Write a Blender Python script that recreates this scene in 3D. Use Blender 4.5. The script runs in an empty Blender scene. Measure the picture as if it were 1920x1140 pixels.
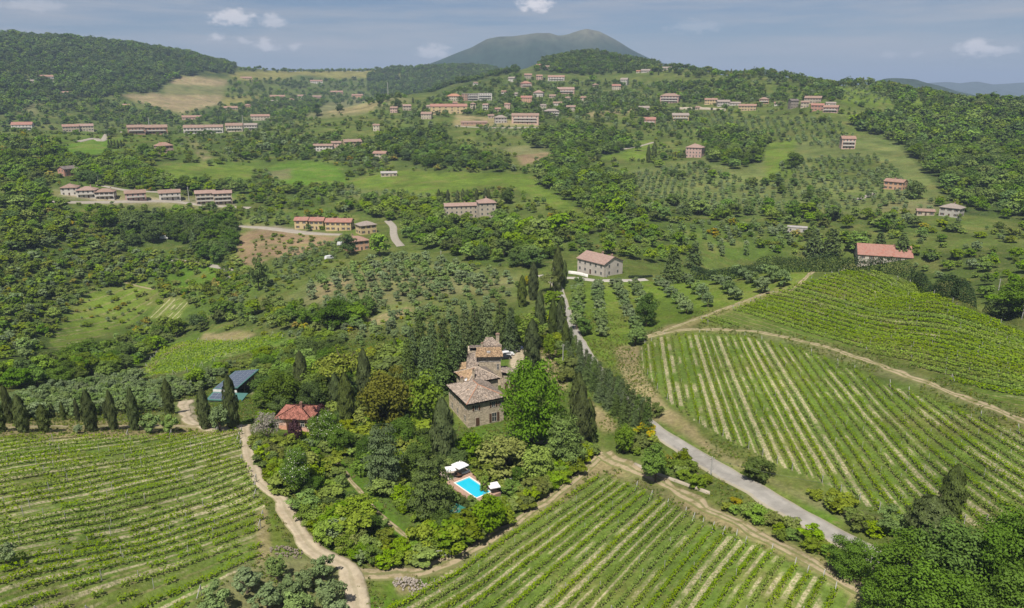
import bpy, math, random
import numpy as np
from mathutils import Vector, Matrix
random.seed(11)
RNG = np.random.default_rng(7)
R = math.radians
SC = bpy.context.scene
COL = SC.collection

# ------------------------------------------------------------------ camera
PW, PH, FPX = 1920.0, 1140.0, 1371.0
PITCH = R(16.46)
CAMZ = 80.0
cam_data = bpy.data.cameras.new('camera')
cam_data.sensor_width = 36.0
cam_data.lens = 36.0 * FPX / PW
cam_data.clip_start = 1.0
cam_data.clip_end = 60000.0
cam = bpy.data.objects.new('camera', cam_data)
cam.location = (0, 0, CAMZ)
cam.rotation_euler = (R(90) - PITCH, 0, 0)
COL.objects.link(cam)
SC.camera = cam

# ------------------------------------------------------------------ sky, sun, exposure
SUN_ELEV, SUN_AZ = R(60.0), R(198.0)          # azimuth clockwise from +Y
world = bpy.data.worlds.new('World')
SC.world = world
world.use_nodes = True
wn, wl = world.node_tree.nodes, world.node_tree.links
wn.clear()
def wnode(t, **kw):
    n = wn.new(t)
    for k, v in kw.items():
        setattr(n, k, v)
    return n
w_out = wnode('ShaderNodeOutputWorld')
w_bg = wnode('ShaderNodeBackground')
w_bg.inputs['Strength'].default_value = 0.06
w_sky = wnode('ShaderNodeTexSky', sky_type='NISHITA')
w_sky.sun_disc = False
w_sky.sun_elevation = SUN_ELEV
w_sky.sun_rotation = SUN_AZ
w_sky.altitude = 400
w_sky.air_density = 1.0
w_sky.dust_density = 0.3
w_sky.ozone_density = 1.6
# thin streaks and a few small cumulus, fixed on the sky sphere
w_geo = wnode('ShaderNodeTexCoord')
w_map = wnode('ShaderNodeMapping')
w_map.inputs['Scale'].default_value = (2.2, 2.2, 26.0)
w_n1 = wnode('ShaderNodeTexNoise')
w_n1.inputs['Scale'].default_value = 1.6
w_n1.inputs['Detail'].default_value = 6
w_n1.inputs['Roughness'].default_value = 0.62
w_r1 = wnode('ShaderNodeMapRange')
w_r1.inputs['From Min'].default_value = 0.38
w_r1.inputs['From Max'].default_value = 0.70
w_r1.inputs['To Max'].default_value = 0.85
wl.new(w_geo.outputs['Generated'], w_map.inputs['Vector'])
wl.new(w_map.outputs[0], w_n1.inputs['Vector'])
wl.new(w_n1.outputs['Fac'], w_r1.inputs['Value'])
w_tint = wnode('ShaderNodeMix', data_type='RGBA', blend_type='MULTIPLY')
w_tint.inputs[0].default_value = 1.0
w_tint.inputs[7].default_value = (0.42, 0.47, 0.585, 1)
wl.new(w_sky.outputs[0], w_tint.inputs[6])
w_mix = wnode('ShaderNodeMix', data_type='RGBA')
w_mix.inputs[7].default_value = (4.6, 4.6, 4.8, 1)
wl.new(w_r1.outputs[0], w_mix.inputs[0])
wl.new(w_tint.outputs[2], w_mix.inputs[6])
def pixel_dir(px, py):
    u, v = (px - 960.0) / FPX, (570.0 - py) / FPX
    c, s = math.cos(PITCH), math.sin(PITCH)
    return Vector((u, c + v * s, -s + v * c)).normalized()
last = w_mix.outputs[2]
w_n2 = wnode('ShaderNodeTexNoise')
w_n2.inputs['Scale'].default_value = 75.0
w_n2.inputs['Detail'].default_value = 5
w_n2.inputs['Roughness'].default_value = 0.55
w_m2 = wnode('ShaderNodeMapping')
w_m2.inputs['Scale'].default_value = (1, 1, 1.7)
wl.new(w_geo.outputs['Generated'], w_m2.inputs['Vector'])
wl.new(w_m2.outputs[0], w_n2.inputs['Vector'])
# (px, py, half width px, half height px, strength)
for (px, py, hw, hh, st) in ((436, 32, 40, 17, .9), (512, 40, 30, 13, .65), (405, 68, 15, 9, .85), (455, 76, 14, 7, .5), (500, 84, 27, 12, .8), (553, 88, 14, 7, .7),
                             (1005, 8, 36, 16, 1.1), (812, 97, 36, 13, .8), (1834, 90, 33, 15, 1.1), (1885, 92, 22, 9, .7), (1718, 102, 14, 6, .5), (1668, 103, 14, 7, .35), (60, 8, 60, 12, .3), (1300, 50, 60, 12, .25)):
    d = pixel_dir(px, py)
    sub = wnode('ShaderNodeVectorMath', operation='SUBTRACT')
    sub.inputs[1].default_value = d
    wl.new(w_geo.outputs['Generated'], sub.inputs[0])
    mp = wnode('ShaderNodeVectorMath', operation='MULTIPLY')
    mp.inputs[1].default_value = (FPX / hw, FPX / hw, FPX / hh)
    wl.new(sub.outputs[0], mp.inputs[0])
    ln = wnode('ShaderNodeVectorMath', operation='LENGTH')
    wl.new(mp.outputs[0], ln.inputs[0])
    a = wnode('ShaderNodeMath', operation='SUBTRACT')       # noise - distance
    b = wnode('ShaderNodeMath', operation='MULTIPLY')
    b.inputs[1].default_value = 2.3
    wl.new(w_n2.outputs['Fac'], b.inputs[0])
    wl.new(b.outputs[0], a.inputs[0])
    wl.new(ln.outputs['Value'], a.inputs[1])
    rr = wnode('ShaderNodeMapRange')
    rr.interpolation_type = 'SMOOTHSTEP'
    rr.inputs['From Min'].default_value = 0.1
    rr.inputs['From Max'].default_value = 0.95
    rr.inputs['To Max'].default_value = 0.8 * st
    wl.new(a.outputs[0], rr.inputs['Value'])
    mx = wnode('ShaderNodeMix', data_type='RGBA')
    mx.inputs[7].default_value = (8.6, 8.2, 8.3, 1)
    wl.new(rr.outputs[0], mx.inputs[0])
    wl.new(last, mx.inputs[6])
    last = mx.outputs[2]
wl.new(last, w_bg.inputs['Color'])
wl.new(w_bg.outputs[0], w_out.inputs['Surface'])

sun_data = bpy.data.lights.new('sun', 'SUN')
sun_data.energy = 3.7
sun_data.angle = R(0.53)
sun_data.color = (1.0, 0.95, 0.87)
sun = bpy.data.objects.new('sun', sun_data)
sd = Vector((math.sin(SUN_AZ) * math.cos(SUN_ELEV), math.cos(SUN_AZ) * math.cos(SUN_ELEV), math.sin(SUN_ELEV)))
sun.rotation_euler = sd.to_track_quat('Z', 'Y').to_euler()
sun.location = (0, 0, 300)
COL.objects.link(sun)

SC.view_settings.view_transform = 'Standard'
SC.view_settings.look = 'None'
SC.view_settings.gamma = 1.0
SC.view_settings.use_curve_mapping = False
SC.view_settings.exposure = 0.87
HAZE = 1.1e-4
SC.cycles.max_bounces = 7
SC.cycles.diffuse_bounces = 4
SC.cycles.glossy_bounces = 2
SC.cycles.transmission_bounces = 3
SC.cycles.transparent_max_bounces = 4
SC.cycles.volume_bounces = 0
SC.cycles.use_denoising = True

# ------------------------------------------------------------------ small helpers
def tag(o, label=None, cat=None, group=None, kind=None):
    if label: o['label'] = label
    if cat: o['category'] = cat
    if group: o['group'] = group
    if kind: o['kind'] = kind
    return o

def empty(name, loc=(0, 0, 0), rz=0.0, parent=None):
    o = bpy.data.objects.new(name, None)
    o.empty_display_size = 0.5
    o.location = loc
    o.rotation_euler = (0, 0, rz)
    COL.objects.link(o)
    if parent: o.parent = parent
    return o

def new_mesh(name, v, f, mats, fm=None, tint=None, smooth=False):
    """v (n,3); f (m,k) one k, or a list of index lists"""
    me = bpy.data.meshes.new(name)
    v = np.asarray(v, dtype=np.float32)
    if isinstance(f, np.ndarray):
        m, k = f.shape
        me.vertices.add(len(v)); me.vertices.foreach_set('co', v.ravel())
        me.loops.add(m * k); me.loops.foreach_set('vertex_index', f.astype(np.int32).ravel())
        me.polygons.add(m); me.polygons.foreach_set('loop_start', np.arange(0, m * k, k, dtype=np.int32))
    else:
        me.from_pydata([tuple(p) for p in v], [], [tuple(q) for q in f])
    if not isinstance(mats, (list, tuple)): mats = [mats]
    for mt in mats: me.materials.append(mt)
    if fm is not None:
        me.polygons.foreach_set('material_index', np.asarray(fm, dtype=np.int32))
    if tint is not None:
        at_ = me.attributes.new('tint', 'FLOAT', 'POINT')
        at_.data.foreach_set('value', np.asarray(tint, dtype=np.float32))
    if smooth:
        me.polygons.foreach_set('use_smooth', np.ones(len(me.polygons), dtype=bool))
    me.update(calc_edges=True)
    return me

def link(name, me, parent=None, loc=(0, 0, 0), rz=0.0, scale=None):
    o = bpy.data.objects.new(name, me)
    o.location = loc
    if rz: o.rotation_euler = (0, 0, rz)
    if scale is not None: o.scale = scale
    COL.objects.link(o)
    if parent: o.parent = parent
    return o

class MB:
    """collects simple solids into one mesh"""
    def __init__(s): s.v, s.f, s.m = [], [], []
    def poly(s, pts, mi=0):
        i = len(s.v); s.v += [tuple(p) for p in pts]; s.f.append(list(range(i, i + len(pts)))); s.m.append(mi)
    def solid(s, pts, faces, mi=0):
        i = len(s.v); s.v += [tuple(p) for p in pts]
        for q in faces: s.f.append([i + k for k in q]); s.m.append(mi)
    def box(s, x0, x1, y0, y1, z0, z1, mi=0):
        p = [(x0, y0, z0), (x1, y0, z0), (x1, y1, z0), (x0, y1, z0), (x0, y0, z1), (x1, y0, z1), (x1, y1, z1), (x0, y1, z1)]
        s.solid(p, [(0, 3, 2, 1), (4, 5, 6, 7), (0, 1, 5, 4), (1, 2, 6, 5), (2, 3, 7, 6), (3, 0, 4, 7)], mi)
    def tube(s, a, b, ra, rb, n=7, mi=0, cap=True):
        a, b = Vector(a), Vector(b); d = (b - a).normalized()
        u = d.orthogonal().normalized(); w = d.cross(u)
        i = len(s.v)
        for c, r in ((a, ra), (b, rb)):
            for k in range(n):
                t = 2 * math.pi * k / n
                s.v.append(tuple(c + (u * math.cos(t) + w * math.sin(t)) * r))
        for k in range(n):
            s.f.append([i + k, i + (k + 1) % n, i + n + (k + 1) % n, i + n + k]); s.m.append(mi)
        if cap:
            s.f.append([i + k for k in range(n)][::-1]); s.m.append(mi)
            s.f.append([i + n + k for k in range(n)]); s.m.append(mi)
    def prism(s, prof, y0, y1, mi=0):
        """profile in x,z extruded along y"""
        n = len(prof); i = len(s.v)
        for y in (y0, y1): s.v += [(x, y, z) for x, z in prof]
        s.f.append(list(range(i, i + n))); s.m.append(mi)
        s.f.append(list(range(i + n, i + 2 * n))[::-1]); s.m.append(mi)
        for k in range(n):
            s.f.append([i + k, i + n + k, i + n + (k + 1) % n, i + (k + 1) % n]); s.m.append(mi)
    def mesh(s, name, mats, smooth=False): return new_mesh(name, s.v, s.f, mats, s.m, smooth=smooth)
    def build(s, name, mats, parent=None, **kw): return link(name, s.mesh(name, mats), parent, **kw)

# ------------------------------------------------------------------ materials
def mat_base(name, rough=0.85, spec=0.2):
    m = bpy.data.materials.new(name); m.use_nodes = True
    nt = m.node_tree; b = nt.nodes['Principled BSDF']
    b.inputs['Roughness'].default_value = rough
    b.inputs['Specular IOR Level'].default_value = spec
    return m, nt, b

def noise_node(nt, scale, detail=4, rough=0.55, coord='Object', vec=None):
    n = nt.nodes.new('ShaderNodeTexNoise')
    n.inputs['Scale'].default_value = scale; n.inputs['Detail'].default_value = detail; n.inputs['Roughness'].default_value = rough
    if vec is None:
        c = nt.nodes.new('ShaderNodeTexCoord'); vec = c.outputs[coord]
    nt.links.new(vec, n.inputs['Vector'])
    return n

def plain(name, col, rough=0.8, spec=0.2, var=0.25, scale=1.5, bump=0.0, metal=0.0, tint=False, col2=None, thr=(0.45, 0.62)):
    """a colour with noise in its value, optionally patches of a second colour (wear, lichen)"""
    m, nt, b = mat_base(name, rough, spec)
    b.inputs['Metallic'].default_value = metal
    n = noise_node(nt, scale, 6, 0.6)
    mr = nt.nodes.new('ShaderNodeMapRange'); mr.inputs['From Min'].default_value = 0.25; mr.inputs['From Max'].default_value = 0.75
    mr.inputs['To Min'].default_value = 1 - var; mr.inputs['To Max'].default_value = 1 + var
    nt.links.new(n.outputs['Fac'], mr.inputs['Value'])
    src = None
    if col2 is not None:
        n2 = noise_node(nt, scale * 0.45, 5, 0.65)
        r2 = nt.nodes.new('ShaderNodeMapRange'); r2.inputs['From Min'].default_value, r2.inputs['From Max'].default_value = thr
        nt.links.new(n2.outputs['Fac'], r2.inputs['Value'])
        mx2 = nt.nodes.new('ShaderNodeMix'); mx2.data_type = 'RGBA'
        mx2.inputs[6].default_value = (*col, 1); mx2.inputs[7].default_value = (*col2, 1)
        nt.links.new(r2.outputs[0], mx2.inputs[0]); src = mx2.outputs[2]
    mx = nt.nodes.new('ShaderNodeVectorMath'); mx.operation = 'SCALE'
    if src: nt.links.new(src, mx.inputs[0])
    else: mx.inputs[0].default_value = col
    val = mr.outputs[0]
    if tint:
        at_ = nt.nodes.new('ShaderNodeAttribute'); at_.attribute_name = 'tint'
        mm = nt.nodes.new('ShaderNodeMath'); mm.operation = 'MULTIPLY'
        nt.links.new(val, mm.inputs[0]); nt.links.new(at_.outputs['Fac'], mm.inputs[1]); val = mm.outputs[0]
    nt.links.new(val, mx.inputs['Scale'])
    nt.links.new(mx.outputs[0], b.inputs['Base Color'])
    if bump:
        bp = nt.nodes.new('ShaderNodeBump'); bp.inputs['Strength'].default_value = bump; bp.inputs['Distance'].default_value = 0.05
        nt.links.new(n.outputs['Fac'], bp.inputs['Height']); nt.links.new(bp.outputs[0], b.inputs['Normal'])
    return m

def worn(m, kind):
    """wear across a road: wheel lines, dusty or grassy middle and edges, from the 'across' attribute (-1 to 1)"""
    nt = m.node_tree; L = nt.links; b = nt.nodes['Principled BSDF']; src = b.inputs['Base Color'].links[0].from_socket
    at_ = nt.nodes.new('ShaderNodeAttribute'); at_.attribute_name = 'across'
    n = noise_node(nt, .9, 5, .65); ab = nt.nodes.new('ShaderNodeMath'); ab.operation = 'ABSOLUTE'; L.new(at_.outputs['Fac'], ab.inputs[0])
    j = nt.nodes.new('ShaderNodeMath'); j.operation = 'MULTIPLY_ADD'; L.new(n.outputs['Fac'], j.inputs[0]); j.inputs[1].default_value = .5; L.new(ab.outputs[0], j.inputs[2])   # |across| + .5 noise
    def band(lo, hi, a, c):
        r = nt.nodes.new('ShaderNodeMapRange'); r.interpolation_type = 'SMOOTHSTEP'; r.inputs['From Min'].default_value = lo; r.inputs['From Max'].default_value = hi; r.inputs['To Min'].default_value = a; r.inputs['To Max'].default_value = c
        L.new(j.outputs[0], r.inputs['Value']); return r.outputs[0]
    def mix(f, s, col):
        x = nt.nodes.new('ShaderNodeMix'); x.data_type = 'RGBA'; L.new(f, x.inputs[0]); L.new(s, x.inputs[6]); x.inputs[7].default_value = (*col, 1); return x.outputs[2]
    if kind == 'dirt': src = mix(band(.36, .56, .75, 0), src, (.125, .14, .045)); src = mix(band(1.02, 1.22, 0, .85), src, (.13, .145, .045))
    elif kind == 'gravel': src = mix(band(.34, .5, .35, 0), src, (.20, .18, .10)); src = mix(band(1.08, 1.25, 0, .7), src, (.15, .15, .06))
    else: src = mix(band(.45, .6, .35, 0), src, (.235, .225, .20)); src = mix(band(1.0, 1.2, 0, .75), src, (.33, .29, .20))
    L.new(src, b.inputs['Base Color']); return m

def leaf_mat(name, col, hue=0.02, val=0.3, sat=0.15, trans=0.22, spec=0.15):
    m, nt, b = mat_base(name, 0.65, spec)
    oi = nt.nodes.new('ShaderNodeObjectInfo')
    at_ = nt.nodes.new('ShaderNodeAttribute'); at_.attribute_name = 'tint'
    hsv = nt.nodes.new('ShaderNodeHueSaturation'); hsv.inputs['Color'].default_value = (*col, 1)
    def rng(src, lo, hi, mul=1.0):
        k = nt.nodes.new('ShaderNodeMath'); k.operation = 'MULTIPLY'; k.inputs[1].default_value = mul
        nt.links.new(src, k.inputs[0])
        fr = nt.nodes.new('ShaderNodeMath'); fr.operation = 'FRACT'; nt.links.new(k.outputs[0], fr.inputs[0])
        mr = nt.nodes.new('ShaderNodeMapRange'); mr.inputs['To Min'].default_value = lo; mr.inputs['To Max'].default_value = hi
        nt.links.new(fr.outputs[0], mr.inputs['Value']); return mr.outputs[0]
    nt.links.new(rng(oi.outputs['Random'], 0.5 - hue, 0.5 + hue * .25), hsv.inputs['Hue'])
    nt.links.new(rng(oi.outputs['Random'], 1 - sat, 1 + sat, 17.3), hsv.inputs['Saturation'])
    mm = nt.nodes.new('ShaderNodeMath'); mm.operation = 'MULTIPLY'
    nt.links.new(rng(oi.outputs['Random'], 1 - val, 1 + val, 7.7), mm.inputs[0]); nt.links.new(at_.outputs['Fac'], mm.inputs[1])
    nt.links.new(mm.outputs[0], hsv.inputs['Value'])
    nt.links.new(hsv.outputs[0], b.inputs['Base Color'])
    tr = nt.nodes.new('ShaderNodeBsdfTranslucent'); nt.links.new(hsv.outputs[0], tr.inputs['Color'])
    ms = nt.nodes.new('ShaderNodeMixShader'); ms.inputs[0].default_value = trans
    nt.links.new(b.outputs[0], ms.inputs[1]); nt.links.new(tr.outputs[0], ms.inputs[2])
    nt.links.new(ms.outputs[0], nt.nodes['Material Output'].inputs['Surface'])
    return m
# ------------------------------------------------------------------ terrain: one sheet, heights from surveyed points
CP, SP = math.cos(PITCH), math.sin(PITCH)
def ray(px, py):
    u = (np.asarray(px, float) - 960.0) / FPX; v = (570.0 - np.asarray(py, float)) / FPX
    dy = CP + v * SP; dz = -SP + v * CP
    return np.arctan2(u, dy), dz / np.hypot(u, dy)
def proj(x, y, z):
    dz = z - CAMZ
    depth = y * CP - dz * SP
    up = y * SP + dz * CP
    depth = np.where(depth < 1e-3, 1e-3, depth)
    return 960.0 + FPX * x / depth, 570.0 - FPX * up / depth

SURVEY = {   # photo column: [(row, distance)] seen points, ('z', distance, height) unseen ones
 0: [(1140,97),(1000,116),(900,135),(830,155),(805,165),(760,205),(720,245),(690,280),(660,320),(620,360),(580,390),(540,420),(500,450),(460,485),(420,525),(380,580),(340,660),(300,760),(275,850),(250,950),('z',1100,22),('z',1250,22),(225,1350),(200,1450),(170,1600),(130,1800),(96,2000),(74,2150),('z',2500,200),('z',3400,40)],
 240: [(1140,97),(1000,116),(900,135),(830,156),(800,168),(760,205),(720,245),(690,285),(660,330),(630,370),(600,400),(560,430),(520,465),(480,500),(440,535),(400,575),(370,605),(340,660),(310,740),(280,830),(250,930),('z',1080,15),('z',1250,10),(232,1350),(210,1500),(190,1600),(165,1750),(130,1950),(106,2100),(89,2200),('z',2550,180),('z',3400,40)],
 480: [(1140,97),(1000,117),(900,136),(800,166),(780,175),(720,215),(680,245),(650,270),(620,300),(600,320),(560,355),(520,395),(490,430),(450,490),(415,540),(380,600),(350,660),(310,760),(280,840),(247,950),('z',1050,27),('z',1250,20),(215,1500),(190,1700),(160,2000),(135,2400),(129,2500),('z',2900,90),('z',3500,20)],
 720: [(1140,98),(1000,118),(900,138),(800,165),(700,200),(650,228),(600,265),(550,312),(520,345),(490,385),(450,445),(415,500),(380,560),(340,650),(300,760),(260,900),(225,1050),(205,1150),(186,1280),('z',1450,52),('z',1800,35),(176,2200),(150,2500),(130,2800),('z',3200,100),('z',3600,40)],
 960: [(1140,100),(1000,119),(900,139),(800,164),(700,196),(650,222),(600,255),(550,292),(520,320),(490,352),(450,400),(415,465),(380,520),(340,610),(300,720),(260,850),(220,1020),(190,1180),(150,1400),(132,1560),('z',2000,85),('z',3000,10)],
 1200: [(1140,100),(1000,120),(900,141),(850,152),(800,166),(750,182),(700,202),(650,226),(600,256),(550,292),(520,316),(490,350),(450,400),(420,450),(400,490),(370,560),(340,630),(300,740),(260,870),(220,1030),(190,1180),(160,1350),(130,1530),(116,1650),('z',2000,100),('z',3000,10)],
 1440: [(1140,100),(1000,120),(900,139),(850,151),(800,165),(750,181),(700,200),(650,222),(600,248),(550,280),(510,310),('z',345,-8),('z',390,-14),(470,430),(440,470),(400,530),(360,600),(320,680),(280,790),(240,920),(200,1060),(170,1180),(142,1300),('z',1500,60),('z',2500,0)],
 1680: [(1140,105),(1050,116),(1000,124),(950,133),(900,143),(850,154),(800,167),(750,182),(700,199),(670,211),(620,236),(560,271),(515,300),('z',335,-3),('z',390,-14),(470,430),(430,480),(390,540),(350,610),(300,730),(260,840),(220,990),(190,1100),(168,1230),('z',1450,40),('z',2500,-10)],
 1920: [(1140,104),(1050,114),(1000,121),(950,130),(900,140),(850,152),(800,166),(765,177),(720,194),(680,210),(640,229),(618,243),('z',280,-7),(585,300),(550,335),(500,395),(460,450),(420,510),(380,570),(340,640),(300,730),(260,840),(220,960),(192,1080),('z',1350,20),('z',2500,-30)],
}
EXTRA = [(1100,101,1800),(1030,112,1790),(1170,109,1780),(1100,120,1620),(1000,126,1700),(350,112,2120),(420,126,2150),(600,134,2650),(850,130,2800),(920,132,2700),
         (1060,503,335),(1130,522,308),(1560,508,302),(1300,612,243),(1560,190,1010),(1330,134,1450),(1800,571,270),(1860,597,256)]
P_, L_, E_ = [], [], []
for cx_, pts in SURVEY.items():
    ph0 = float(ray(cx_, 150)[0])
    for q in pts:
        if q[0] == 'z':
            ph, e, r = ph0, (q[2] - CAMZ) / q[1], q[1]
        else:
            ph, e = (float(t) for t in ray(cx_, q[0])); r = q[1]
        P_.append(ph); L_.append(math.log(r)); E_.append(e)
        if cx_ in (0, 1920):
            P_.append(0.99 * (1 if cx_ else -1)); L_.append(math.log(r)); E_.append(e)
    for r, z in ((72, -2.5), (5500, -60), (9000, -70), (22000, -90)):
        P_.append(ph0); L_.append(math.log(r)); E_.append((z - CAMZ) / r)
for a_, b_, r in EXTRA:
    ph, e = (float(t) for t in ray(a_, b_)); P_.append(ph); L_.append(math.log(r)); E_.append(e)
KPHI = 1.5
X_ = np.stack([np.array(P_) * KPHI, np.array(L_)], 1); E_ = np.array(E_)
def tps_kernel(d2): return np.where(d2 > 1e-12, 0.5 * d2 * np.log(np.maximum(d2, 1e-12)), 0.0)
n_ = len(X_)
A_ = np.zeros((n_ + 3, n_ + 3))
A_[:n_, :n_] = tps_kernel(((X_[:, None] - X_[None]) ** 2).sum(-1)) + np.eye(n_) * 2e-5
A_[:n_, n_:] = np.c_[np.ones(n_), X_]; A_[n_:, :n_] = A_[:n_, n_:].T
W_ = np.linalg.solve(A_, np.r_[E_, np.zeros(3)])
NPHI, NR = 640, 520
PHI = np.linspace(-0.86, 0.86, NPHI)
LR = np.linspace(math.log(66.0), math.log(3600.0), NR)
LRX = np.r_[LR, np.linspace(math.log(3600.0), math.log(24000.0), 22)[1:]]
NRX = len(LRX)
EG = np.empty((NRX, NPHI))
for i in range(NRX):
    q = np.stack([PHI * KPHI, np.full(NPHI, LRX[i])], 1)
    k = tps_kernel(((q[:, None] - X_[None]) ** 2).sum(-1))
    EG[i] = k @ W_[:n_] + W_[n_] + q @ W_[n_ + 1:]
RG = np.exp(LRX)[:, None]
XG, YG = RG * np.sin(PHI)[None], RG * np.cos(PHI)[None]
def vnoise(x, y, seed=0):
    """smooth value noise 0..1 in numpy"""
    xi, yi = np.floor(x).astype(np.int64), np.floor(y).astype(np.int64); fx, fy = x - xi, y - yi
    fx, fy = fx * fx * (3 - 2 * fx), fy * fy * (3 - 2 * fy)
    def h(a, b):
        n = (a * 374761393 + b * 668265263 + seed * 974634757) & 0x7fffffff
        n = ((n ^ (n >> 13)) * 1274126177) & 0x7fffffff
        return ((n ^ (n >> 16)) & 0xffff) / 65535.0
    return (h(xi, yi) * (1 - fx) + h(xi + 1, yi) * fx) * (1 - fy) + (h(xi, yi + 1) * (1 - fx) + h(xi + 1, yi + 1) * fx) * fy
ZG = CAMZ + RG * EG
ZG += (vnoise(XG / 9, YG / 9, 1) - 0.5) * 0.35 + (vnoise(XG / 60, YG / 60, 3) - .5) * np.clip((RG - 350) / 900, 0, 1) * 9
EG = (ZG - CAMZ) / RG
DPHI, DLR = PHI[1] - PHI[0], LR[1] - LR[0]
def zat(x, y):
    x, y = np.asarray(x, float), np.asarray(y, float)
    r = np.hypot(x, y); ph = np.arctan2(x, y); l = np.log(np.maximum(r, 1.0))
    i = np.clip(np.searchsorted(LRX, l) - 1, 0, NRX - 2); a = np.clip((l - LRX[i]) / (LRX[i + 1] - LRX[i]), 0, 1)
    t = np.clip((ph - PHI[0]) / DPHI, 0, NPHI - 1.001); j = t.astype(int); b = t - j
    return (ZG[i, j] * (1 - b) + ZG[i, j + 1] * b) * (1 - a) + (ZG[i + 1, j] * (1 - b) + ZG[i + 1, j + 1] * b) * a
def at(px, py, rmin=0.0):
    """the ground point that the photo shows at this pixel (first crossing beyond rmin)"""
    ph, e = (float(t) for t in ray(px, py))
    t = min(max((ph - PHI[0]) / DPHI, 0), NPHI - 1.001); j = int(t); b = t - j
    c = EG[:NR + 1, j] * (1 - b) + EG[:NR + 1, j + 1] * b
    i0 = int(np.searchsorted(LRX, math.log(max(rmin, 67.0))))
    ix = np.nonzero(c[i0:] >= e)[0]
    if len(ix) == 0: i = int(np.argmax(c[i0:])) + i0; l = LRX[i]
    else:
        i = int(ix[0]) + i0
        l = LRX[i] if i == 0 else LRX[i - 1] + (LRX[i] - LRX[i - 1]) * min(max((e - c[i - 1]) / max(c[i] - c[i - 1], 1e-9), 0), 1)
    r = math.exp(l); x, y = r * math.sin(ph), r * math.cos(ph)
    return Vector((x, y, float(zat(x, y))))
def slant(p): return math.sqrt(p[0] ** 2 + p[1] ** 2 + (p[2] - CAMZ) ** 2)
CUMMAX = np.maximum.accumulate(EG, axis=0)
def visible(x, y, h=0.0):
    """whether a point h above the ground is not behind a rise and lies in the frame"""
    x, y = np.asarray(x, float), np.asarray(y, float)
    z = zat(x, y) + h; r = np.hypot(x, y); l = np.log(r)
    i = np.clip(np.searchsorted(LRX, l) - 2, 0, NRX - 1)
    t = np.clip((np.arctan2(x, y) - PHI[0]) / DPHI, 0, NPHI - 1.001).astype(int)
    px, py = proj(x, y, z)
    return ((z - CAMZ) / r >= CUMMAX[i, t] - 0.002) & (px > -60) & (px < 1980) & (py < 1220)
def inpoly(px, py, poly):
    px, py = np.asarray(px), np.asarray(py); inside = np.zeros(px.shape, bool); n = len(poly); j = n - 1
    for i in range(n):
        xi, yi = poly[i]; xj, yj = poly[j]
        if yi != yj: inside ^= ((yi > py) != (yj > py)) & (px < (xj - xi) * (py - yi) / (yj - yi) + xi)
        j = i
    return inside
def dense(poly, step=25, closed=True):
    out = []; n = len(poly)
    for i in range(n if closed else n - 1):
        a, b = poly[i], poly[(i + 1) % n]; k = max(1, int(math.hypot(b[0] - a[0], b[1] - a[1]) / step))
        out += [(a[0] + (b[0] - a[0]) * t / k, a[1] + (b[1] - a[1]) * t / k) for t in range(k)]
    if not closed: out.append(poly[-1])
    return out
def wpoly(poly, step=25, rmin=0.0): return [(p.x, p.y) for p in (at(a, b, rmin) for a, b in dense(poly, step))]

# ---- vineyards: outline, two photo points that give the row direction, row spacing
VY_LEFT = [(-120,850),(0,822),(130,818),(300,820),(456,808),(455,850),(480,900),(497,950),(497,1040),(400,1100),(330,1160),(-120,1160)]
VY_FRONT = [(1128,892),(1185,908),(1330,985),(1480,1050),(1590,1110),(1640,1160),(700,1160),(800,1095),(900,1035),(1000,975)]
VY_LOWER = [(1200,652),(1240,632),(1300,626),(1400,632),(1500,655),(1600,695),(1700,735),(1800,770),(1960,830),(1960,1000),(1850,985),(1700,985),(1640,955),(1540,908),(1450,868),(1380,832),(1300,790),(1240,742),(1205,690)]
VY_UPPER = [(1300,608),(1400,570),(1500,533),(1585,509),(1640,511),(1720,538),(1800,575),(1900,620),(1960,650),(1960,790),(1800,720),(1700,684),(1600,655),(1500,628),(1420,615)]
VY_SMALL = [(300,655),(360,640),(450,640),(535,625),(530,650),(440,665),(345,700),(255,710)]
VY_PLOT = [(310,559),(364,562),(332,600),(276,597)]; VY_TERR = [(165,545),(280,528),(300,545),(282,575),(250,605),(130,655),(85,660),(100,620)]
def direction(a, b):
    a, b = at(*a), at(*b); d = Vector((b.x - a.x, b.y - a.y)); return d.normalized()
VINES = [('left', VY_LEFT, direction((60, 985), (400, 903)), 2.05), ('front', VY_FRONT, direction((800, 1111), (1128, 893)), 2.3),
         ('lower', VY_LOWER, direction((1530, 880), (1400, 640)), 2.2), ('upper', VY_UPPER, direction((1500, 640), (1700, 690)), 2.9),
         ('small', VY_SMALL, direction((300, 690), (500, 640)), 2.6), ('plot', VY_PLOT, direction((277, 593), (310, 562)), 3.6), ('terrace', VY_TERR, direction((120, 610), (270, 560)), 7.0)]

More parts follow.
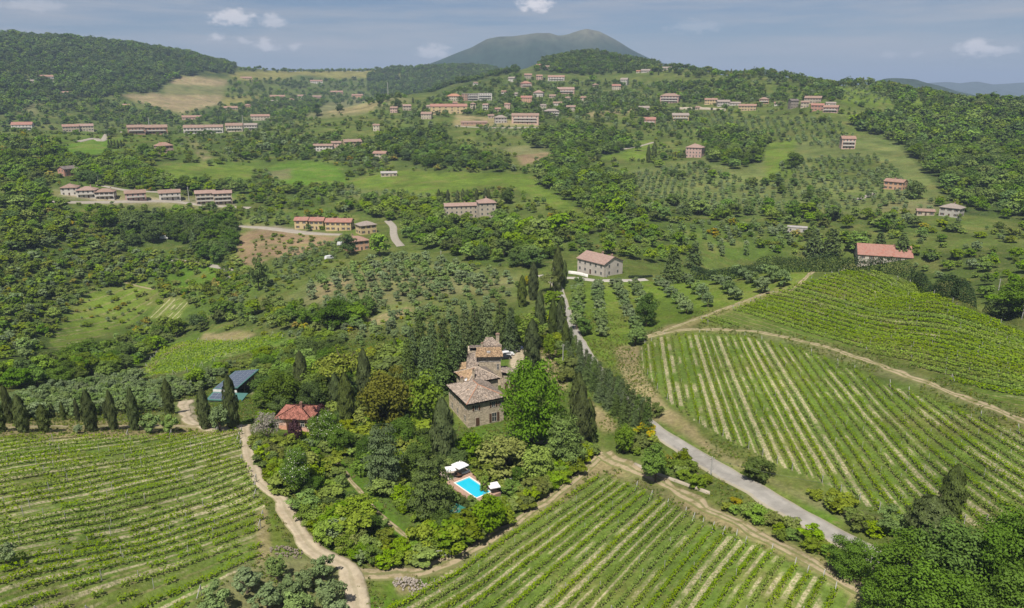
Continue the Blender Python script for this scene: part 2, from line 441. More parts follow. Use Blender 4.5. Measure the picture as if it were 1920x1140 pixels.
# ---- land cover painted on the sheet: what grows or lies there
COVER = {'meadow': (.078, .105, .022), 'bright': (.095, .142, .018), 'lush': (.080, .150, .014), 'brush': (.070, .108, .018), 'terrace': (.115, .165, .022), 'forest': (.035, .055, .016),
         'pale': (.140, .142, .060), 'straw': (.230, .190, .095), 'soil': (.215, .150, .088), 'tan': (.250, .195, .110), 'olive': (.110, .135, .040), 'gold': (.185, .170, .050),
         'yard': (.300, .250, .180), 'vine': (.100, .150, .026), 'undervine': (.085, .125, .020)}
LAND = [
 ('brush', [(-60,260),(100,250),(480,250),(700,290),(760,340),(640,430),(520,420),(430,400),(200,385),(100,380),(-60,400)]),
 ('forest', [(-60,50),(250,60),(440,110),(440,140),(330,150),(280,200),(200,180),(60,200),(-60,230)]),
 ('forest', [(690,140),(760,118),(960,118),(900,165),(820,170),(760,175),(690,170)]),
 ('forest', [(1000,120),(1040,85),(1160,80),(1240,110),(1220,135),(1100,140),(1000,140)]),
 ('tan', [(225,177),(300,176),(320,190),(310,205),(290,202)]), ('tan', [(300,150),(340,141),(430,150),(420,162),(330,158)]), ('tan', [(305,178),(420,178),(412,195),(340,212),(310,205)]),
 ('pale', [(310,158),(420,162),(420,176),(305,176)]), ('gold', [(340,98),(400,110),(430,125),(400,126),(360,112)]), ('gold', [(430,135),(600,130),(760,133),(770,142),(640,148),(560,140),(520,150),(430,150)]),
 ('pale', [(20,180),(75,182),(70,215),(35,220)]), ('pale', [(85,165),(150,170),(140,185),(90,185)]), ('gold', [(420,182),(500,178),(440,200),(415,205)]),
 ('pale', [(540,215),(620,192),(700,180),(775,185),(770,195),(700,210),(620,228)]), ('straw', [(600,212),(680,196),(720,190),(700,205),(640,215)]),
 ('meadow', [(460,235),(720,212),(760,230),(700,265),(560,270),(500,255)]),
 ('lush', [(80,290),(160,262),(205,258),(200,290),(140,300),(85,300)]), ('bright', [(240,312),(480,310),(470,335),(330,345),(260,330)]), ('tan', [(345,255),(365,260),(400,295),(380,300)]),
 ('lush', [(510,310),(570,300),(640,315),(650,345),(560,350),(510,335)]), ('pale', [(505,322),(545,315),(545,335),(508,338)]),
 ('bright', [(650,340),(740,320),(900,325),(930,318),(1020,340),(1140,412),(1080,410),(960,350),(800,366),(690,362)]), ('bright', [(930,320),(1010,330),(1140,412),(1060,400),(950,345)]),
 ('olive', [(640,350),(800,366),(830,380),(700,380),(600,370)]), ('soil', [(965,290),(1010,278),(1040,285),(1000,305),(980,312)]), ('pale', [(930,276),(1040,270),(1040,285),(960,292)]),
 ('straw', [(855,212),(1010,232),(1010,240),(850,236)]), ('straw', [(1090,212),(1190,202),(1185,212),(1100,220)]), ('olive', [(920,236),(1010,236),(1000,258),(925,256)]),
 ('bright', [(1110,275),(1225,262),(1215,300),(1130,300),(1110,290)]), ('meadow', [(1100,145),(1300,140),(1290,165),(1200,160),(1110,160)]),
 ('bright', [(1380,165),(1450,155),(1450,178),(1390,185)]), ('bright', [(1468,170),(1510,165),(1515,182),(1470,185)]), ('bright', [(1570,165),(1680,170),(1780,195),(1600,200),(1575,190)]),
 ('olive', [(1180,320),(1300,300),(1430,270),(1680,250),(1720,300),(1780,360),(1700,400),(1500,410),(1320,400),(1200,370)]),
 ('bright', [(1430,270),(1490,262),(1490,330),(1440,345)]), ('meadow', [(1500,295),(1640,295),(1680,330),(1560,340)]), ('pale', [(1650,380),(1760,375),(1760,400),(1640,400)]),
 ('meadow', [(1700,425),(1890,430),(1910,470),(1740,470),(1690,445)]),
 ('brush', [(1130,410),(1320,400),(1500,415),(1500,470),(1380,495),(1200,480)]),
 ('forest', [(1580,230),(1930,190),(1960,420),(1800,400),(1740,330),(1690,260)]),
 ('brush', [(-60,400),(130,385),(430,440),(520,520),(400,620),(290,700),(-60,700)]), ('pale', [(90,350),(440,372),(440,392),(290,390),(100,375)]), ('yard', [(115,362),(220,372),(330,374),(440,380),(440,386),(330,378),(220,380),(115,368)]),
 ('terrace', [(165,545),(280,528),(300,545),(282,575),(250,605),(130,655),(85,660),(100,620)]), ('terrace', VY_PLOT), ('lush', [(300,505),(400,490),(420,530),(330,545)]),
 ('soil', [(442,495),(446,440),(500,430),(610,440),(640,445),(560,480),(505,485),(480,500)]), ('yard', [(450,422),(520,425),(600,437),(640,440),(600,442),(520,432),(450,427)]),
 ('olive', [(480,600),(560,540),(640,495),(760,475),(880,495),(975,515),(970,560),(910,600),(800,620),(700,640),(540,650)]), ('pale', [(600,520),(700,500),(860,520),(960,520),(960,545),(800,560),(660,585),(560,570)]),
 ('straw', [(575,545),(640,520),(660,530),(600,560)]), ('straw', [(680,600),(760,575),(790,580),(700,610)]), ('straw', [(380,625),(450,620),(480,628),(450,640),(380,640)]), ('lush', VY_SMALL), ('straw', [(250,705),(340,640),(352,646),(300,672),(285,695)]),
 ('olive', [(0,760),(200,720),(300,700),(480,680),(480,740),(360,760),(330,800),(0,800)]),
 ('bright', [(1065,540),(1110,528),(1240,528),(1330,515),(1510,500),(1560,508),(1500,530),(1290,612),(1200,640),(1150,690),(1095,650)]), ('straw', [(1180,630),(1300,598),(1510,527),(1520,532),(1300,612),(1200,642)]), ('meadow', [(1520,498),(1600,490),(1600,505),(1520,525)]),
 ('brush', [(350,740),(480,670),(620,640),(860,640),(1040,640),(1110,700),(1190,800),(1120,850),(1000,945),(870,1045),(800,1070),(690,1070),(600,1040),(530,960),(480,900),(462,800)]),
 ('lush', [(625,855),(640,850),(700,930),(780,1018),(760,1025),(690,960)]), ('bright', [(590,860),(625,855),(680,960),(740,1030),(660,1010),(600,920)]), ('lush', [(900,800),(1000,820),(1040,850),(960,890),(870,850)]), ('lush', [(600,930),(640,950),(700,1020),(640,1030),(590,960)]),
 ('straw', [(1010,650),(1040,640),(1060,700),(1050,730),(1010,690)]), ('straw', [(1040,690),(1070,710),(1060,730),(1040,735)]), ('straw', [(1100,750),(1130,765),(1165,805),(1140,810),(1105,790)]), ('yard', [(958,668),(985,655),(985,700),(960,715)]), ('yard', [(580,715),(600,712),(600,745),(582,742)]),
 ('yard', [(335,750),(360,750),(380,800),(345,800)]), ('yard', [(470,705),(500,700),(490,730),(470,740)]),
 ('straw', [(1150,655),(1195,645),(1205,700),(1240,750),(1330,830),(1420,880),(1480,920),(1330,860),(1240,800),(1180,730)]), ('pale', [(1210,770),(1330,835),(1480,915),(1680,985),(1640,1005),(1500,940),(1400,880),(1290,820)]), ('straw', [(1230,780),(1300,800),(1340,850),(1270,800)]), ('lush', [(1215,800),(1240,790),(1380,880),(1480,930),(1600,990),(1560,985),(1400,905)]),
 ('vine', VY_LEFT), ('vine', VY_FRONT), ('vine', VY_LOWER), ('undervine', VY_UPPER),
 ('straw', [(1130,842),(1200,872),(1330,945),(1480,1018),(1620,1090),(1660,1150),(1630,1150),(1580,1105),(1480,1045),(1330,980),(1185,905),(1128,890),(1000,972),(860,1060),(820,1078),(690,1085),(690,1062),(800,1062),(870,1048),(1000,952)]),
 ('lush', [(690,1085),(800,1085),(840,1075),(720,1160),(690,1160)]), ('straw', [(735,1090),(780,1086),(790,1110),(740,1112)]), ('pale', [(1200,622),(1340,614),(1430,617),(1520,638),(1620,668),(1750,715),(1960,800),(1960,825),(1750,733),(1620,692),(1500,648),(1400,627),(1300,622),(1200,640)]),
 ('bright', [(505,960),(530,980),(545,1040),(505,1040)]), ('pale', [(440,1060),(520,1040),(600,1050),(640,1080),(640,1160),(340,1160)]), ('straw', [(480,960),(500,950),(510,1050),(480,1060)]), ('straw', [(0,790),(370,790),(455,800),(455,812),(300,822),(0,822)]),
]
PXG, PYG = proj(XG, YG, ZG)
JX = (vnoise(XG / 6, YG / 6, 5) - .5) * 9 + (vnoise(XG / 2, YG / 2, 6) - .5) * 4
JY = (vnoise(XG / 6, YG / 6, 8) - .5) * 6 + (vnoise(XG / 2, YG / 2, 9) - .5) * 3
SEEN = EG >= CUMMAX - 0.003
far_w = np.clip((RG - 900) / 1500, 0, 1)[..., None]
CG = np.empty((NRX, NPHI, 3)); CG[:] = np.array(COVER['meadow']) * (1 - far_w) + np.array((.07, .095, .025)) * far_w
for nm, poly in LAND:
    ys = [q[1] for q in poly]; xs = [q[0] for q in poly]
    sel = SEEN & (PXG > min(xs) - 12) & (PXG < max(xs) + 12) & (PYG > min(ys) - 10) & (PYG < max(ys) + 10)
    ii = np.nonzero(sel)
    if len(ii[0]) == 0: continue
    k = np.clip(RG[ii[0], 0] / 200, 1, 4)
    ok = inpoly(PXG[ii] + JX[ii] / k, PYG[ii] + JY[ii] / k, poly)
    CG[ii[0][ok], ii[1][ok]] = COVER[nm]
ROWU = np.zeros((NRX, NPHI)); ROWW = np.zeros((NRX, NPHI)); ROWT = np.zeros((NRX, NPHI))
for nm, poly, d, s in VINES:
    big = [(q[0], q[1]) for q in poly]
    ins = SEEN & inpoly(PXG, PYG, big)
    cx_, cy_ = np.mean([q[0] for q in big]), np.mean([q[1] for q in big])
    near_ = SEEN & inpoly(cx_ + (PXG - cx_) / 1.08, cy_ + (PYG - cy_) / 1.08, big) | ins
    u = (XG * -d.y + YG * d.x) / s
    free = near_ & (ROWW == 0)
    ROWU[free | ins] = u[free | ins]; ROWW[ins] = 1.0
    ROWT[ins] = {'left': .80, 'front': .55, 'lower': .62, 'upper': .22, 'small': .2, 'plot': .9, 'terrace': .25}[nm]
for _ in range(2):
    for A in (CG,): A[1:-1, 1:-1] = (A[1:-1, 1:-1] * 2 + A[:-2, 1:-1] + A[2:, 1:-1] + A[1:-1, :-2] + A[1:-1, 2:]) / 6

def ground_material():
    m, nt, b = mat_base('ground_cover', 0.95, 0.05)
    L = nt.links
    def attr(n): a = nt.nodes.new('ShaderNodeAttribute'); a.attribute_name = n; return a
    def rng(src, a, b_, c, d_, smooth=False):
        r = nt.nodes.new('ShaderNodeMapRange'); r.inputs['From Min'].default_value = a; r.inputs['From Max'].default_value = b_
        r.inputs['To Min'].default_value = c; r.inputs['To Max'].default_value = d_
        if smooth: r.interpolation_type = 'SMOOTHSTEP'
        L.new(src, r.inputs['Value']); return r.outputs[0]
    def mth(op, a, b_):
        k = nt.nodes.new('ShaderNodeMath'); k.operation = op
        for i, q in enumerate((a, b_)):
            if isinstance(q, (int, float)): k.inputs[i].default_value = q
            else: L.new(q, k.inputs[i])
        return k.outputs[0]
    def mix(f, a, b_):
        k = nt.nodes.new('ShaderNodeMix'); k.data_type = 'RGBA'; L.new(f, k.inputs[0])
        for i, q in ((6, a), (7, b_)):
            if isinstance(q, tuple): k.inputs[i].default_value = (*q, 1)
            else: L.new(q, k.inputs[i])
        return k.outputs[2]
    geo = nt.nodes.new('ShaderNodeNewGeometry'); pos = geo.outputs['Position']
    cov = attr('cover')
    n1 = noise_node(nt, 1.1, 5, 0.65, vec=pos); n2 = noise_node(nt, 0.16, 5, 0.6, vec=pos); n3 = noise_node(nt, 0.03, 4, 0.55, vec=pos); n4 = noise_node(nt, 0.45, 6, 0.7, vec=pos)
    v = mth('MULTIPLY', rng(n1.outputs['Fac'], .25, .75, .6, 1.4), rng(n2.outputs['Fac'], .25, .75, .75, 1.25))
    v = mth('MULTIPLY', v, rng(n3.outputs['Fac'], .3, .7, .75, 1.25))
    # dry patches in the grass
    dry = rng(n4.outputs['Fac'], .56, .70, 0, .55)
    base = mix(dry, cov.outputs['Color'], (.20, .165, .075))
    n5 = noise_node(nt, 0.055, 6, 0.62, vec=pos)
    base = mix(rng(n5.outputs['Fac'], .50, .66, 0, .6), base, (.150, .145, .045))
    base = mix(rng(n5.outputs['Fac'], .46, .34, 0, .6), base, (.060, .095, .018))
    green = rng(n2.outputs['Fac'], .55, .75, 0, .5)
    base = mix(green, base, (.060, .110, .014))
    # vine rows: bare strip under the vines, mown straw lying in the lanes
    u = attr('row_u').outputs['Fac']; w = attr('row_w').outputs['Fac']; t = attr('row_t').outputs['Fac']
    fr = mth('FRACT', mth('ADD', u, mth('MULTIPLY', mth('SUBTRACT', n4.outputs['Fac'], .5), .22)), 0.0)
    d0 = mth('ABSOLUTE', mth('SUBTRACT', fr, .5), 0.0)            # 0.5 on the row, 0 mid lane
    # a number per lane
    lane = mth('FRACT', mth('MULTIPLY', mth('SINE', mth('MULTIPLY', mth('FLOOR', u, 0.0), 12.9898), 0.0), 43758.5), 0.0)
    lane2 = mth('FRACT', mth('MULTIPLY', lane, 7.31), 0.0)
    ns = noise_node(nt, 0.10, 3, 0.5, vec=pos)
    pres = mth('ADD', mth('ADD', mth('MULTIPLY', rng(lane, 0, 1, -.5, .5), .5), mth('MULTIPLY', rng(ns.outputs['Fac'], .3, .7, -.5, .5), .75)), t)
    strip = mth('MULTIPLY', mth('MULTIPLY', rng(mth('SUBTRACT', d0, mth('MULTIPLY', lane2, .15)), .03, .15, 1, 0, True), 1.0), rng(pres, .42, .70, 0, 1, True))
    speck = rng(noise_node(nt, 2.6, 4, .7, vec=pos).outputs['Fac'], .40, .58, .15, 1)
    strip = mth('MULTIPLY', mth('MULTIPLY', strip, speck), w)
    base = mix(mth('MULTIPLY', strip, .95), base, (.37, .31, .205))
    under = mth('MULTIPLY', mth('MULTIPLY', rng(d0, .36, .44, 0, .65, True), w), rng(n1.outputs['Fac'], .35, .6, .2, 1))
    base = mix(under, base, (.20, .165, .085))
    sc = nt.nodes.new('ShaderNodeVectorMath'); sc.operation = 'SCALE'; L.new(base, sc.inputs[0]); L.new(v, sc.inputs['Scale'])
    L.new(sc.outputs[0], b.inputs['Base Color'])
    bp = nt.nodes.new('ShaderNodeBump'); bp.inputs['Strength'].default_value = 0.8; bp.inputs['Distance'].default_value = 0.35
    L.new(n1.outputs['Fac'], bp.inputs['Height']); L.new(bp.outputs[0], b.inputs['Normal'])
    return m
M_GROUND = ground_material()
gv = np.stack([XG, YG, ZG], -1).reshape(-1, 3)
ia = (np.arange(NRX - 1)[:, None] * NPHI + np.arange(NPHI - 1)[None]).ravel()
gf = np.stack([ia, ia + 1, ia + NPHI + 1, ia + NPHI], 1)
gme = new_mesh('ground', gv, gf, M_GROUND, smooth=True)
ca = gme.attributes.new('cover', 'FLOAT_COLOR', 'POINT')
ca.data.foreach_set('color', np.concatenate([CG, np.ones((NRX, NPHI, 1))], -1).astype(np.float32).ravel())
for nm, A in (('row_u', ROWU), ('row_w', ROWW), ('row_t', ROWT)):
    q = gme.attributes.new(nm, 'FLOAT', 'POINT'); q.data.foreach_set('value', A.astype(np.float32).ravel())
tag(link('ground', gme), 'rolling green hillside of meadows, vineyards and groves', kind='structure')

# ---- far mountains
def mountain(name, label, sil, dist, depth, mat, base=-90.0, nx=160, ny=60, seed=0):
    """ridge line (photo pixels) at a distance, slopes falling away before and behind it"""
    pts = [(float(ray(a, b)[0]), float(ray(a, b)[1])) for a, b in sil]
    xs = np.array([dist * math.tan(p) for p, _ in pts]); zs = np.array([CAMZ + dist / math.cos(p) * e for p, e in pts])
    x = np.linspace(xs[0], xs[-1], nx); top = np.interp(x, xs, zs)
    for _ in range(2): top[1:-1] = (top[1:-1] * 2 + top[:-2] + top[2:]) / 4
    t = np.linspace(-1, 1.0, ny)
    Xm, Tm = np.meshgrid(x, t)
    prof = np.clip(1 - np.abs(Tm), 0, 1) ** 1.15
    spur = vnoise(Xm / (depth * .16) + Tm * 1.1, Tm * 1.3, seed) * .6 + vnoise(Xm / (depth * .06) - Tm * 2, Tm * 4, seed + 1) * .4
    Z = base + (top[None] - base) * prof * (1 - .75 * (1 - prof) ** .7 * spur)
    Ym = dist + Tm * depth * (1 + .0 * Xm)
    v = np.stack([Xm, Ym, Z], -1).reshape(-1, 3)
    i = (np.arange(ny - 1)[:, None] * nx + np.arange(nx - 1)[None]).ravel()
    me = new_mesh(name, v, np.stack([i, i + 1, i + nx + 1, i + nx], 1), mat, smooth=True)
    return tag(link(name, me), label, kind='structure')
def mountain_mat(name, low, high, z0, z1):
    m, nt, b = mat_base(name, .95, .05); L = nt.links
    g = nt.nodes.new('ShaderNodeNewGeometry'); s = nt.nodes.new('ShaderNodeSeparateXYZ'); L.new(g.outputs['Position'], s.inputs[0])
    n = noise_node(nt, .0034, 7, .68, vec=g.outputs['Position']); n2 = noise_node(nt, .022, 6, .75, vec=g.outputs['Position'])
    a = nt.nodes.new('ShaderNodeMath'); a.operation = 'MULTIPLY_ADD'; L.new(n.outputs['Fac'], a.inputs[0]); a.inputs[1].default_value = (z1 - z0) * 1.6; L.new(s.outputs['Z'], a.inputs[2])
    r = nt.nodes.new('ShaderNodeMapRange'); r.interpolation_type = 'SMOOTHSTEP'; r.inputs['From Min'].default_value = z0 + (z1 - z0) * .6; r.inputs['From Max'].default_value = z1 + (z1 - z0) * .75; L.new(a.outputs[0], r.inputs['Value'])
    x = nt.nodes.new('ShaderNodeMix'); x.data_type = 'RGBA'; x.inputs[6].default_value = (*low, 1); x.inputs[7].default_value = (*high, 1); L.new(r.outputs[0], x.inputs[0])
    r2 = nt.nodes.new('ShaderNodeMapRange'); r2.inputs['From Min'].default_value = .3; r2.inputs['From Max'].default_value = .7; r2.inputs['To Min'].default_value = .6; r2.inputs['To Max'].default_value = 1.4; L.new(n2.outputs['Fac'], r2.inputs['Value'])
    k = nt.nodes.new('ShaderNodeVectorMath'); k.operation = 'SCALE'; L.new(x.outputs[2], k.inputs[0]); L.new(r2.outputs[0], k.inputs['Scale']); L.new(k.outputs[0], b.inputs['Base Color'])
    return m
mountain('mountain', 'long bare-topped mountain with two rounded summits on the horizon', [(700,170),(740,150),(790,124),(840,104),(880,87),(912,68),(935,64),(960,65),(1000,60),(1030,58),(1046,64),(1060,62),(1078,55),(1100,51),(1122,54),(1148,68),(1180,87),(1220,107),(1265,124),(1330,150),(1400,175)],
         4600, 1200, mountain_mat('mountain_cover', (.022, .043, .026), (.115, .115, .08), 290, 455), nx=260, ny=110, seed=4)
M_FAR = mountain_mat('far_hill_cover', (.025, .042, .018), (.05, .06, .028), 200, 500)
mountain('hill', 'dark blue wooded hill behind the right skyline', [(1540,185),(1600,158),(1635,150),(1662,143),(1690,141),(1715,144),(1745,154),(1790,168),(1850,182)], 3600, 900, M_FAR, seed=9)
mountain('hill', 'pale distant range at the right edge of the horizon', [(1640,176),(1700,160),(1740,154),(1775,152),(1800,155),(1830,151),(1860,157),(1900,154),(1960,150),(2050,158),(2200,175)], 9000, 1800, M_FAR, seed=14)
mountain('hill', 'small rounded green hill at the right edge behind the wood', [(1840,196),(1872,182),(1895,177),(1915,178),(1945,183),(1990,195)], 1900, 380, M_FAR, seed=19)
# ------------------------------------------------------------------ strips: roads and tracks laid on the sheet
def smooth_line(pts, step=1.5):
    """Catmull-Rom through 2-D world points, resampled"""
    P = [np.array(p[:2]) for p in pts]; P = [2 * P[0] - P[1]] + P + [2 * P[-1] - P[-2]]; out = []
    for i in range(1, len(P) - 2):
        n = max(2, int(np.linalg.norm(P[i + 1] - P[i]) / step))
        for k in range(n):
            t = k / n; a, b, c, d = P[i - 1], P[i], P[i + 1], P[i + 2]
            out.append(.5 * (2 * b + (c - a) * t + (2 * a - 5 * b + 4 * c - d) * t * t + (3 * b - a - 3 * c + d) * t ** 3))
    out.append(P[-2]); return np.array(out)
ROADC = []
def strip(name, label, px_pts, width, mat, lift=0.10, ragged=0.0, rmin=0.0, across=5, step=1.2):
    c = smooth_line([at(a, b, rmin) for a, b in px_pts], step)
    t = np.gradient(c, axis=0); t /= np.linalg.norm(t, axis=1)[:, None]; nrm = np.stack([-t[:, 1], t[:, 0]], 1)
    n = len(c); k = across + 2; ROADC.append((c[::3], (width if np.isscalar(width) else max(width)) / 2 + .5))
    w = np.full(n, width) if np.isscalar(width) else np.interp(np.linspace(0, 1, n), np.linspace(0, 1, len(width)), width)
    wl_ = w / 2 + (vnoise(np.arange(n) * .35, np.zeros(n), 31) - .5) * ragged; wr_ = w / 2 + (vnoise(np.arange(n) * .35, np.zeros(n), 47) - .5) * ragged
    V = np.empty((n, k, 3))
    for j in range(k):
        q = min(max((j - 1) / (k - 3), 0), 1)
        o = -wl_ + (wl_ + wr_) * q
        xy = c + nrm * o[:, None]
        if j in (0, k - 1): xy = xy + nrm * (-.25 if j == 0 else .25)
        V[:, j, :2] = xy; V[:, j, 2] = zat(xy[:, 0], xy[:, 1]) + (lift if 0 < j < k - 1 else -.25)
    # a road bed is level across
    m_ = V[:, 1:-1, 2].mean(1, keepdims=True); V[:, 1:-1, 2] = np.maximum(V[:, 1:-1, 2] * .5 + m_ * .5, V[:, 1:-1, 2])
    i = (np.arange(n - 1)[:, None] * k + np.arange(k - 1)[None]).ravel()
    me = new_mesh(name, V.reshape(-1, 3), np.stack([i, i + 1, i + k + 1, i + k], 1), mat, smooth=True)
    q = me.attributes.new('across', 'FLOAT', 'POINT'); q.data.foreach_set('value', np.tile(np.clip((np.arange(k) - 1) / (k - 3) * 2 - 1, -1, 1), n).astype(np.float32))
    return tag(link(name, me), label, kind='structure')
M_ASPHALT = plain('old_asphalt', (.30, .28, .245), .9, .15, .16, .5, .3, col2=(.235, .218, .19))
M_GRAVEL = plain('white_gravel', (.40, .335, .235), .95, .1, .16, .8, .5, col2=(.32, .26, .175))
M_DIRT = plain('dry_track', (.31, .25, .155), .95, .1, .22, .9, .5, col2=(.19, .165, .075), thr=(.5, .6))
worn(M_ASPHALT, 'asphalt'); worn(M_GRAVEL, 'gravel'); worn(M_DIRT, 'dirt')
M_FARROAD = plain('far_lane', (.28, .25, .205), .95, .1, .15, .4)
ROAD = [(1700,1080),(1625,1037),(1540,990),(1450,940),(1370,893),(1290,846),(1220,800),(1170,752),(1125,700),(1095,655),(1072,610),(1058,575),(1049,548),(1040,530),(1018,518)]
strip('road', 'grey asphalt lane running downhill past the cypress hedge', ROAD, [4.4, 4.4, 4.2, 3.9, 3.8, 3.8, 4.0], M_ASPHALT, ragged=.4)
strip('driveway', 'pale forecourt lane before the pinkish house', [(1012,516),(1035,522),(1070,521),(1120,526),(1170,526),(1212,524)], 3.2, plain('pale_paving', (.36, .33, .29), .9, .1, .1, .6), lift=.12)
strip('track', 'pale gravel track curving between left vineyard and garden', [(668,1160),(664,1110),(655,1075),(640,1058),(612,1044),(588,1030),(562,1000),(545,970),(528,940),(505,920),(485,898),(473,870),(467,845),(462,815),(460,797)], [3.6, 3.4, 3.0, 2.4, 2.6, 2.4], M_GRAVEL, ragged=.9)
strip('forecourt', 'pale gravel forecourt beside the tower house', [(978,650),(974,670),(972,690),(966,712),(955,722)], [4, 6, 5.5, 4, 3], M_GRAVEL, ragged=1.0, lift=.14)
strip('track', 'gravel track forking up to the solar barn', [(462,800),(430,806),(395,806),(370,798),(352,785),(346,768),(350,752)], [2.6, 2.2, 2.4, 4.0], M_GRAVEL, ragged=1.2, lift=.13)
strip('track', 'pale dirt track under the cypress row', [(375,801),(300,800),(230,800),(150,800),(70,801),(0,803),(-60,805)], 1.7, M_DIRT, ragged=.8)
strip('track', 'dry dirt track along the garden hedge above the front vineyard', [(660,1072),(720,1074),(790,1070),(850,1050),(920,1008),(1000,958),(1060,912),(1110,870),(1135,850)], [3.0, 2.4, 2.2, 2.4], M_DIRT, ragged=1.2)
strip('track', 'rutted straw track between front vineyard and roadside bushes', [(1135,850),(1160,866),(1200,884),(1260,915),(1330,955),(1400,992),(1480,1034),(1560,1078),(1640,1122)], [4.0, 2.6, 2.2, 2.4], M_DIRT, ragged=1.4, lift=.14)
strip('track', 'earth track curving between the two right vineyards', [(1200,634),(1260,622),(1330,618),(1410,622),(1490,637),(1580,661),(1670,693),(1750,724),(1840,758),(1940,800)], 2.0, M_DIRT, ragged=1.2)
strip('track', 'narrow track climbing along the edge of the upper right vineyard', [(1200,634),(1280,608),(1350,582),(1430,552),(1510,522),(1580,506)], 1.6, M_DIRT, ragged=.8, lift=.13)
strip('road', 'bend of lane beside the yellow row houses', [(752,462),(742,450),(738,438),(737,425),(727,414)], 4.5, M_FARROAD, lift=.15, rmin=380, step=2)
strip('road', 'white gravel yard below the red-roofed row houses', [(448,424),(500,428),(550,434),(590,438),(640,440)], [3, 5, 7, 6, 4], M_FARROAD, lift=.2, rmin=380, step=2)
strip('road', 'pale lane along the white houses on the left slope', [(90,378),(160,380),(240,378),(320,378),(400,386),(470,390)], 5, M_FARROAD, lift=.3, rmin=500, step=3)
strip('road', 'curving pale lane above the white houses', [(185,347),(210,352),(240,357),(290,360),(330,361)], 4, M_FARROAD, lift=.3, rmin=500, step=3)
strip('road', 'lane below the long house on the left ridge', [(145,266),(175,260),(200,254),(230,247)], 6, M_FARROAD, lift=.4, rmin=700, step=3)
strip('path', 'thin white path across the bright green meadow', [(1150,282),(1190,276),(1215,270),(1225,267)], 3, M_FARROAD, lift=.4, rmin=600, step=3)
strip('path', 'pale path to the red farmhouse on the right slope', [(1600,376),(1620,370),(1640,362)], 4, M_FARROAD, lift=.3, rmin=500, step=3)
strip('path', 'footpath with stone edge below the dark pines on the left', [(325,487),(360,492),(400,499),(432,508),(430,522)], 3, M_FARROAD, lift=.2, rmin=400, step=2)
strip('road', 'pale terrace lane below the village row', [(855,236),(900,239),(960,240),(1010,240)], 4, M_FARROAD, lift=.5, rmin=800, step=3)

strip('path', 'pale terrace path above the grassy left terraces', [(195,526),(225,528),(255,536),(290,543)], 1.4, M_DIRT, lift=.2, rmin=380, step=2)
strip('path', 'narrow garden path down the terraced strip left of the dark conifer', [(628,858),(650,890),(690,940),(735,985),(778,1018)], .9, M_DIRT, ragged=.4)
# ------------------------------------------------------------------ leaf-card prototypes, one unit high
def leaf_quads(c, nrm, size, rng, aspect=.62):
    n = len(c); nrm = nrm / np.maximum(np.linalg.norm(nrm, axis=1), 1e-6)[:, None]
    rv = rng.normal(size=(n, 3)); t1 = rv - nrm * (rv * nrm).sum(1)[:, None]; t1 /= np.linalg.norm(t1, axis=1)[:, None]
    t2 = np.cross(nrm, t1); s = (np.asarray(size) * rng.uniform(.65, 1.3, n))[:, None]
    v = np.stack([c + t1 * s, c + t2 * s * aspect, c - t1 * s, c - t2 * s * aspect], 1).reshape(-1, 3)
    i = np.arange(n)[:, None] * 4 + np.arange(4)[None]
    return v, i
def clump_cloud(cent, rad, per, rng, shell=.55, up=.35, rough=.45):
    """points on upper/outer parts of clumps, with outward normals"""
    m = len(cent); d = rng.normal(size=(m, per, 3)); d /= np.linalg.norm(d, axis=2)[..., None]
    d[..., 2] = np.where(rng.random((m, per)) < .7, np.abs(d[..., 2]), d[..., 2])
    rr = rad[:, None] * rng.uniform(shell, 1.05, (m, per))
    p = cent[:, None] + d * rr[..., None] * np.array([1, 1, .85])
    nr = d + rng.normal(size=d.shape) * rough + np.array([0, 0, up])
    return p.reshape(-1, 3), nr.reshape(-1, 3), np.repeat(np.arange(m), per)
def trunk_mesh(name, h, r, limbs, rng, mat, spread=.25, lean=.04):
    b = MB(); p = Vector((0, 0, -.06)); q = Vector((rng.normal() * lean, rng.normal() * lean, h))
    b.tube(p, q, r, r * .65, 7)
    for k in range(limbs):
        a = 2 * math.pi * (k + rng.random() * .6) / max(limbs, 1); l = spread * rng.uniform(.7, 1.2)
        e = q + Vector((math.cos(a) * l, math.sin(a) * l, l * rng.uniform(.5, 1.1)))
        b.tube(q, e, r * .5, r * .18, 5, cap=False)
    return b.mesh(name, mat)
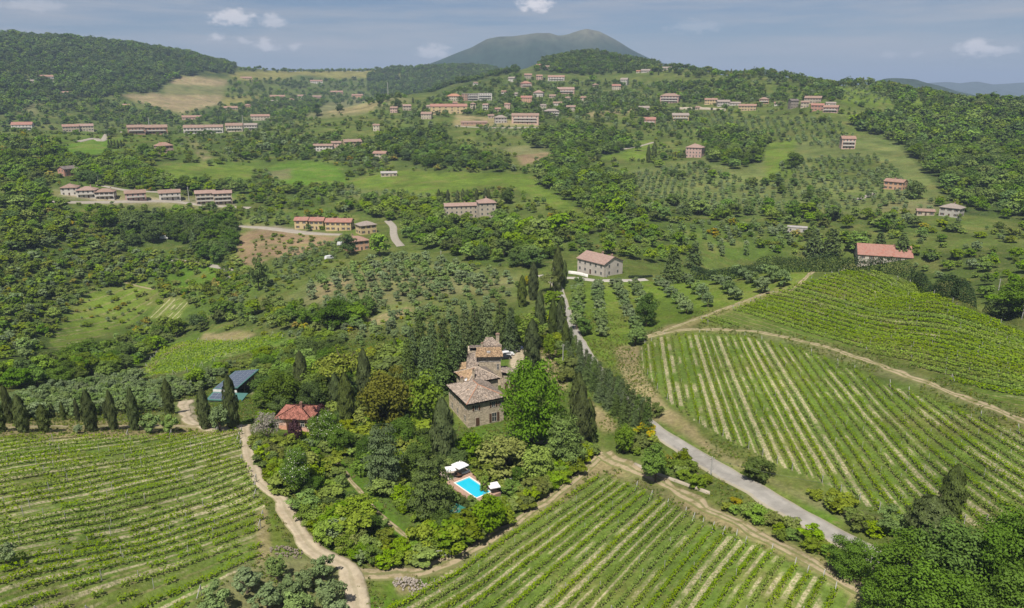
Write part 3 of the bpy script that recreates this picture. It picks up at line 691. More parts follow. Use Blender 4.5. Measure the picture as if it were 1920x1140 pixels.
def crown(kind, lod, seed):
    """lod 0 near, 1 middle, 2 far; returns verts, faces, tint"""
    rng = np.random.default_rng(seed * 101 + lod * 7 + sum(map(ord, kind)))
    cnt = {0: 1.0, 1: .30, 2: .085}[lod]; sz = {0: 1.0, 1: 1.75, 2: 3.0}[lod]
    P = []; N = []; T = []; S = []
    def add(p, n, t, s): P.append(p); N.append(n); T.append(t); S.append(np.broadcast_to(s, (len(p),)))
    if kind in ('broadleaf', 'lime', 'oak', 'olive', 'shrub', 'broom', 'bush', 'plum'):
        zc, rx, rz, ncl, base = dict(broadleaf=(.52, .44, .46, 38, 3300), lime=(.50, .46, .49, 70, 13000), oak=(.50, .48, .48, 46, 7000), olive=(.54, .46, .44, 28, 2200), shrub=(.42, .5, .52, 22, 1500), broom=(.42, .5, .5, 18, 1300), bush=(.46, .5, .5, 26, 1900), plum=(.55, .44, .42, 26, 1700))[kind]
        g = rng.normal(size=(ncl, 3)); g /= np.linalg.norm(g, axis=1)[:, None]
        g[:, 2] = np.where(g[:, 2] < -.9, -g[:, 2], g[:, 2])
        lob = 1 + .22 * np.sin(3 * np.arctan2(g[:, 1], g[:, 0]) + seed) * rng.uniform(.3, 1)
        rr = rng.uniform(.45, .85, ncl) * lob
        c = g * rr[:, None] * np.array([rx, rx, rz]) + np.array([0, 0, zc])
        rad = rng.uniform(.24, .40, ncl) * rx * (1.0 if kind != 'olive' else .9)
        p, n, cid = clump_cloud(c, rad, max(3, int(base * cnt / ncl)), rng, rough=(.45, .3, .2)[lod])
        ct = rng.uniform(.84, 1.16, ncl)
        t = ct[cid] * rng.uniform(.88, 1.12, len(p))
        p[:, 2] = np.maximum(p[:, 2], .02)
        ls = dict(broadleaf=.033, lime=.0165, oak=.023, olive=.040, shrub=.058, broom=.055, bush=.045, plum=.042)[kind]
        add(p, n, t, ls * sz)
    elif kind in ('cypress', 'column'):
        n_ = int(3400 * cnt); z = rng.uniform(0.02, 1, n_) ** .9
        prof = np.where(z < .36, .74 + .26 * z / .36, np.clip(1 - ((z - .36) / .64) ** 2, 0, 1) ** .62)
        a = rng.uniform(0, 2 * math.pi, n_); lump = 1 + .17 * np.sin(a * 3 + z * 17 + seed) + .09 * np.sin(a * 5 - z * 29 + seed * 2)
        rr = .5 * prof * lump * rng.uniform(.84, 1.04, n_)
        p = np.stack([np.cos(a) * rr, np.sin(a) * rr, z], 1); nn = np.stack([np.cos(a), np.sin(a), rng.uniform(.1, .9, n_)], 1) + rng.normal(size=(n_, 3)) * .3
        add(p, nn, (1 + .2 * np.sin(a * 3 + z * 17 + seed)) * rng.uniform(.7, 1.3, n_), .045 * sz * np.array([1.0]))
    elif kind in ('fir', 'cedar'):
        lay = 15 if kind == 'fir' else 10; per = int((200 if kind == 'fir' else 520) * cnt)
        for k in range(lay):
            z = .10 + .87 * k / lay; R_ = (.5 * (1 - z) ** .85 + .03) if kind == 'fir' else .5 * math.sqrt(max(0, 1 - ((z - .35) / .68) ** 2)) * rng.uniform(.8, 1.1)
            nb = 9 if kind == 'fir' else 7
            ba = rng.uniform(0, 6.28) + np.arange(nb) * 6.283 / nb + rng.normal(size=nb) * .2; bl = R_ * rng.uniform(.72, 1.12, nb)
            m = max(nb, int(per * (R_ / .35 + .25))); w = rng.integers(0, nb, m); f = rng.uniform(.15, 1, m) ** .7
            side = rng.normal(size=m) * .085 * (1 - f * .5) * (1.4 if kind == 'cedar' else 1.0)
            rr = bl[w] * f; drop = (-.10 * f if kind == 'fir' else .03 * np.sin(f * 3) - .02) * R_ / .3
            p = np.stack([np.cos(ba[w]) * rr - np.sin(ba[w]) * side, np.sin(ba[w]) * rr + np.cos(ba[w]) * side, z + drop + rng.normal(size=m) * (.012 if kind == 'fir' else .008) + rng.normal(size=nb)[w] * .012], 1)
            nn = np.stack([np.cos(ba[w]) * .5, np.sin(ba[w]) * .5, np.full(m, .9)], 1) + rng.normal(size=(m, 3)) * .3
            add(p, nn, rng.uniform(.8, 1.2, nb)[w] * rng.uniform(.7, 1.3, m) * (.8 + .4 * f), (.028 if kind == 'fir' else .021) * sz)
    elif kind == 'pine':         # umbrella pine
        ncl = 26; a = rng.uniform(0, 6.28, ncl); r_ = np.sqrt(rng.uniform(0, 1, ncl)) * .42
        c = np.stack([np.cos(a) * r_, np.sin(a) * r_, .80 - r_ * .35 + rng.normal(size=ncl) * .02], 1); rad = rng.uniform(.10, .16, ncl)
        p, n, cid = clump_cloud(c, rad, int(80 * cnt) + 3, rng); ct = rng.uniform(.8, 1.2, ncl)
        add(p, n, ct[cid] * rng.uniform(.75, 1.25, len(p)), .028 * sz)
    elif kind == 'twigs':        # leafless grey tree: thin twig blades
        ncl = 30; g = rng.normal(size=(ncl, 3)); g /= np.linalg.norm(g, axis=1)[:, None]; g[:, 2] = np.abs(g[:, 2])
        c = g * rng.uniform(.25, .42, ncl)[:, None] + np.array([0, 0, .5])
        p, n, cid = clump_cloud(c, rng.uniform(.1, .2, ncl), int(34 * cnt) + 2, rng); add(p, n, rng.uniform(.7, 1.3, len(p)), .05 * sz)
    P = np.concatenate(P); N = np.concatenate(N); T = np.concatenate(T); S = np.concatenate(S)
    v, f = leaf_quads(P, N, S, rng, .16 if kind == 'twigs' else .62)
    return v, f, np.repeat(T, 4)

M_BARK = plain('bark', (.085, .065, .048), .95, .1, .3, 4)
LM = {
 'hedge': leaf_mat('leaf_hedge', (0.0260, 0.0460, 0.0140), .01, .1, trans=.1),
 'bigleaf': leaf_mat('leaf_roadside', (.092, .165, .020), .006, .08, .06), 'broadleaf': leaf_mat('leaf_broadleaf', (0.1405, 0.2308, 0.0207), .022, .28), 'dark': leaf_mat('leaf_dark', (0.0760, 0.1319, 0.0194), .02, .25), 'lime': leaf_mat('leaf_lime', (.095, .185, .008), .004, .05, .04),
 'gold': leaf_mat('leaf_holm_gold', (.125, .130, .017), .005, .08, .06), 'olive': leaf_mat('leaf_olive', (.150, .215, .072), .015, .2, .2, .15), 'cypress': leaf_mat('leaf_cypress', (0.0683, 0.0917, 0.0250), .015, .22, trans=.08),
 'fir': leaf_mat('leaf_fir', (0.0651, 0.0996, 0.0269), .015, .25, trans=.08), 'cedar': leaf_mat('leaf_cedar', (0.1215, 0.1863, 0.0466), .01, .15), 'pine': leaf_mat('leaf_pine', (0.1588, 0.1976, 0.0292), .015, .15),
 'shrub': leaf_mat('leaf_shrub', (0.1405, 0.2001, 0.0246), .03, .36), 'yellow': leaf_mat('leaf_yellowgreen', (0.1487, 0.2148, 0.0182), .02, .2), 'broom': leaf_mat('leaf_broom', (0.3000, 0.2300, 0.0100), .015, .2), 'broomgreen': leaf_mat('leaf_broom_green', (0.1782, 0.2187, 0.0243), .02, .25),
 'plum': leaf_mat('leaf_plum', (0.0560, 0.0252, 0.0280), .02, .15), 'twig': leaf_mat('leaf_twig', (0.2508, 0.2310, 0.1848), .02, .15), 'pale': leaf_mat('leaf_pale', (0.2228, 0.2498, 0.0743), .01, .12), 'woods': leaf_mat('leaf_woods', (0.1030, 0.1782, 0.0220), .03, .34), 'vine': leaf_mat('leaf_vine', (0.2091, 0.3128, 0.0120), .012, .12, trans=.45), 'blossom': leaf_mat('leaf_blossom', (.105, .185, .016), .004, .06, .05), 'white': leaf_mat('petal_white', (0.6200, 0.6200, 0.5000), .01, .1),
}
# species: (crown shape, leaf colour, width/height, object name, category)
SPEC = {
 'broadleaf_tree': ('broadleaf', 'broadleaf', 1.0, 'tree'), 'wood_tree': ('broadleaf', 'woods', 1.0, 'tree'), 'dark_tree': ('oak', 'dark', 1.05, 'tree'), 'lime_tree': ('lime', 'lime', .95, 'tree'), 'holm_oak': ('oak', 'gold', .95, 'tree'),
 'olive_tree': ('olive', 'olive', 1.0, 'olive tree'), 'big_tree': ('lime', 'bigleaf', 1.0, 'tree'), 'cypress_tree': ('cypress', 'cypress', .30, 'cypress'), 'hedge_conifer': ('fir', 'fir', .62, 'conifer'), 'fir_tree': ('fir', 'fir', .62, 'conifer'), 'cedar_tree': ('cedar', 'cedar', .85, 'cedar'),
 'umbrella_pine': ('pine', 'pine', 1.0, 'pine'), 'shrub': ('shrub', 'shrub', 1.3, 'shrub'), 'yellow_shrub': ('shrub', 'yellow', 1.3, 'shrub'), 'broom_bush': ('broom', 'broom', 1.3, 'broom'), 'plum_tree': ('plum', 'plum', .95, 'tree'), 'bare_tree': ('twigs', 'twig', .9, 'tree'), 'pale_tree': ('bush', 'pale', 1.2, 'tree'),
 'round_bush': ('bush', 'dark', 1.2, 'bush'), 'dark_conifer': ('cedar', 'fir', .72, 'conifer'), 'blossom_tree': ('lime', 'blossom', .85, 'tree'), 'green_bush': ('bush', 'broadleaf', 1.25, 'bush'), 'yellow_tree': ('broadleaf', 'yellow', 1.0, 'tree'),
}
SMALL = {'shrub', 'yellow_shrub', 'broom_bush', 'round_bush', 'green_bush'}
PROTO = {}
def proto(sp, lod, var):
    key = (sp, lod, var)
    if key not in PROTO:
        shape, lm, _, _ = SPEC[sp]
        v, f, t = crown(shape, lod, var)
        mats, fm = [LM[lm]], None
        if shape == 'broom' or sp == 'blossom_tree':
            mats = [LM[lm], LM['broomgreen'] if shape == 'broom' else LM['white']]
            g = np.random.default_rng(var).random(len(f)); fm = (g < (.45 if shape == 'broom' else .07)).astype(int)
        rng = np.random.default_rng(var + 5)
        tr = dict(broadleaf=(.36, .030, 5), lime=(.3, .035, 6), oak=(.3, .035, 6), olive=(.26, .045, 4), cypress=(.5, .018, 0), fir=(.85, .022, 0), cedar=(.8, .028, 0), pine=(.68, .028, 7), shrub=(.25, .03, 4), broom=(.2, .02, 4), bush=(.3, .035, 5), plum=(.3, .03, 5), twigs=(.3, .03, 8))[shape]
        PROTO[key] = (new_mesh(sp + '_crown', v, f, mats, fm, t), trunk_mesh(sp + '_trunk', tr[0], tr[1], tr[2] if lod < 2 else min(tr[2], 3), rng, M_BARK))
    return PROTO[key]
NVAR = {0: 4, 1: 4, 2: 5}
PLANTS = []
def plant(sp, x, y, h, label, group=None, w=None, first=False, sink=0.0):
    PLANTS.append(dict(sp=sp, x=x, y=y, z=float(zat(x, y)) - sink, h=h, w=(w or SPEC[sp][2] * h * random.uniform(.85, 1.35) * (1.12 if sp in ('wood_tree', 'broadleaf_tree', 'dark_tree') else 1.0)), label=label, group=group, first=first, noun=None))
def T(sp, px, base, top, label, wpx=None, group=None, rmin=0.0):
    """one tree: foot at photo point (px, base), top at row top"""
    p = at(px, base, rmin); s = slant(p); dep = math.asin((CAMZ - p.z) / s)
    h = max(.5, CAMZ + math.hypot(p.x, p.y) * float(ray(px, top)[1]) - p.z)
    plant(sp, p.x, p.y, h, label, group, (wpx * s / FPX) if wpx else None, True)
    return p
KEEP_OUT = [(q.x, q.y, 2.4) for q in (at(*t) for t in ((628, 865), (645, 885), (662, 905), (680, 925), (700, 948), (720, 968), (742, 988), (765, 1008)))] + [(q.x, q.y, 2.6) for q in (at(*t) for t in ((905, 815), (930, 820), (960, 835), (985, 848), (960, 885), (985, 880), (940, 890)))]     # (x, y, r) where scattered plants may not stand
EXCL = [VY_TERR, VY_PLOT, VY_SMALL]
def patch(mix, poly, spacing, h, label, group, jitter=.8, angle=None, rmin=0.0, row=None, prob=1.0, rmax=1e9, free=False):
    """scatter over the ground seen inside a photo outline; mix: [(species, share)]"""
    W = wpoly(poly, 20, rmin)
    W = [q for q in W if math.hypot(*q) < rmax * 1.3]
    xs = [q[0] for q in W]; ys = [q[1] for q in W]
    a = random.uniform(0, 3.14) if angle is None else angle
    ca, sa = math.cos(a), math.sin(a)
    U = [(x * ca + y * sa, -x * sa + y * ca) for x, y in W]
    u0, u1 = min(q[0] for q in U), max(q[0] for q in U); v0, v1 = min(q[1] for q in U), max(q[1] for q in U)
    sv = row or spacing
    gu, gv_ = np.meshgrid(np.arange(u0, u1 + spacing, spacing), np.arange(v0, v1 + sv, sv))
    if gu.size > 60000: gu, gv_ = gu[::2, ::2], gv_[::2, ::2]
    gu = gu + (RNG.random(gu.shape) - .5) * jitter * spacing; gv_ = gv_ + (RNG.random(gv_.shape) - .5) * jitter * sv * (.35 if row else 1)
    x = (gu * ca - gv_ * sa).ravel(); y = (gu * sa + gv_ * ca).ravel()
    px, py = proj(x, y, zat(x, y))
    ok = inpoly(px, py, poly) & visible(x, y, 1.5)
    if not free:
        for ex in EXCL: ok &= ~(inpoly(px, py, ex) | inpoly(px, py - 9, ex) | inpoly(px, py - 18, ex))
    ok = ok & (np.hypot(x, y) >= rmin) & (np.hypot(x, y) < rmax) & (RNG.random(x.size) < prob)
    x, y = x[ok], y[ok]
    for kx, ky, kr in KEEP_OUT:
        k = (x - kx) ** 2 + (y - ky) ** 2 > kr * kr; x, y = x[k], y[k]
    for c, w_ in ROADC:             # nothing grows on the roads and tracks
        if len(x) and c[:, 1].min() < 330: k = ((x[:, None] - c[None, :, 0]) ** 2 + (y[:, None] - c[None, :, 1]) ** 2).min(1) > (w_ * .72 + h[1] * .14) ** 2; x, y = x[k], y[k]
    names = [m[0] for m in mix]; pr = np.array([m[1] for m in mix], float); pr /= pr.sum()
    ch = RNG.choice(len(names), size=len(x), p=pr)
    for i in range(len(x)):
        sp = names[ch[i]]; hh = (h[0] + (h[1] - h[0]) * random.random() ** 1.4 * (1.3 if random.random() < .12 else 1.0)) * random.uniform(.85, 1.1) * (.55 if sp in SMALL and mix[0][0] not in SMALL else 1.0)
        lb = label if isinstance(label, str) else label.get(sp, label[None])
        plant(sp, x[i], y[i], hh, lb, group); PLANTS[-1]['noun'] = lb
LANDMARKS = []   # (short name, photo x, photo y, rmin)
def fit(base, tail):
    if len((base + ' ' + tail).split()) > 16:
        for w in (' between ', ' below ', ' behind ', ' above ', ' beside ', ' right of ', ' covering ', ' beyond ', ' before ', ' sloping ', ' under ', ' on ', ' in '):
            if len((base + ' ' + tail).split()) > 16 and w in base: base = base.split(w)[0]
    return base + ', ' + tail
def place_labels(lst):
    """say where each scattered tree stands: beside which landmark, on which side, how near"""
    marks = [(nm, at(a, b, rm), a, b) for nm, a, b, rm in LANDMARKS]; seen = {}
    for p in lst:
        px, py = proj(p['x'], p['y'], p['z']); best = min(marks, key=lambda m: math.hypot((px - m[2]), (py - m[3]) * 1.8) + .3 * abs(math.hypot(p['x'], p['y']) - math.hypot(m[1].x, m[1].y)))
        dx, dy = px - best[2], (py - best[3]) * 1.8
        side = ('right of' if dx > 0 else 'left of') if abs(dx) > abs(dy) else ('below' if dy > 0 else 'above')
        seen.setdefault((p['noun'], side, best[0]), []).append((math.hypot(dx, dy), p))
    for (noun, side, nm), q in seen.items():
        q.sort(key=lambda t: t[0])
        for i, (_, p) in enumerate(q): p['label'] = fit(p['label'], '%s %s the %s' % (['nearest', 'second nearest', 'third nearest', 'fourth nearest', 'fifth nearest'][i] if i < 5 else ORD(i + 1) + ' nearest', side, nm)) if len(q) > 1 else fit(p['label'], '%s the %s' % (side, nm))
def instancer(nm, lb, src, pos, size, k):
    """one mass of stuff: copies of the forms in a collection standing at given places"""
    n = len(pos); pts = bpy.data.meshes.new(nm + '_places'); pts.vertices.add(n); pts.vertices.foreach_set('co', np.asarray(pos, np.float32).ravel())
    turn = np.zeros((n, 3)); turn[:, 2] = RNG.uniform(0, 6.28, n)
    for an, val in (('size', size), ('turn', turn)):
        q = pts.attributes.new(an, 'FLOAT_VECTOR', 'POINT'); q.data.foreach_set('vector', np.asarray(val, np.float32).ravel())
    q = pts.attributes.new('form', 'INT', 'POINT'); q.data.foreach_set('value', RNG.integers(0, k, n).astype(np.int32))
    o = tag(link(nm, pts), lb, kind='stuff')
    g = bpy.data.node_groups.new(nm + '_nodes', 'GeometryNodeTree')
    g.interface.new_socket('Geometry', in_out='INPUT', socket_type='NodeSocketGeometry'); g.interface.new_socket('Geometry', in_out='OUTPUT', socket_type='NodeSocketGeometry')
    N = g.nodes; gi = N.new('NodeGroupInput'); go = N.new('NodeGroupOutput'); ip = N.new('GeometryNodeInstanceOnPoints'); ci = N.new('GeometryNodeCollectionInfo')
    ci.inputs['Collection'].default_value = src; ci.inputs['Separate Children'].default_value = True; ci.inputs['Reset Children'].default_value = True
    ip.inputs['Pick Instance'].default_value = True
    def na(an, tp): a = N.new('GeometryNodeInputNamedAttribute'); a.data_type = tp; a.inputs['Name'].default_value = an; return a.outputs['Attribute']
    er = N.new('FunctionNodeEulerToRotation'); g.links.new(na('turn', 'FLOAT_VECTOR'), er.inputs[0])
    g.links.new(gi.outputs[0], ip.inputs['Points']); g.links.new(ci.outputs[0], ip.inputs['Instance']); g.links.new(na('form', 'INT'), ip.inputs['Instance Index'])
    g.links.new(er.outputs[0], ip.inputs['Rotation']); g.links.new(na('size', 'FLOAT_VECTOR'), ip.inputs['Scale']); g.links.new(ip.outputs[0], go.inputs[0])
    md = o.modifiers.new('growth', 'NODES'); md.node_group = g
def emit_plants(limits):
    """the largest in the picture become trees of their own, the rest a mass per kind"""
    for p in PLANTS:
        d = math.sqrt(p['x'] ** 2 + p['y'] ** 2 + (p['z'] - CAMZ) ** 2); p['d'] = d
        px, py = proj(p['x'], p['y'], p['z'] + p['h'] * .6); inn = -20 < px < 1940 and -20 < py < 1160
        p['size'] = max(p['h'], p['w']) / d * (1.0 if inn else .05) + (5 if p['first'] and inn else 0)
    cat_of = lambda p: {'olive_tree': 'olive', 'cypress_tree': 'cypress'}.get(p['sp'], 'shrub' if p['sp'] in SMALL else 'conifer' if SPEC[p['sp']][3] in ('conifer', 'cedar', 'pine') else 'tree')
    by = {}
    for p in PLANTS: by.setdefault(cat_of(p), []).append(p)
    rest = {}
    for c, lst in by.items():
        lst.sort(key=lambda p: -p['size'])
        place_labels([p for p in lst[:limits.get(c, 270)] if not p['first'] and p['noun']])
        for i, p in enumerate(lst):
            lod = 0 if p['d'] < 330 else 1 if p['d'] < 800 else 2
            if i < limits.get(c, 270):
                cr, tk = proto(p['sp'], min(lod, 1), random.randrange(NVAR[min(lod, 1)]))
                nm = p['sp']
                e = empty(nm, (p['x'], p['y'], p['z']), random.uniform(0, 6.28)); e.scale = (p['w'], p['w'], p['h'])
                tag(e, p['label'], SPEC[p['sp']][3], p['group'])
                for q, me in (('crown', cr), ('trunk', tk)):
                    o = bpy.data.objects.new(q, me); COL.objects.link(o); o.parent = e
            else:
                rest.setdefault((p['sp'], max(lod, 1) if p['d'] > 260 else 0), []).append(p)
    names = {'olive_tree': ('olive_groves', 'grey-green olive groves covering the slopes'), 'cypress_tree': ('cypress_woods', 'dark cypresses standing in the far woods')}
    for (sp, lod), lst in rest.items():
        src = bpy.data.collections.new(sp + '_kinds_%d' % lod)
        k = NVAR[lod]
        for v in range(k):
            cr, tk = proto(sp, lod, v)
            cv = np.empty(len(cr.vertices) * 3, np.float32); cr.vertices.foreach_get('co', cv)
            src.objects.link(bpy.data.objects.new('%s_form_%d' % (sp, v), cr))
        nm, lb = names.get(sp, ('%s_growth' % sp, {'shrub': 'scrub of green bushes over the slopes'}.get(sp, '%s mass on the slopes and hills' % sp.replace('_', ' '))))
        instancer(nm, lb, src, np.array([(p['x'], p['y'], p['z']) for p in lst]), np.array([(p['w'], p['w'], p['h']) for p in lst]), k)
# ------------------------------------------------------------------ vine rows
M_POST = plain('grey_post', (.36, .35, .32), .9, .1, .15, 3)
M_WOODPOST = plain('weathered_wood', (.20, .165, .12), .9, .1, .2, 3)
_b = MB(); _b.box(-.035, .035, -.035, .035, -.3, 1.75); POST_ME = _b.mesh('post', M_POST)
_b = MB(); _b.box(-.05, .05, -.05, .05, -.3, 1.8); _b.solid([(-.05, -.05, 1.7), (.05, -.05, 1.7), (.05, .05, 1.7), (-.05, .05, 1.7), (-1.05, -.05, -.1), (-.95, -.05, -.1), (-.95, .05, -.1), (-1.05, .05, -.1)], [(0, 1, 2, 3), (4, 7, 6, 5), (0, 4, 5, 1), (1, 5, 6, 2), (2, 6, 7, 3), (3, 7, 4, 0)]); ENDPOST_ME = _b.mesh('end_post', M_POST)
ORD = lambda n: '%d%s' % (n, 'th' if 10 <= n % 100 <= 20 else {1: 'st', 2: 'nd', 3: 'rd'}.get(n % 10, 'th'))
def vine_rows(poly, d, s, label, group, height, width, per_m, gap, post_gap, size):
    W = np.array(wpoly(poly, 12)); u = W @ np.array([-d.y, d.x]); v = W @ np.array([d.x, d.y])
    segs = []
    k0, k1 = int(math.floor(u.min() / s)) - 1, int(math.ceil(u.max() / s)) + 1
    for k in range(k0, k1 + 1):
        c = k * s; xs = []          # the ground stripes put the rows at whole multiples of the spacing
        n = len(u)
        for i in range(n):
            j = (i + 1) % n
            if (u[i] - c) * (u[j] - c) < 0: xs.append(v[i] + (v[j] - v[i]) * (c - u[i]) / (u[j] - u[i]))
        xs.sort(); best = None
        for a, b in zip(xs[::2], xs[1::2]):
            if b - a > 5 and (best is None or b - a > best[1] - best[0]): best = (a, b)
        if best: segs.append((c, best[0] + random.uniform(0, 1), best[1] - random.uniform(0, 1.2)))
    rowk = 0
    for c, a, b in segs:
        L = b - a; n = int(L * per_m)
        t = RNG.uniform(0, L, n)
        dens = vnoise(t / 2.2 + c * 7.3, np.full(n, c * 1.7), 71) * .7 + vnoise(t / 9 + c, np.full(n, c * .37), 72) * .6
        t = t[dens > gap]; n = len(t)
        if n < 10: continue
        rowk += 1
        vig = .88 + .24 * vnoise(t / 1.3 + c * 3, np.full(n, c), 73)
        hh = height * vig
        z = .25 + RNG.random(n) ** .8 * hh; off = RNG.normal(size=n) * width * (.5 + .4 * vig)
        off = np.clip(off, -.75, .75)
        x = d.x * (a + t) - d.y * (c + off); y = d.y * (a + t) + d.x * (c + off)
        x0, y0 = d.x * a - d.y * c, d.y * a + d.x * c; z0 = float(zat(x0, y0))
        p = np.stack([x - x0, y - y0, zat(x, y) - z0 + z], 1)
        sgn = np.sign(off)[:, None]
        nr = np.stack([-d.y * sgn[:, 0], d.x * sgn[:, 0], np.full(n, 1.2)], 1) + RNG.normal(size=(n, 3)) * .4
        vv, ff = leaf_quads(p, nr, np.full(n, size), RNG, .7)
        o = empty('vine_row', (x0, y0, z0))
        link('leaves', new_mesh('leaves', vv, ff, LM['vine'], tint=np.repeat(RNG.uniform(.75, 1.25, n), 4)), o)
        tag(o, label % ORD(rowk), 'vine row', group)
        m = max(1, int(L / post_gap)); az = math.atan2(d.y, d.x)
        sh = random.uniform(-.4, .4)
        for q in range(m + 1):
            tt = L * min(max(q + (sh if 0 < q < m else 0), 0), m) / m; xx, yy = d.x * (a + tt) - d.y * c, d.y * (a + tt) + d.x * c
            end = q in (0, m)
            if end and random.random() < .45: continue
            link('end_post' if end else 'post', ENDPOST_ME if end else POST_ME, o, (xx - x0, yy - y0, float(zat(xx, yy)) - z0), az + (math.pi if q == 0 else 0) + random.uniform(-.1, .1))
    return rowk
VD = {nm: (poly, d, s) for nm, poly, d, s in VINES}
def _vr(nm, *a): return vine_rows(*VD[nm], *a)
nv = [_vr('left', '%s vine row up from the near side of the wide gappy left vineyard', 'vine rows of the left vineyard', .85, .22, 24, .44, 13, .165),
      _vr('front', '%s vine row in from the lower left edge of the front vineyard', 'vine rows of the front vineyard', 1.0, .27, 34, .16, 9, .16),
      _vr('lower', '%s vine row from the right end of the straw-striped right vineyard', 'vine rows of the striped right vineyard', 1.05, .22, 21, .10, 11, .18),
      _vr('upper', '%s vine row up from the curved track in the upper right hill vineyard', 'vine rows of the upper right vineyard', 1.05, .28, 17, .04, 12, .28),
      _vr('small', '%s vine row of the small valley vineyard beyond the solar barn', 'vine rows of the small valley vineyard', .9, .3, 5, .3, 14, .36)]
print('vine rows', nv)

# ------------------------------------------------------------------ houses
PAL = {'plaster': (.47, .43, .39), 'white': (.66, .64, .60), 'cream': (.56, .49, .36), 'yellow': (.60, .43, .16), 'ochre': (.50, .34, .14), 'pink': (.56, .33, .27), 'rose': (.50, .27, .25), 'stone': (.36, .31, .23), 'orange': (.60, .27, .13), 'grey': (.42, .41, .39), 'brick': (.34, .14, .08), 'dark': (.10, .09, .08), 'tan': (.46, .38, .27), 'red': (.42, .12, .08)}
ROOFP = {'red': (.33, .125, .085), 'terra': (.30, .155, .105), 'brown': (.26, .155, .11), 'pinkish': (.31, .19, .15), 'grey': (.27, .225, .19), 'dark': (.09, .075, .07), 'orange': (.40, .16, .075), 'flat': (.40, .38, .36)}
_wm, _rm = {}, {}
def mute(c, k=.45): g = (.43, .37, .29); return tuple(a * (1 - k) + b * k for a, b in zip(c, g))
def wall_mat(k):
    if k not in _wm: _wm[k] = plain('wall_' + k, mute(PAL[k]), .9, .15, .14, .5, .1, col2=tuple(c * .8 for c in mute(PAL[k])), thr=(.5, .7))
    return _wm[k]
def roof_mat(k):
    if k not in _rm: _rm[k] = plain('roof_' + k, tuple(a * .55 + b * .45 for a, b in zip(ROOFP[k], (.24, .20, .17))), .9, .1, .25, 1.2, .3, col2=tuple(c * .8 + .03 for c in ROOFP[k]), thr=(.48, .64), tint=False)
    return _rm[k]
M_PANE = plain('window_pane', (.035, .04, .045), .15, .5, .1)
M_FRAME = plain('window_frame', (.50, .47, .42), .7, .2, .05)
M_SHUT = plain('brown_shutter', (.085, .045, .028), .7, .2, .15)
M_RAIL = plain('balcony_slab', (.50, .46, .41), .85, .1, .1)
M_CHIM = plain('chimney_plaster', (.42, .33, .25), .9, .1, .15)
def window_mesh(w=1.0, h=1.35, shutters=True, nm='window'):
    b = MB()
    b.box(-w / 2 - .08, w / 2 + .08, -.05, .10, -h / 2 - .1, -h / 2, 0); b.box(-w / 2 - .08, w / 2 + .08, -.05, .10, h / 2, h / 2 + .08, 0)
    b.box(-w / 2 - .08, -w / 2, -.05, .10, -h / 2, h / 2, 0); b.box(w / 2, w / 2 + .08, -.05, .10, -h / 2, h / 2, 0)
    b.box(-w / 2, w / 2, -.028, .10, -h / 2, h / 2, 1); b.box(-.03, .03, -.04, -.028, -h / 2, h / 2, 0)
    if shutters:
        for s in (-1, 1): b.box(s * (w * .78 + .08) - w * .24, s * (w * .78 + .08) + w * .24, -.06, .02, -h / 2 - .02, h / 2 + .02, 2)
    return b.mesh(nm, [M_FRAME, M_PANE, M_SHUT])
WIN_ME = window_mesh(); WIN_PLAIN = window_mesh(shutters=False); WIN_BIG = window_mesh(2.2, 2.0, False); 
def door_mesh():
    b = MB(); b.box(-.6, .6, -.05, .1, 0, 2.2, 0); b.box(-.5, -.02, -.07, -.05, .05, 2.1, 1); b.box(.02, .5, -.07, -.05, .05, 2.1, 1); return b.mesh('door', [M_FRAME, M_SHUT])
DOOR_ME = door_mesh()
def chimney_mesh():
    b = MB(); b.box(-.35, .35, -.3, .3, -1.2, .75, 0); b.box(-.45, .45, -.4, .4, .75, .85, 0); b.box(-.3, .3, -.25, .25, .85, 1.05, 1); b.prism([(-.5, 1.05), (.5, 1.05), (0, 1.3)], -.42, .42, 1); return b.mesh('chimney', [M_CHIM, roof_mat('terra')])
CHIM_ME = chimney_mesh()
def roof_gable(w, d, z, rise, over, th=.18):
    """ridge along x, walls w by d centred on the origin"""
    b = MB(); W = w / 2 + over; D = d / 2 + over; dz = rise * over / (d / 2); e = z - dz
    prof = [(-D, e), (0, z + rise), (D, e), (D, e + th), (0, z + rise + th), (-D, e + th)]
    n = len(prof)
    i = 0
    for x in (-W, W): b.v += [(x, y, q) for y, q in prof]
    quads = [(0, 1), (1, 2), (2, 3), (3, 4), (4, 5), (5, 0)]
    for p, q in quads: b.f.append([p, q, q + n, p + n]); b.m.append(0)
    for o in (0, n): b.f.append([o + 0, o + 1, o + 4, o + 5]); b.m.append(0); b.f.append([o + 1, o + 2, o + 3, o + 4]); b.m.append(0)
    return b
def roof_hip(w, d, z, rise, over, th=.18):
    b = MB(); W = w / 2 + over; D = d / 2 + over; m = min(W, D); rx, ry = W - m, D - m
    dz = rise * over / (min(w, d) / 2); e = z - dz
    lo = [(-W, -D, e), (W, -D, e), (W, D, e), (-W, D, e)]; up = [(x, y, q + th) for x, y, q in lo]
    r1, r2 = ((-rx, 0, z + rise), (rx, 0, z + rise)) if W >= D else ((0, -ry, z + rise), (0, ry, z + rise))
    pts = lo + up + [r1, r2]
    if W >= D: tops = [(4, 5, 9, 8), (5, 6, 9), (6, 7, 8, 9), (7, 4, 8)]
    else: tops = [(4, 5, 8), (5, 6, 9, 8), (6, 7, 9), (7, 4, 8, 9)]
    b.solid(pts, tops + [(0, 1, 5, 4), (1, 2, 6, 5), (2, 3, 7, 6), (3, 0, 4, 7), (0, 3, 2, 1)])
    return b
G1 = 'houses of the hillside village'; G2 = 'houses along the left ridge'; G3 = 'houses on the far left slopes'; G4 = 'farmhouses on the right slope'; G5 = 'houses in the middle valley'
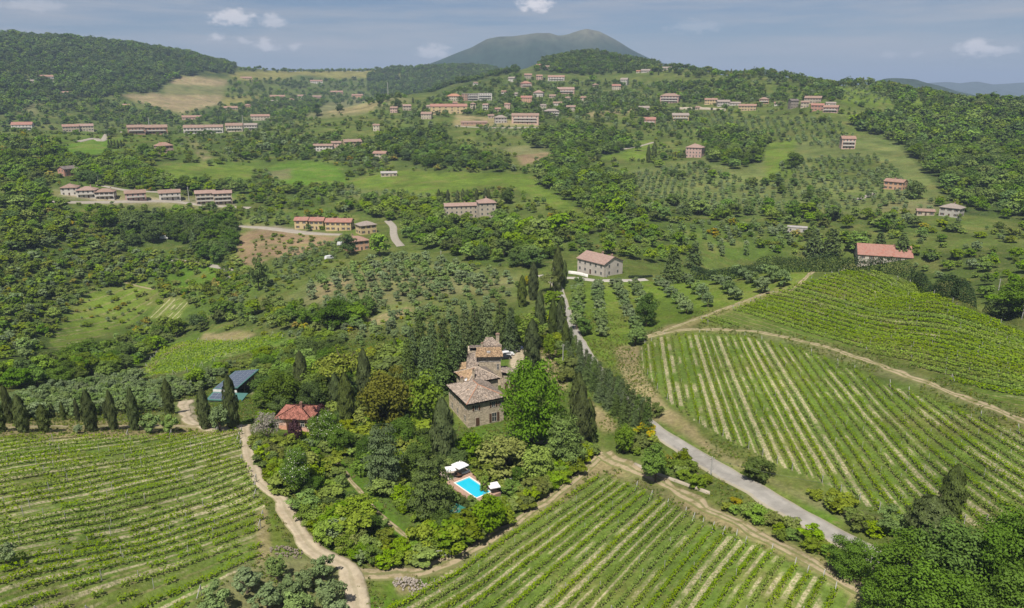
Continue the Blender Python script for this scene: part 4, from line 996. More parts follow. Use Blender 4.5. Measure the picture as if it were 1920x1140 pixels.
def house(px0, px1, base, floors, wall, roof, label, style='gable', yaw=0, dr=.7, chim=1, balc=False, cat='house', rmin=0.0, group=None, win=None, hgt=2.9, door=True, name=None, maxcol=6, dz=0.0, dmax=13):
    p = at((px0 + px1) / 2, base, rmin); s = slant(p); wpx = (px1 - px0) * s / FPX
    ya = R(yaw); k = abs(math.cos(ya)) + dr * abs(math.sin(ya)); w = wpx / k * (.88 if group == G2 else 1.0); d = max(5.0, min(w * dr, dmax))
    vd = Vector((p.x, p.y, 0)).normalized()
    ext = (w * abs(math.sin(ya)) + d * abs(math.cos(ya))) / 2
    c = p + vd * ext; az = math.atan2(-vd.x, vd.y)
    rz = az + ya
    cr, sr = math.cos(rz), math.sin(rz)
    zs = [float(zat(c.x + a * cr - b_ * sr, c.y + a * sr + b_ * cr)) for a in (-w / 2, w / 2) for b_ in (-d / 2, d / 2)]
    z0 = float(p.z) + dz; H = floors * hgt
    e = empty(name or ('row_house' if cat == 'row house' else 'house'), (c.x, c.y, z0), rz)
    tag(e, label, cat, group)
    zsc = {G1: 1.22, G2: 1.3, G3: 1.15}.get(group, 1.12 if group == G4 and base < 300 else 1.0); e.scale = (1, 1, zsc)
    zb = (min(zs + [z0]) - z0 - .6) / zsc
    wm = wall_mat(wall); b = MB()
    if style == 'gable':
        rise = d / 2 * .42; b.prism([(-d / 2, zb), (d / 2, zb), (d / 2, H), (0, H + rise), (-d / 2, H)], -w / 2, w / 2)
        b.v = [(q[1], q[0], q[2]) for q in b.v]; b.f = [f[::-1] for f in b.f]
        rb = roof_gable(w, d, H + .02, rise, .5)
    elif style == 'hip':
        rise = min(w, d) / 2 * .45; b.box(-w / 2, w / 2, -d / 2, d / 2, zb, H); rb = roof_hip(w, d, H + .02, rise, .6)
    elif style == 'shed':
        rise = 1.0; b.box(-w / 2, w / 2, -d / 2, d / 2, zb, H); rb = MB(); rb.solid([(-w / 2 - .3, -d / 2 - .4, H), (w / 2 + .3, -d / 2 - .4, H), (w / 2 + .3, d / 2 + .3, H + rise), (-w / 2 - .3, d / 2 + .3, H + rise), (-w / 2 - .3, -d / 2 - .4, H + .15), (w / 2 + .3, -d / 2 - .4, H + .15), (w / 2 + .3, d / 2 + .3, H + rise + .15), (-w / 2 - .3, d / 2 + .3, H + rise + .15)], [(0, 3, 2, 1), (4, 5, 6, 7), (0, 1, 5, 4), (1, 2, 6, 5), (2, 3, 7, 6), (3, 0, 4, 7)])
    else:
        rise = .3; b.box(-w / 2, w / 2, -d / 2, d / 2, zb, H); rb = MB(); rb.box(-w / 2 - .2, w / 2 + .2, -d / 2 - .2, d / 2 + .2, H, H + .35)
    b.build('wall', wm, e); rb.build('roof', roof_mat(roof), e)
    big = s < 420; me = win or (WIN_ME if random.random() < .6 else WIN_PLAIN)
    nc = max(2, min(maxcol, int(w / 3.0)))
    for fl in range(floors):
        zc = fl * hgt + 1.55
        for q in range(nc):
            x = (q + .5) / nc * w - w / 2
            if fl == 0 and door and q == nc // 2: link('door', DOOR_ME, e, (x, -d / 2 - .002, 0.05)); continue
            link('window', me, e, (x, -d / 2 - .002, zc))
        for sx in (-1, 1):
            vis = (sx * cr * -c.x + sx * sr * -c.y) > .08 * math.hypot(c.x, c.y)
            if vis:
                for q in range(2): link('window', me, e, (sx * (w / 2 + .002), (q - .5) * d * .45, zc), math.pi / 2 * sx)
    if balc:
        bb = MB()
        for fl in range(1, floors): bb.box(-w * .42, w * .42, -d / 2 - 1.2, -d / 2 - .003, fl * hgt - .12, fl * hgt + .05); bb.box(-w * .42, w * .42, -d / 2 - 1.2, -d / 2 - 1.1, fl * hgt + .05, fl * hgt + .95)
        bb.build('balcony', M_RAIL, e)
    for q in range(chim):
        cx_ = random.uniform(-.32, .32) * w; cy_ = random.uniform(.05, .2) * d
        link('chimney', CHIM_ME, e, (cx_, cy_, H + rise * (1 - abs(cy_) / (d / 2)) * (1 if style in ('gable', 'hip') else 0) + .15))
    KEEP_OUT.append((c.x, c.y, max(w, d) * .62)); f_ = c - vd * (ext + 4)
    KEEP_OUT.append((f_.x, f_.y, max(w * .45, 4)))
    return e
HOUSES = [
 (808,875,214,3,'yellow','red','long yellow terrace with red roof in the village centre','gable',4,.25,3,False,G1), (897,922,188,3,'white','flat','white flat-roofed block at the village top','flat',0,.5,0,True,G1), (876,896,189,3,'grey','flat','grey and white flat-roofed block beside the white block','flat',6,.6,0,True,G1),
 (866,876,189,3,'brick','flat','narrow brick block joined to the grey flat-roofed block','flat',0,.9,0,False,G1), (838,865,189,2,'cream','orange','orange-roofed cream house left of the brick block','hip',-8,.7,1,False,G1), (732,747,212,2,'pink','brown','small pinkish house at the crown of the pale field','gable',-15,.7,1,False,G1),
 (755,771,208,2,'tan','pinkish','tan cottage near the dry hilltop field','gable',10,.7,1,False,G1), (790,811,224,2,'tan','brown','tan house with brown roof before the yellow terrace','gable',-12,.7,1,False,G1), (927,939,214,2,'pink','terra','small pink house right of the yellow terrace','gable',12,.8,1,False,G1),
 (865,913,235,1,'brick','brown','long low brown-roofed building by the village lane','gable',2,.2,0,False,G1), (927,950,231,2,'grey','grey','grey-roofed house between the low building and pink terrace','hip',8,.7,1,False,G1), (960,1010,233,3,'pink','brown','large pinkish terrace of balconies at the village edge','gable',-4,.3,3,True,G1),
 (1020,1048,218,2,'white','grey','white house with grey roof right of the pink terrace','hip',10,.5,1,True,G1), (977,997,192,2,'orange','red','orange house with red roof in mid village','gable',0,.6,1,False,G1), (1000,1020,182,2,'white','pinkish','white house with pink hipped roof in the upper village','hip',-10,.8,1,False,G1),
 (975,997,164,2,'pink','red','pink house with red hipped roof high in the village','hip',14,.8,1,True,G1), (953,967,154,2,'white','grey','small white house among trees in the upper village','gable',-20,.7,1,False,G1), (887,896,163,2,'white','brown','tiny white house on the tree line above the flat blocks','gable',20,.7,0,False,G1),
 (983,997,148,2,'stone','terra','stone house below the wooded hill','gable',5,.7,1,False,G1), (1006,1016,129,2,'rose','red','small red-roofed house at the left foot of the wooded hill','gable',0,.7,0,False,G1), (1022,1034,132,2,'cream','brown','cream house at the foot of the wooded hill','gable',12,.7,0,False,G1),
 (1028,1058,152,2,'white','terra','wide white house with terracotta roof under the wooded hill','gable',-3,.4,2,True,G1), (1045,1076,176,2,'pink','pinkish','pink and white house with long balcony in the upper village','gable',3,.5,2,True,G1), (1037,1054,198,1,'white','brown','low white bungalow right of the orange house','gable',-8,.6,1,False,G1),
 (1147,1163,169,2,'cream','red','cream house with bright red roof on the upper meadow','gable',6,.7,1,False,G1), (1163,1178,161,3,'grey','grey','tall grey house beside the bright red roof','gable',-14,.9,1,False,G1), (1193,1200,137,1,'cream','orange','tiny cream hut below the right skyline','gable',0,.7,0,False,G1), (1203,1222,136,1,'grey','grey','low grey house below the right skyline','gable',0,.5,1,False,G1),
 (1238,1274,194,3,'rose','brown','large rose villa with loggia on the village right','hip',-12,.6,2,True,G1), (1197,1217,207,1,'grey','grey','low grey house behind dark trees near the rose villa','gable',8,.6,0,False,G1), (1207,1228,235,2,'red','red','red house with red roof below the village','gable',0,.7,1,True,G1),
 (1260,1290,227,2,'yellow','grey','yellow house with grey roof under the road wall','gable',6,.5,1,True,G1), (1062,1079,210,2,'stone','brown','brown-roofed stone house at the village lane end','gable',-6,.6,0,False,G1), (1243,1258,131,1,'white','grey','white house on the right skyline among cypresses','gable',0,.5,0,False,G1),
 (1286,1319,296,3,'rose','pinkish','rose three-storey villa beside a row of slim cypresses','hip',-14,.8,1,False,G4), (1322,1343,196,2,'yellow','terra','pale yellow house on the right ridge road','gable',0,.5,1,False,G4), (1344,1367,200,2,'grey','grey','grey house on the right ridge road','gable',10,.6,1,False,G4), (1369,1387,198,1,'grey','grey','low grey-roofed house right of the grey one','gable',0,.5,0,False,G4),
 (1386,1416,208,2,'ochre','terra','ochre house under the bright green clearing','gable',-5,.4,1,False,G4), (1424,1440,195,2,'orange','brown','orange two-storey house between two clearings','hip',0,.8,1,True,G4), (1478,1495,204,3,'dark','dark','dark slate-coloured house on the right ridge','gable',25,.8,0,False,G4), (1510,1538,194,2,'stone','brown','stone house with broad brown roof on the right ridge','gable',-8,.5,1,False,G4),
 (1521,1542,208,2,'red','red','red-walled house at the end of the ridge hamlet','gable',4,.6,1,False,G4), (1545,1570,212,2,'rose','terra','rose house at the far right end of the ridge hamlet','gable',-10,.6,1,True,G4), (1502,1515,202,2,'tan','brown','small tan house in the ridge hamlet','gable',0,.7,0,False,G4), (1549,1565,199,1,'white','grey','low white house at the wood edge of the ridge hamlet','gable',6,.6,0,False,G4),
 (1575,1600,280,3,'pink','terra','stepped pink house with balconies in the right olive groves','gable',14,.8,1,True,G4), (1660,1695,357,2,'orange','terra','orange farmhouse with red roof among right olive trees','gable',-22,.6,2,False,G4), (1765,1800,408,2,'grey','grey','grey-roofed stone farmhouse near the right wood','hip',-16,.8,1,False,G4), (1720,1747,405,1,'tan','brown','low tan farm shed beside the grey-roofed farmhouse','gable',10,.5,0,False,G4), (1478,1510,436,1,'grey','flat','low flat shed beneath the right olive groves','flat',0,.5,0,False,G4),
 (26,62,244,2,'white','red','white house with red roof at the far left','gable',-14,.7,1,True,G2), (121,147,247,2,'tan','terra','terracotta-roofed half of the long house left of the ridge lane','gable',0,.5,1,False,G2), (148,174,246,2,'cream','pinkish','pale-roofed half of the long house by the ridge lane','gable',0,.5,1,False,G2), (242,271,252,2,'brick','brown','brown terrace with pale balconies under a slim mast','gable',0,.5,2,True,G2), (273,313,252,2,'brick','brown','second brown terrace beside the masted one','gable',0,.4,2,True,G2),
 (346,384,251,2,'white','brown','left white terrace of the balconied row','gable',-8,.45,2,True,G2), (385,420,250,2,'white','brown','middle white terrace of the balconied row','gable',-8,.45,2,True,G2), (424,457,247,2,'cream','brown','cream terrace in the balconied row','gable',-8,.5,2,True,G2), (458,484,245,2,'grey','grey','grey end terrace of the balconied row','gable',-8,.5,1,True,G2), (292,325,288,2,'pink','terra','pink house with terracotta roof below the brown terraces','hip',18,.7,1,False,G2),
 (76,97,151,2,'white','terra','white house alone in the far left forest','gable',4,.6,0,True,G3), (50,68,156,1,'white','grey','low white shed below the forest house','gable',0,.5,0,False,G3), (108,132,178,1,'cream','terra','low cream farm on the far left clearing','gable',-6,.4,0,False,G3), (232,242,201,1,'white','terra','tiny white hut on the far left ridge','gable',0,.7,0,False,G3), (345,375,224,1,'pink','terra','low pinkish farm under the brown fields','gable',0,.4,0,False,G3),
 (473,504,226,2,'cream','terra','cream house behind the balconied row','gable',0,.5,1,False,G3), (559,573,186,2,'white','brown','white house left in the distant hamlet','gable',0,.7,0,False,G3), (587,602,187,2,'pink','brown','pink house in the middle of the distant hamlet','gable',0,.7,1,False,G3), (620,642,175,1,'brick','terra','long brick barn in the distant hamlet','gable',0,.4,0,False,G3), (660,681,184,2,'orange','terra','orange house at the right of the distant hamlet','gable',-8,.7,1,False,G3),
 (508,533,184,1,'brick','terra','terracotta-roofed farm among distant trees','gable',0,.5,0,False,G3), (421,444,206,1,'tan','terra','tan farm beside the brown fields','gable',6,.5,0,False,G3), (459,470,201,1,'orange','terra','small orange cottage beside the tan farm','hip',0,.8,0,False,G3), (583,604,157,2,'white','terra','white house under the golden skyline fields','gable',0,.5,0,False,G3), (453,471,149,1,'ochre','terra','ochre barn on the golden hilltop','gable',0,.5,0,False,G3), (508,520,193,1,'white','grey','white shed in front of the distant hamlet','gable',0,.6,0,False,G3),
 (589,625,284,2,'white','brown','white house with long brown roof left of the yellow one','gable',-12,.4,1,False,G5), (622,641,278,2,'pink','brown','pinkish house joining the long brown roof','gable',-8,.7,1,False,G5), (643,678,276,2,'yellow','brown','yellow-gabled house above the middle valley trees','gable',14,.6,1,False,G5), (700,728,299,2,'cream','terra','cream cottage with terracotta roof among valley trees','gable',-20,.7,1,False,G5), (715,744,331,1,'tan','flat','low barn with flat pale roof by the green field','shed',0,.5,0,False,G5),
 (120,148,367,2,'white','brown','first white villa from the left on the lower lane','hip',-14,.9,1,False,G5), (150,182,372,2,'white','pinkish','second white villa from the left on the lower lane','hip',-14,.8,1,True,G5), (184,216,375,2,'white','brown','third white villa from the left with porch','hip',-14,.7,1,True,G5), (240,271,377,2,'rose','brown','rose villa with white awnings on the lower lane','gable',0,.6,1,True,G5), (303,336,376,2,'white','brown','white villa with grey ground floor on the lower lane','gable',0,.6,1,True,G5),
 (371,403,384,3,'tan','pinkish','left half of the large tan block with dark balconies','gable',0,.6,1,True,G5), (404,434,384,3,'tan','pinkish','right half of the large tan block with solar roof lights','gable',0,.6,1,True,G5), (115,143,331,2,'red','dark','dark-roofed chalet on a red ground floor','gable',30,.8,0,False,G5), (375,406,448,1,'white','terra','low white cottage hidden among dark pines','gable',0,.4,0,False,G5),
 (554,582,430,2,'yellow','red','left unit of the red-roofed row houses','gable',-16,.9,1,False,G5), (582,612,431,2,'yellow','red','middle unit of the red-roofed row houses','gable',-16,.9,1,False,G5), (612,664,434,2,'yellow','red','long right unit of the red-roofed row houses','gable',-16,.5,2,False,G5), (668,706,440,2,'yellow','grey','bright yellow house with grey hipped roof','hip',22,.8,0,False,G5), (645,692,472,2,'orange','terra','terracotta hip-roofed house nearest the olive grove','hip',20,.8,1,False,G5),
]
FILL = [(846,858,202,2,'cream','terra','cream cottage squeezed between the orange roof and yellow terrace'), (882,892,204,2,'tan','brown','tan cottage below the grey flat-roofed block'), (905,917,206,2,'white','pinkish','white cottage below the white flat-roofed block'), (915,926,222,1,'stone','brown','stone shed above the village lane'), (946,957,205,2,'pink','terra','small pink house between village and orange house'), (1012,1024,207,2,'cream','grey','cream house above the grey-roofed white one'),
 (1088,1100,192,2,'tan','terra','tan cottage right of the white bungalow'), (1060,1072,188,1,'white','brown','low white house behind the white bungalow'), (1110,1122,163,1,'stone','brown','low stone house left of the bright red roof'), (940,950,180,2,'stone','terra','stone cottage left of the white hip-roofed house'), (1005,1017,150,2,'pink','terra','little pink house beneath the wooded hill'), (960,972,180,1,'grey','grey','grey hut among the upper village trees'),
 (1302,1316,206,1,'stone','brown','low stone house above the yellow one'), (1452,1464,198,1,'white','terra','white cottage right of the orange two-storey house'), (800,812,204,1,'stone','pinkish','stone barn left of the orange roof'), (1030,1042,184,1,'tan','brown','tan shed left of the pink and white house'), (700,712,246,2,'cream','brown','cream cottage under the pale hilltop field'), (540,552,190,1,'white','terra','white barn at the left of the distant hamlet')]
for f_ in FILL: HOUSES.append(f_ + (random.choice(('gable', 'gable', 'hip')), random.randint(-20, 20), .75, 1, random.random() < .3, G3 if f_[2] < 195 and f_[0] < 600 else G4 if f_[0] > 1290 else G1))
RMIN_BY = {G1: 760, G2: 800, G3: 1150, G4: 390, G5: 390}
for h in HOUSES:
    house(*h[:7], style=h[7], yaw=h[8], dr=h[9], chim=h[10], balc=h[11], group=h[12], rmin=RMIN_BY[h[12]], cat='house', hgt=2.9 if h[12] != G3 else 3.2)
# convent, pinkish house and red-roofed house: larger, their own shapes
e = house(833,896,411,3,'stone','pinkish','long stone convent with small square windows above the wood','gable',6,.32,1,win=WIN_PLAIN,rmin=400,cat='convent',name='convent',maxcol=9)
e2 = house(894,930,414,4,'stone','pinkish','square stone tower block at the right end of the convent','hip',10,.95,1,win=WIN_PLAIN,rmin=400,cat='convent',name='convent_tower',maxcol=3)
e3 = house(1081,1167,520,2,'plaster','pinkish','large pinkish-white house with terracotta roof by the lane bend','gable',-44,.72,2,rmin=280,cat='house',name='farmhouse',hgt=2.9,maxcol=6)
e4 = house(1606,1698,497,2,'plaster','red','white house with long red roof behind the crest hedge','gable',8,1.0,2,dmax=19,rmin=315,cat='house',name='farmhouse',hgt=2.8,dz=-1.0)
# ------------------------------------------------------------------ the stone farmhouse and the tower house
def stone_material(name, col):
    m, nt, b = mat_base(name, .95, .1); L = nt.links
    tc = nt.nodes.new('ShaderNodeTexCoord'); mp = nt.nodes.new('ShaderNodeMapping'); mp.inputs['Scale'].default_value = (2.2, 2.2, 4.2); L.new(tc.outputs['Object'], mp.inputs['Vector'])
    v = nt.nodes.new('ShaderNodeTexVoronoi'); v.inputs['Scale'].default_value = 1.0; L.new(mp.outputs[0], v.inputs['Vector'])
    ve = nt.nodes.new('ShaderNodeTexVoronoi'); ve.feature = 'DISTANCE_TO_EDGE'; L.new(mp.outputs[0], ve.inputs['Vector'])
    hs = nt.nodes.new('ShaderNodeHueSaturation'); hs.inputs['Color'].default_value = (*col, 1)
    se = nt.nodes.new('ShaderNodeSeparateColor'); L.new(v.outputs['Color'], se.inputs[0])
    r = nt.nodes.new('ShaderNodeMapRange'); r.inputs['To Min'].default_value = .6; r.inputs['To Max'].default_value = 1.35; L.new(se.outputs[0], r.inputs['Value']); L.new(r.outputs[0], hs.inputs['Value'])
    n = noise_node(nt, .5, 5, .6); r2 = nt.nodes.new('ShaderNodeMapRange'); r2.inputs['From Min'].default_value = .3; r2.inputs['From Max'].default_value = .7; r2.inputs['To Min'].default_value = .75; r2.inputs['To Max'].default_value = 1.2; L.new(n.outputs['Fac'], r2.inputs['Value'])
    k = nt.nodes.new('ShaderNodeVectorMath'); k.operation = 'SCALE'; L.new(hs.outputs[0], k.inputs[0]); L.new(r2.outputs[0], k.inputs['Scale'])
    e = nt.nodes.new('ShaderNodeMapRange'); e.inputs['From Max'].default_value = .08; L.new(ve.outputs['Distance'], e.inputs['Value'])
    x = nt.nodes.new('ShaderNodeMix'); x.data_type = 'RGBA'; x.inputs[6].default_value = (.40, .35, .28, 1); L.new(k.outputs[0], x.inputs[7]); L.new(e.outputs[0], x.inputs[0]); L.new(x.outputs[2], b.inputs['Base Color'])
    bp = nt.nodes.new('ShaderNodeBump'); bp.inputs['Strength'].default_value = .7; bp.inputs['Distance'].default_value = .06; L.new(e.outputs[0], bp.inputs['Height']); L.new(bp.outputs[0], b.inputs['Normal'])
    return m
M_STONE = stone_material('rubble_stone', (.47, .385, .275))
M_TILE = plain('old_roof_tile', (.295, .24, .195), .9, .1, .28, 1.6, tint=True, col2=(.37, .255, .175), thr=(.56, .74))
M_TILEO = plain('lichen_roof_tile', (.315, .215, .13), .9, .1, .25, 1.6, tint=True, col2=(.36, .26, .15), thr=(.52, .66))
M_TILER = plain('red_roof_tile', (.32, .135, .10), .9, .1, .15, 1.6, tint=True)
def tile_plane(corners, along, mat, parent, sp=.30, ln=.44):
    """cover tiles on a roof plane (polygon in local xyz): half-round rows running down the slope"""
    P = np.array(corners, float); n = np.cross(P[1] - P[0], P[2] - P[0]); n /= np.linalg.norm(n)
    if n[2] < 0: n = -n
    dn = np.array([0, 0, -1.0]) + n * n[2]; dn /= np.linalg.norm(dn); ac = np.cross(n, dn)
    o = P[0]; U = (P - o) @ ac; V = (P - o) @ dn; poly = list(zip(U, V))
    gu, gv_ = np.meshgrid(np.arange(U.min() + sp / 2, U.max(), sp), np.arange(V.min() + ln / 2, V.max(), ln)); gu, gv_ = gu.ravel(), gv_.ravel()
    ok = inpoly(gu, gv_, poly); gu, gv_ = gu[ok], gv_[ok]; m = len(gu)
    if m == 0: return
    gu = gu + RNG.normal(size=m) * .012; gv_ = gv_ + RNG.normal(size=m) * .03
    prof = [(-.5, .0), (-.28, .62), (.28, .62), (.5, .0)]; Vv = []
    for dv, wd, lift in ((-.54, .86, 0.0), (.54, 1.0, .035)):
        for a, h in prof:
            q = o + np.outer(gu + a * sp * .88 * wd, ac) + np.outer(gv_ + dv * ln, dn) + np.outer(h * .13 + lift + np.abs(RNG.normal(size=m)) * .008, n); Vv.append(q)
    V3 = np.stack(Vv, 1).reshape(-1, 3); b0 = np.arange(m)[:, None] * 8
    F = np.concatenate([b0 + np.array(f) for f in ((0, 1, 5, 4), (1, 2, 6, 5), (2, 3, 7, 6), (4, 5, 6, 7))], 0)
    t = np.repeat(RNG.uniform(.62, 1.38, m), 8)
    o_ = link('roof_tiles', new_mesh('roof_tiles', V3, F, mat, tint=t), parent); tag(o_, kind='stuff'); return o_
def near_window(parent, loc, rz, w=.95, h=1.4, shut=True, open_=False):
    f = MB(); f.box(-w / 2 - .14, w / 2 + .14, -.06, .1, -h / 2 - .16, -h / 2); f.box(-w / 2 - .14, w / 2 + .14, -.045, .1, h / 2, h / 2 + .16); f.box(-w / 2 - .14, -w / 2, -.045, .1, -h / 2, h / 2); f.box(w / 2, w / 2 + .14, -.045, .1, -h / 2, h / 2)
    o = f.build('window', plain_cache('window_surround', (.42, .37, .30)), parent, loc=loc, rz=rz)
    g = MB(); g.box(-w / 2, w / 2, -.012, .1, -h / 2, h / 2); g.build('pane', M_PANE, o)
    c = MB(); c.box(-.035, .035, -.03, -.013, -h / 2, h / 2); c.box(-w / 2, -.036, -.03, -.013, .1, .16); c.box(.036, w / 2, -.03, -.013, .1, .16); c.build('sash', M_FRAME, o)
    if shut:
        for s in (-1, 1):
            q = MB(); x0 = s * (w * .5 + .16); x1 = s * (w + .12); q.box(min(x0, x1), max(x0, x1), -.10, -.062, -h / 2, h / 2); 
            for k in range(7): zz = -h / 2 + h * (k + .5) / 7; q.box(min(x0, x1) + .04, max(x0, x1) - .04, -.115, -.10, zz - .05, zz + .02)
            q.build('shutter', M_SHUT, o)
    return o
_pc = {}
def plain_cache(n, c, **k):
    if n not in _pc: _pc[n] = plain(n, c, **k)
    return _pc[n]
def chimney(parent, loc, h=1.2, w=.7, mat=None, name='chimney'):
    b = MB(); b.box(-w / 2, w / 2, -w * .4, w * .4, -1.5, h); b.box(-w / 2 - .08, w / 2 + .08, -w * .4 - .08, w * .4 + .08, h, h + .1); c = b.build(name, mat or M_STONE, parent, loc=loc)
    k = MB(); k.box(-w * .35, w * .35, -w * .3, w * .3, h + .1, h + .3); k.prism([(-w * .62, h + .3), (w * .62, h + .3), (0, h + .55)], -w * .5, w * .5); k.build('cowl', roof_mat('terra'), c); return c
# main block: near corner, long sides measured off the photograph
C0 = at(878, 803); AX = Vector((8.5, 4.2, 0)).normalized(); AY = Vector((-4.2, 8.5, 0)).normalized()
WA, DA, HA = 9.6, 12.6, 6.6
oA = C0 + AX * WA / 2 + AY * DA / 2; rzA = math.atan2(AX.y, AX.x)
ZV = C0.z
vil = empty('stone_farmhouse', (oA.x, oA.y, ZV), rzA)
tag(vil, 'large stone farmhouse with brown hipped tile roof and white dish on it', 'farmhouse')
b = MB(); b.box(-WA / 2, WA / 2, -DA / 2, DA / 2, -3, HA); b.build('wall', M_STONE, vil)
rise = 2.1; roof_hip(WA, DA, HA + .02, rise, .65).build('roof', M_TILE, vil)
W2, D2 = WA / 2 + .65, DA / 2 + .65; ez = HA + .02 - rise * .65 / (WA / 2) + .18 + .01; rz_ = HA + rise + .03; ry = D2 - W2
tile_plane([(-W2, -D2, ez), (W2, -D2, ez), (0, -ry, rz_)], 0, M_TILE, vil); tile_plane([(W2, -D2, ez), (W2, D2, ez), (0, ry, rz_), (0, -ry, rz_)], 0, M_TILE, vil)
tile_plane([(W2, D2, ez), (-W2, D2, ez), (0, ry, rz_)], 0, M_TILE, vil); tile_plane([(-W2, D2, ez), (-W2, -D2, ez), (0, -ry, rz_), (0, ry, rz_)], 0, M_TILE, vil)
# rear block, a little higher, with the pale-edged hip
bx0, bx1, by0, by1, HB, rb_ = -.2, 8.2, 4.2, 12.2, 7.1, 2.2
b = MB(); b.box(bx0, bx1, by0, by1, -3, HB); b.build('wing_wall', M_STONE, vil)
wb, db = bx1 - bx0, by1 - by0; cxb, cyb = (bx0 + bx1) / 2, (by0 + by1) / 2
rbm = roof_hip(wb, db, HB + .02, rb_, .5); rbm.v = [(x + cxb, y + cyb, z) for x, y, z in rbm.v]; rbm.build('wing_roof', M_TILE, vil)
wx, wy = wb / 2 + .5, db / 2 + .5; ezb = HB + .02 - rb_ * .5 / (min(wb, db) / 2) + .19; rzb = HB + rb_ + .03; m_ = min(wx, wy); rxb = wx - m_
Bc = [(cxb - wx, cyb - wy, ezb), (cxb + wx, cyb - wy, ezb), (cxb + wx, cyb + wy, ezb), (cxb - wx, cyb + wy, ezb)]; Br = [(cxb - rxb, cyb, rzb), (cxb + rxb, cyb, rzb)]
tile_plane([Bc[0], Bc[1], Br[1], Br[0]], 0, M_TILE, vil); tile_plane([Bc[1], Bc[2], Br[1]], 0, M_TILE, vil); tile_plane([Bc[2], Bc[3], Br[0], Br[1]], 0, M_TILE, vil); tile_plane([Bc[3], Bc[0], Br[0]], 0, M_TILEO, vil)
rg = MB()
for a_, b_ in ((Bc[1], Br[1]), (Bc[2], Br[1]), (Bc[3], Br[0]), (Bc[0], Br[0])): rg.tube(Vector(a_) + Vector((0, 0, .1)), Vector(b_) + Vector((0, 0, .1)), .14, .14, 6)
rg.build('ridge_tiles', plain_cache('pale_ridge_tile', (.42, .34, .26)), vil)
rg = MB()
for a_, b_ in (((-W2, -D2, ez), (0, -ry, rz_)), ((W2, -D2, ez), (0, -ry, rz_)), ((0, -ry, rz_), (0, ry, rz_))): rg.tube(Vector(a_) + Vector((0, 0, .1)), Vector(b_) + Vector((0, 0, .1)), .13, .13, 6)
rg.build('ridge_tiles', plain_cache('red_ridge_tile', (.36, .19, .12)), vil)
# front (right) face: y = -DA/2 ; left face: x = -WA/2
for x, z, w, h in ((-2.6, 5.0, .85, 1.35), (2.0, 5.0, .85, 1.35), (4.2, 5.0, .7, 1.2)): near_window(vil, (x, -DA / 2 - .003, z), 0, w, h)
near_window(vil, (2.2, -DA / 2 - .003, 1.55), 0, 1.2, 2.3)
for x in (-2.3,):
    q = MB(); q.box(-.6, .6, -.05, .1, 0, 2.25); dr_ = q.build('door', plain_cache('door_surround', (.42, .36, .28)), vil, loc=(x, -DA / 2 - .003, .2)); q = MB(); q.box(-.48, -.01, -.09, -.051, .03, 2.1); q.box(.01, .48, -.09, -.051, .03, 2.1); q.build('door_leaf', M_SHUT, dr_)
for y in (-4.6, -1.2, 2.4, 5.2): near_window(vil, (-WA / 2 - .003, y, 5.0), -math.pi / 2, .8, 1.3, shut=False)
for y in (-4.4, .4, 4.0): near_window(vil, (-WA / 2 - .003, y, 1.9), -math.pi / 2, .8, 1.4, shut=False)
chimney(vil, (-2.2, 3.6, HA + 1.5), 1.0); chimney(vil, (1.6, 5.0, HA + 2.6), 1.0, .5)
q = MB()   # satellite dish
for k in range(12):
    a, a2 = 2 * math.pi * k / 12, 2 * math.pi * (k + 1) / 12
    q.poly([(0, .12, 0), (.42 * math.cos(a), 0, .42 * math.sin(a)), (.42 * math.cos(a2), 0, .42 * math.sin(a2))])
q.tube((0, .1, 0), (0, .25, -.9), .03, .03, 5); q.tube((0, .12, -.1), (0, -.35, -.05), .015, .015, 4)
q.build('satellite_dish', plain_cache('dish_white', (.75, .75, .75)), vil, loc=(-1.5, 2.7, HA + 2.35))
b = MB(); b.box(-WA / 2 - .5, WA / 2 + .5, -DA / 2 - .62, -DA / 2 - .5, HA - .22, HA - .1); b.build('gutter', plain_cache('gutter_copper', (.12, .07, .05)), vil)
# tower house
TW = at(912, 722); tzw = ZV + .4
tw = empty('tower_house', (TW.x, TW.y, tzw), R(3))
tag(tw, 'tall stone tower house with orange lichen roof slope and lower tiled wings', 'farmhouse')
HT = 9.2
b = MB(); b.box(-2.2, 4.0, 0, 6.0, -4, HT); b.build('wall', M_STONE, tw)
b = MB(); b.box(-2.2, 4.0, -.06, -.003, HT - 1.7, HT - 1.35); b.box(-2.2, 4.0, -.06, -.003, HT - .55, HT - .3); b.build('string_course', plain_cache('tower_plaster', (.40, .36, .31)), tw)
def slab(parent, name, pts, mat, th=.16, tiles=None):
    q = MB(); p = [Vector(t) for t in pts]; n = len(p); q.solid([tuple(t) for t in p] + [tuple(t + Vector((0, 0, th))) for t in p], [tuple(range(n))[::-1], tuple(range(n, 2 * n))] + [(k, (k + 1) % n, n + (k + 1) % n, n + k) for k in range(n)])
    o = q.build(name, mat, parent); tile_plane([(t[0], t[1], t[2] + th + .012) for t in pts], 0, tiles or mat, parent); return o
slab(tw, 'lichen_roof', [(-2.9, -.7, HT - .1), (4.6, -.7, HT - .1), (4.3, 3.3, HT + 1.15), (-2.6, 3.3, HT + 1.15)], M_TILEO, tiles=M_TILEO)
slab(tw, 'roof', [(4.5, 7.0, HT + .5), (-4.6, 7.0, HT + .5), (-4.6, 3.32, HT + 1.0), (4.5, 3.32, HT + 1.0)], M_TILE)
slab(tw, 'ridge_roof', [(-1.2, 5.0, HT + .9), (4.6, 5.0, HT + .9), (2.0, 8.8, HT + 2.2), (.2, 8.8, HT + 2.2)], M_TILE)
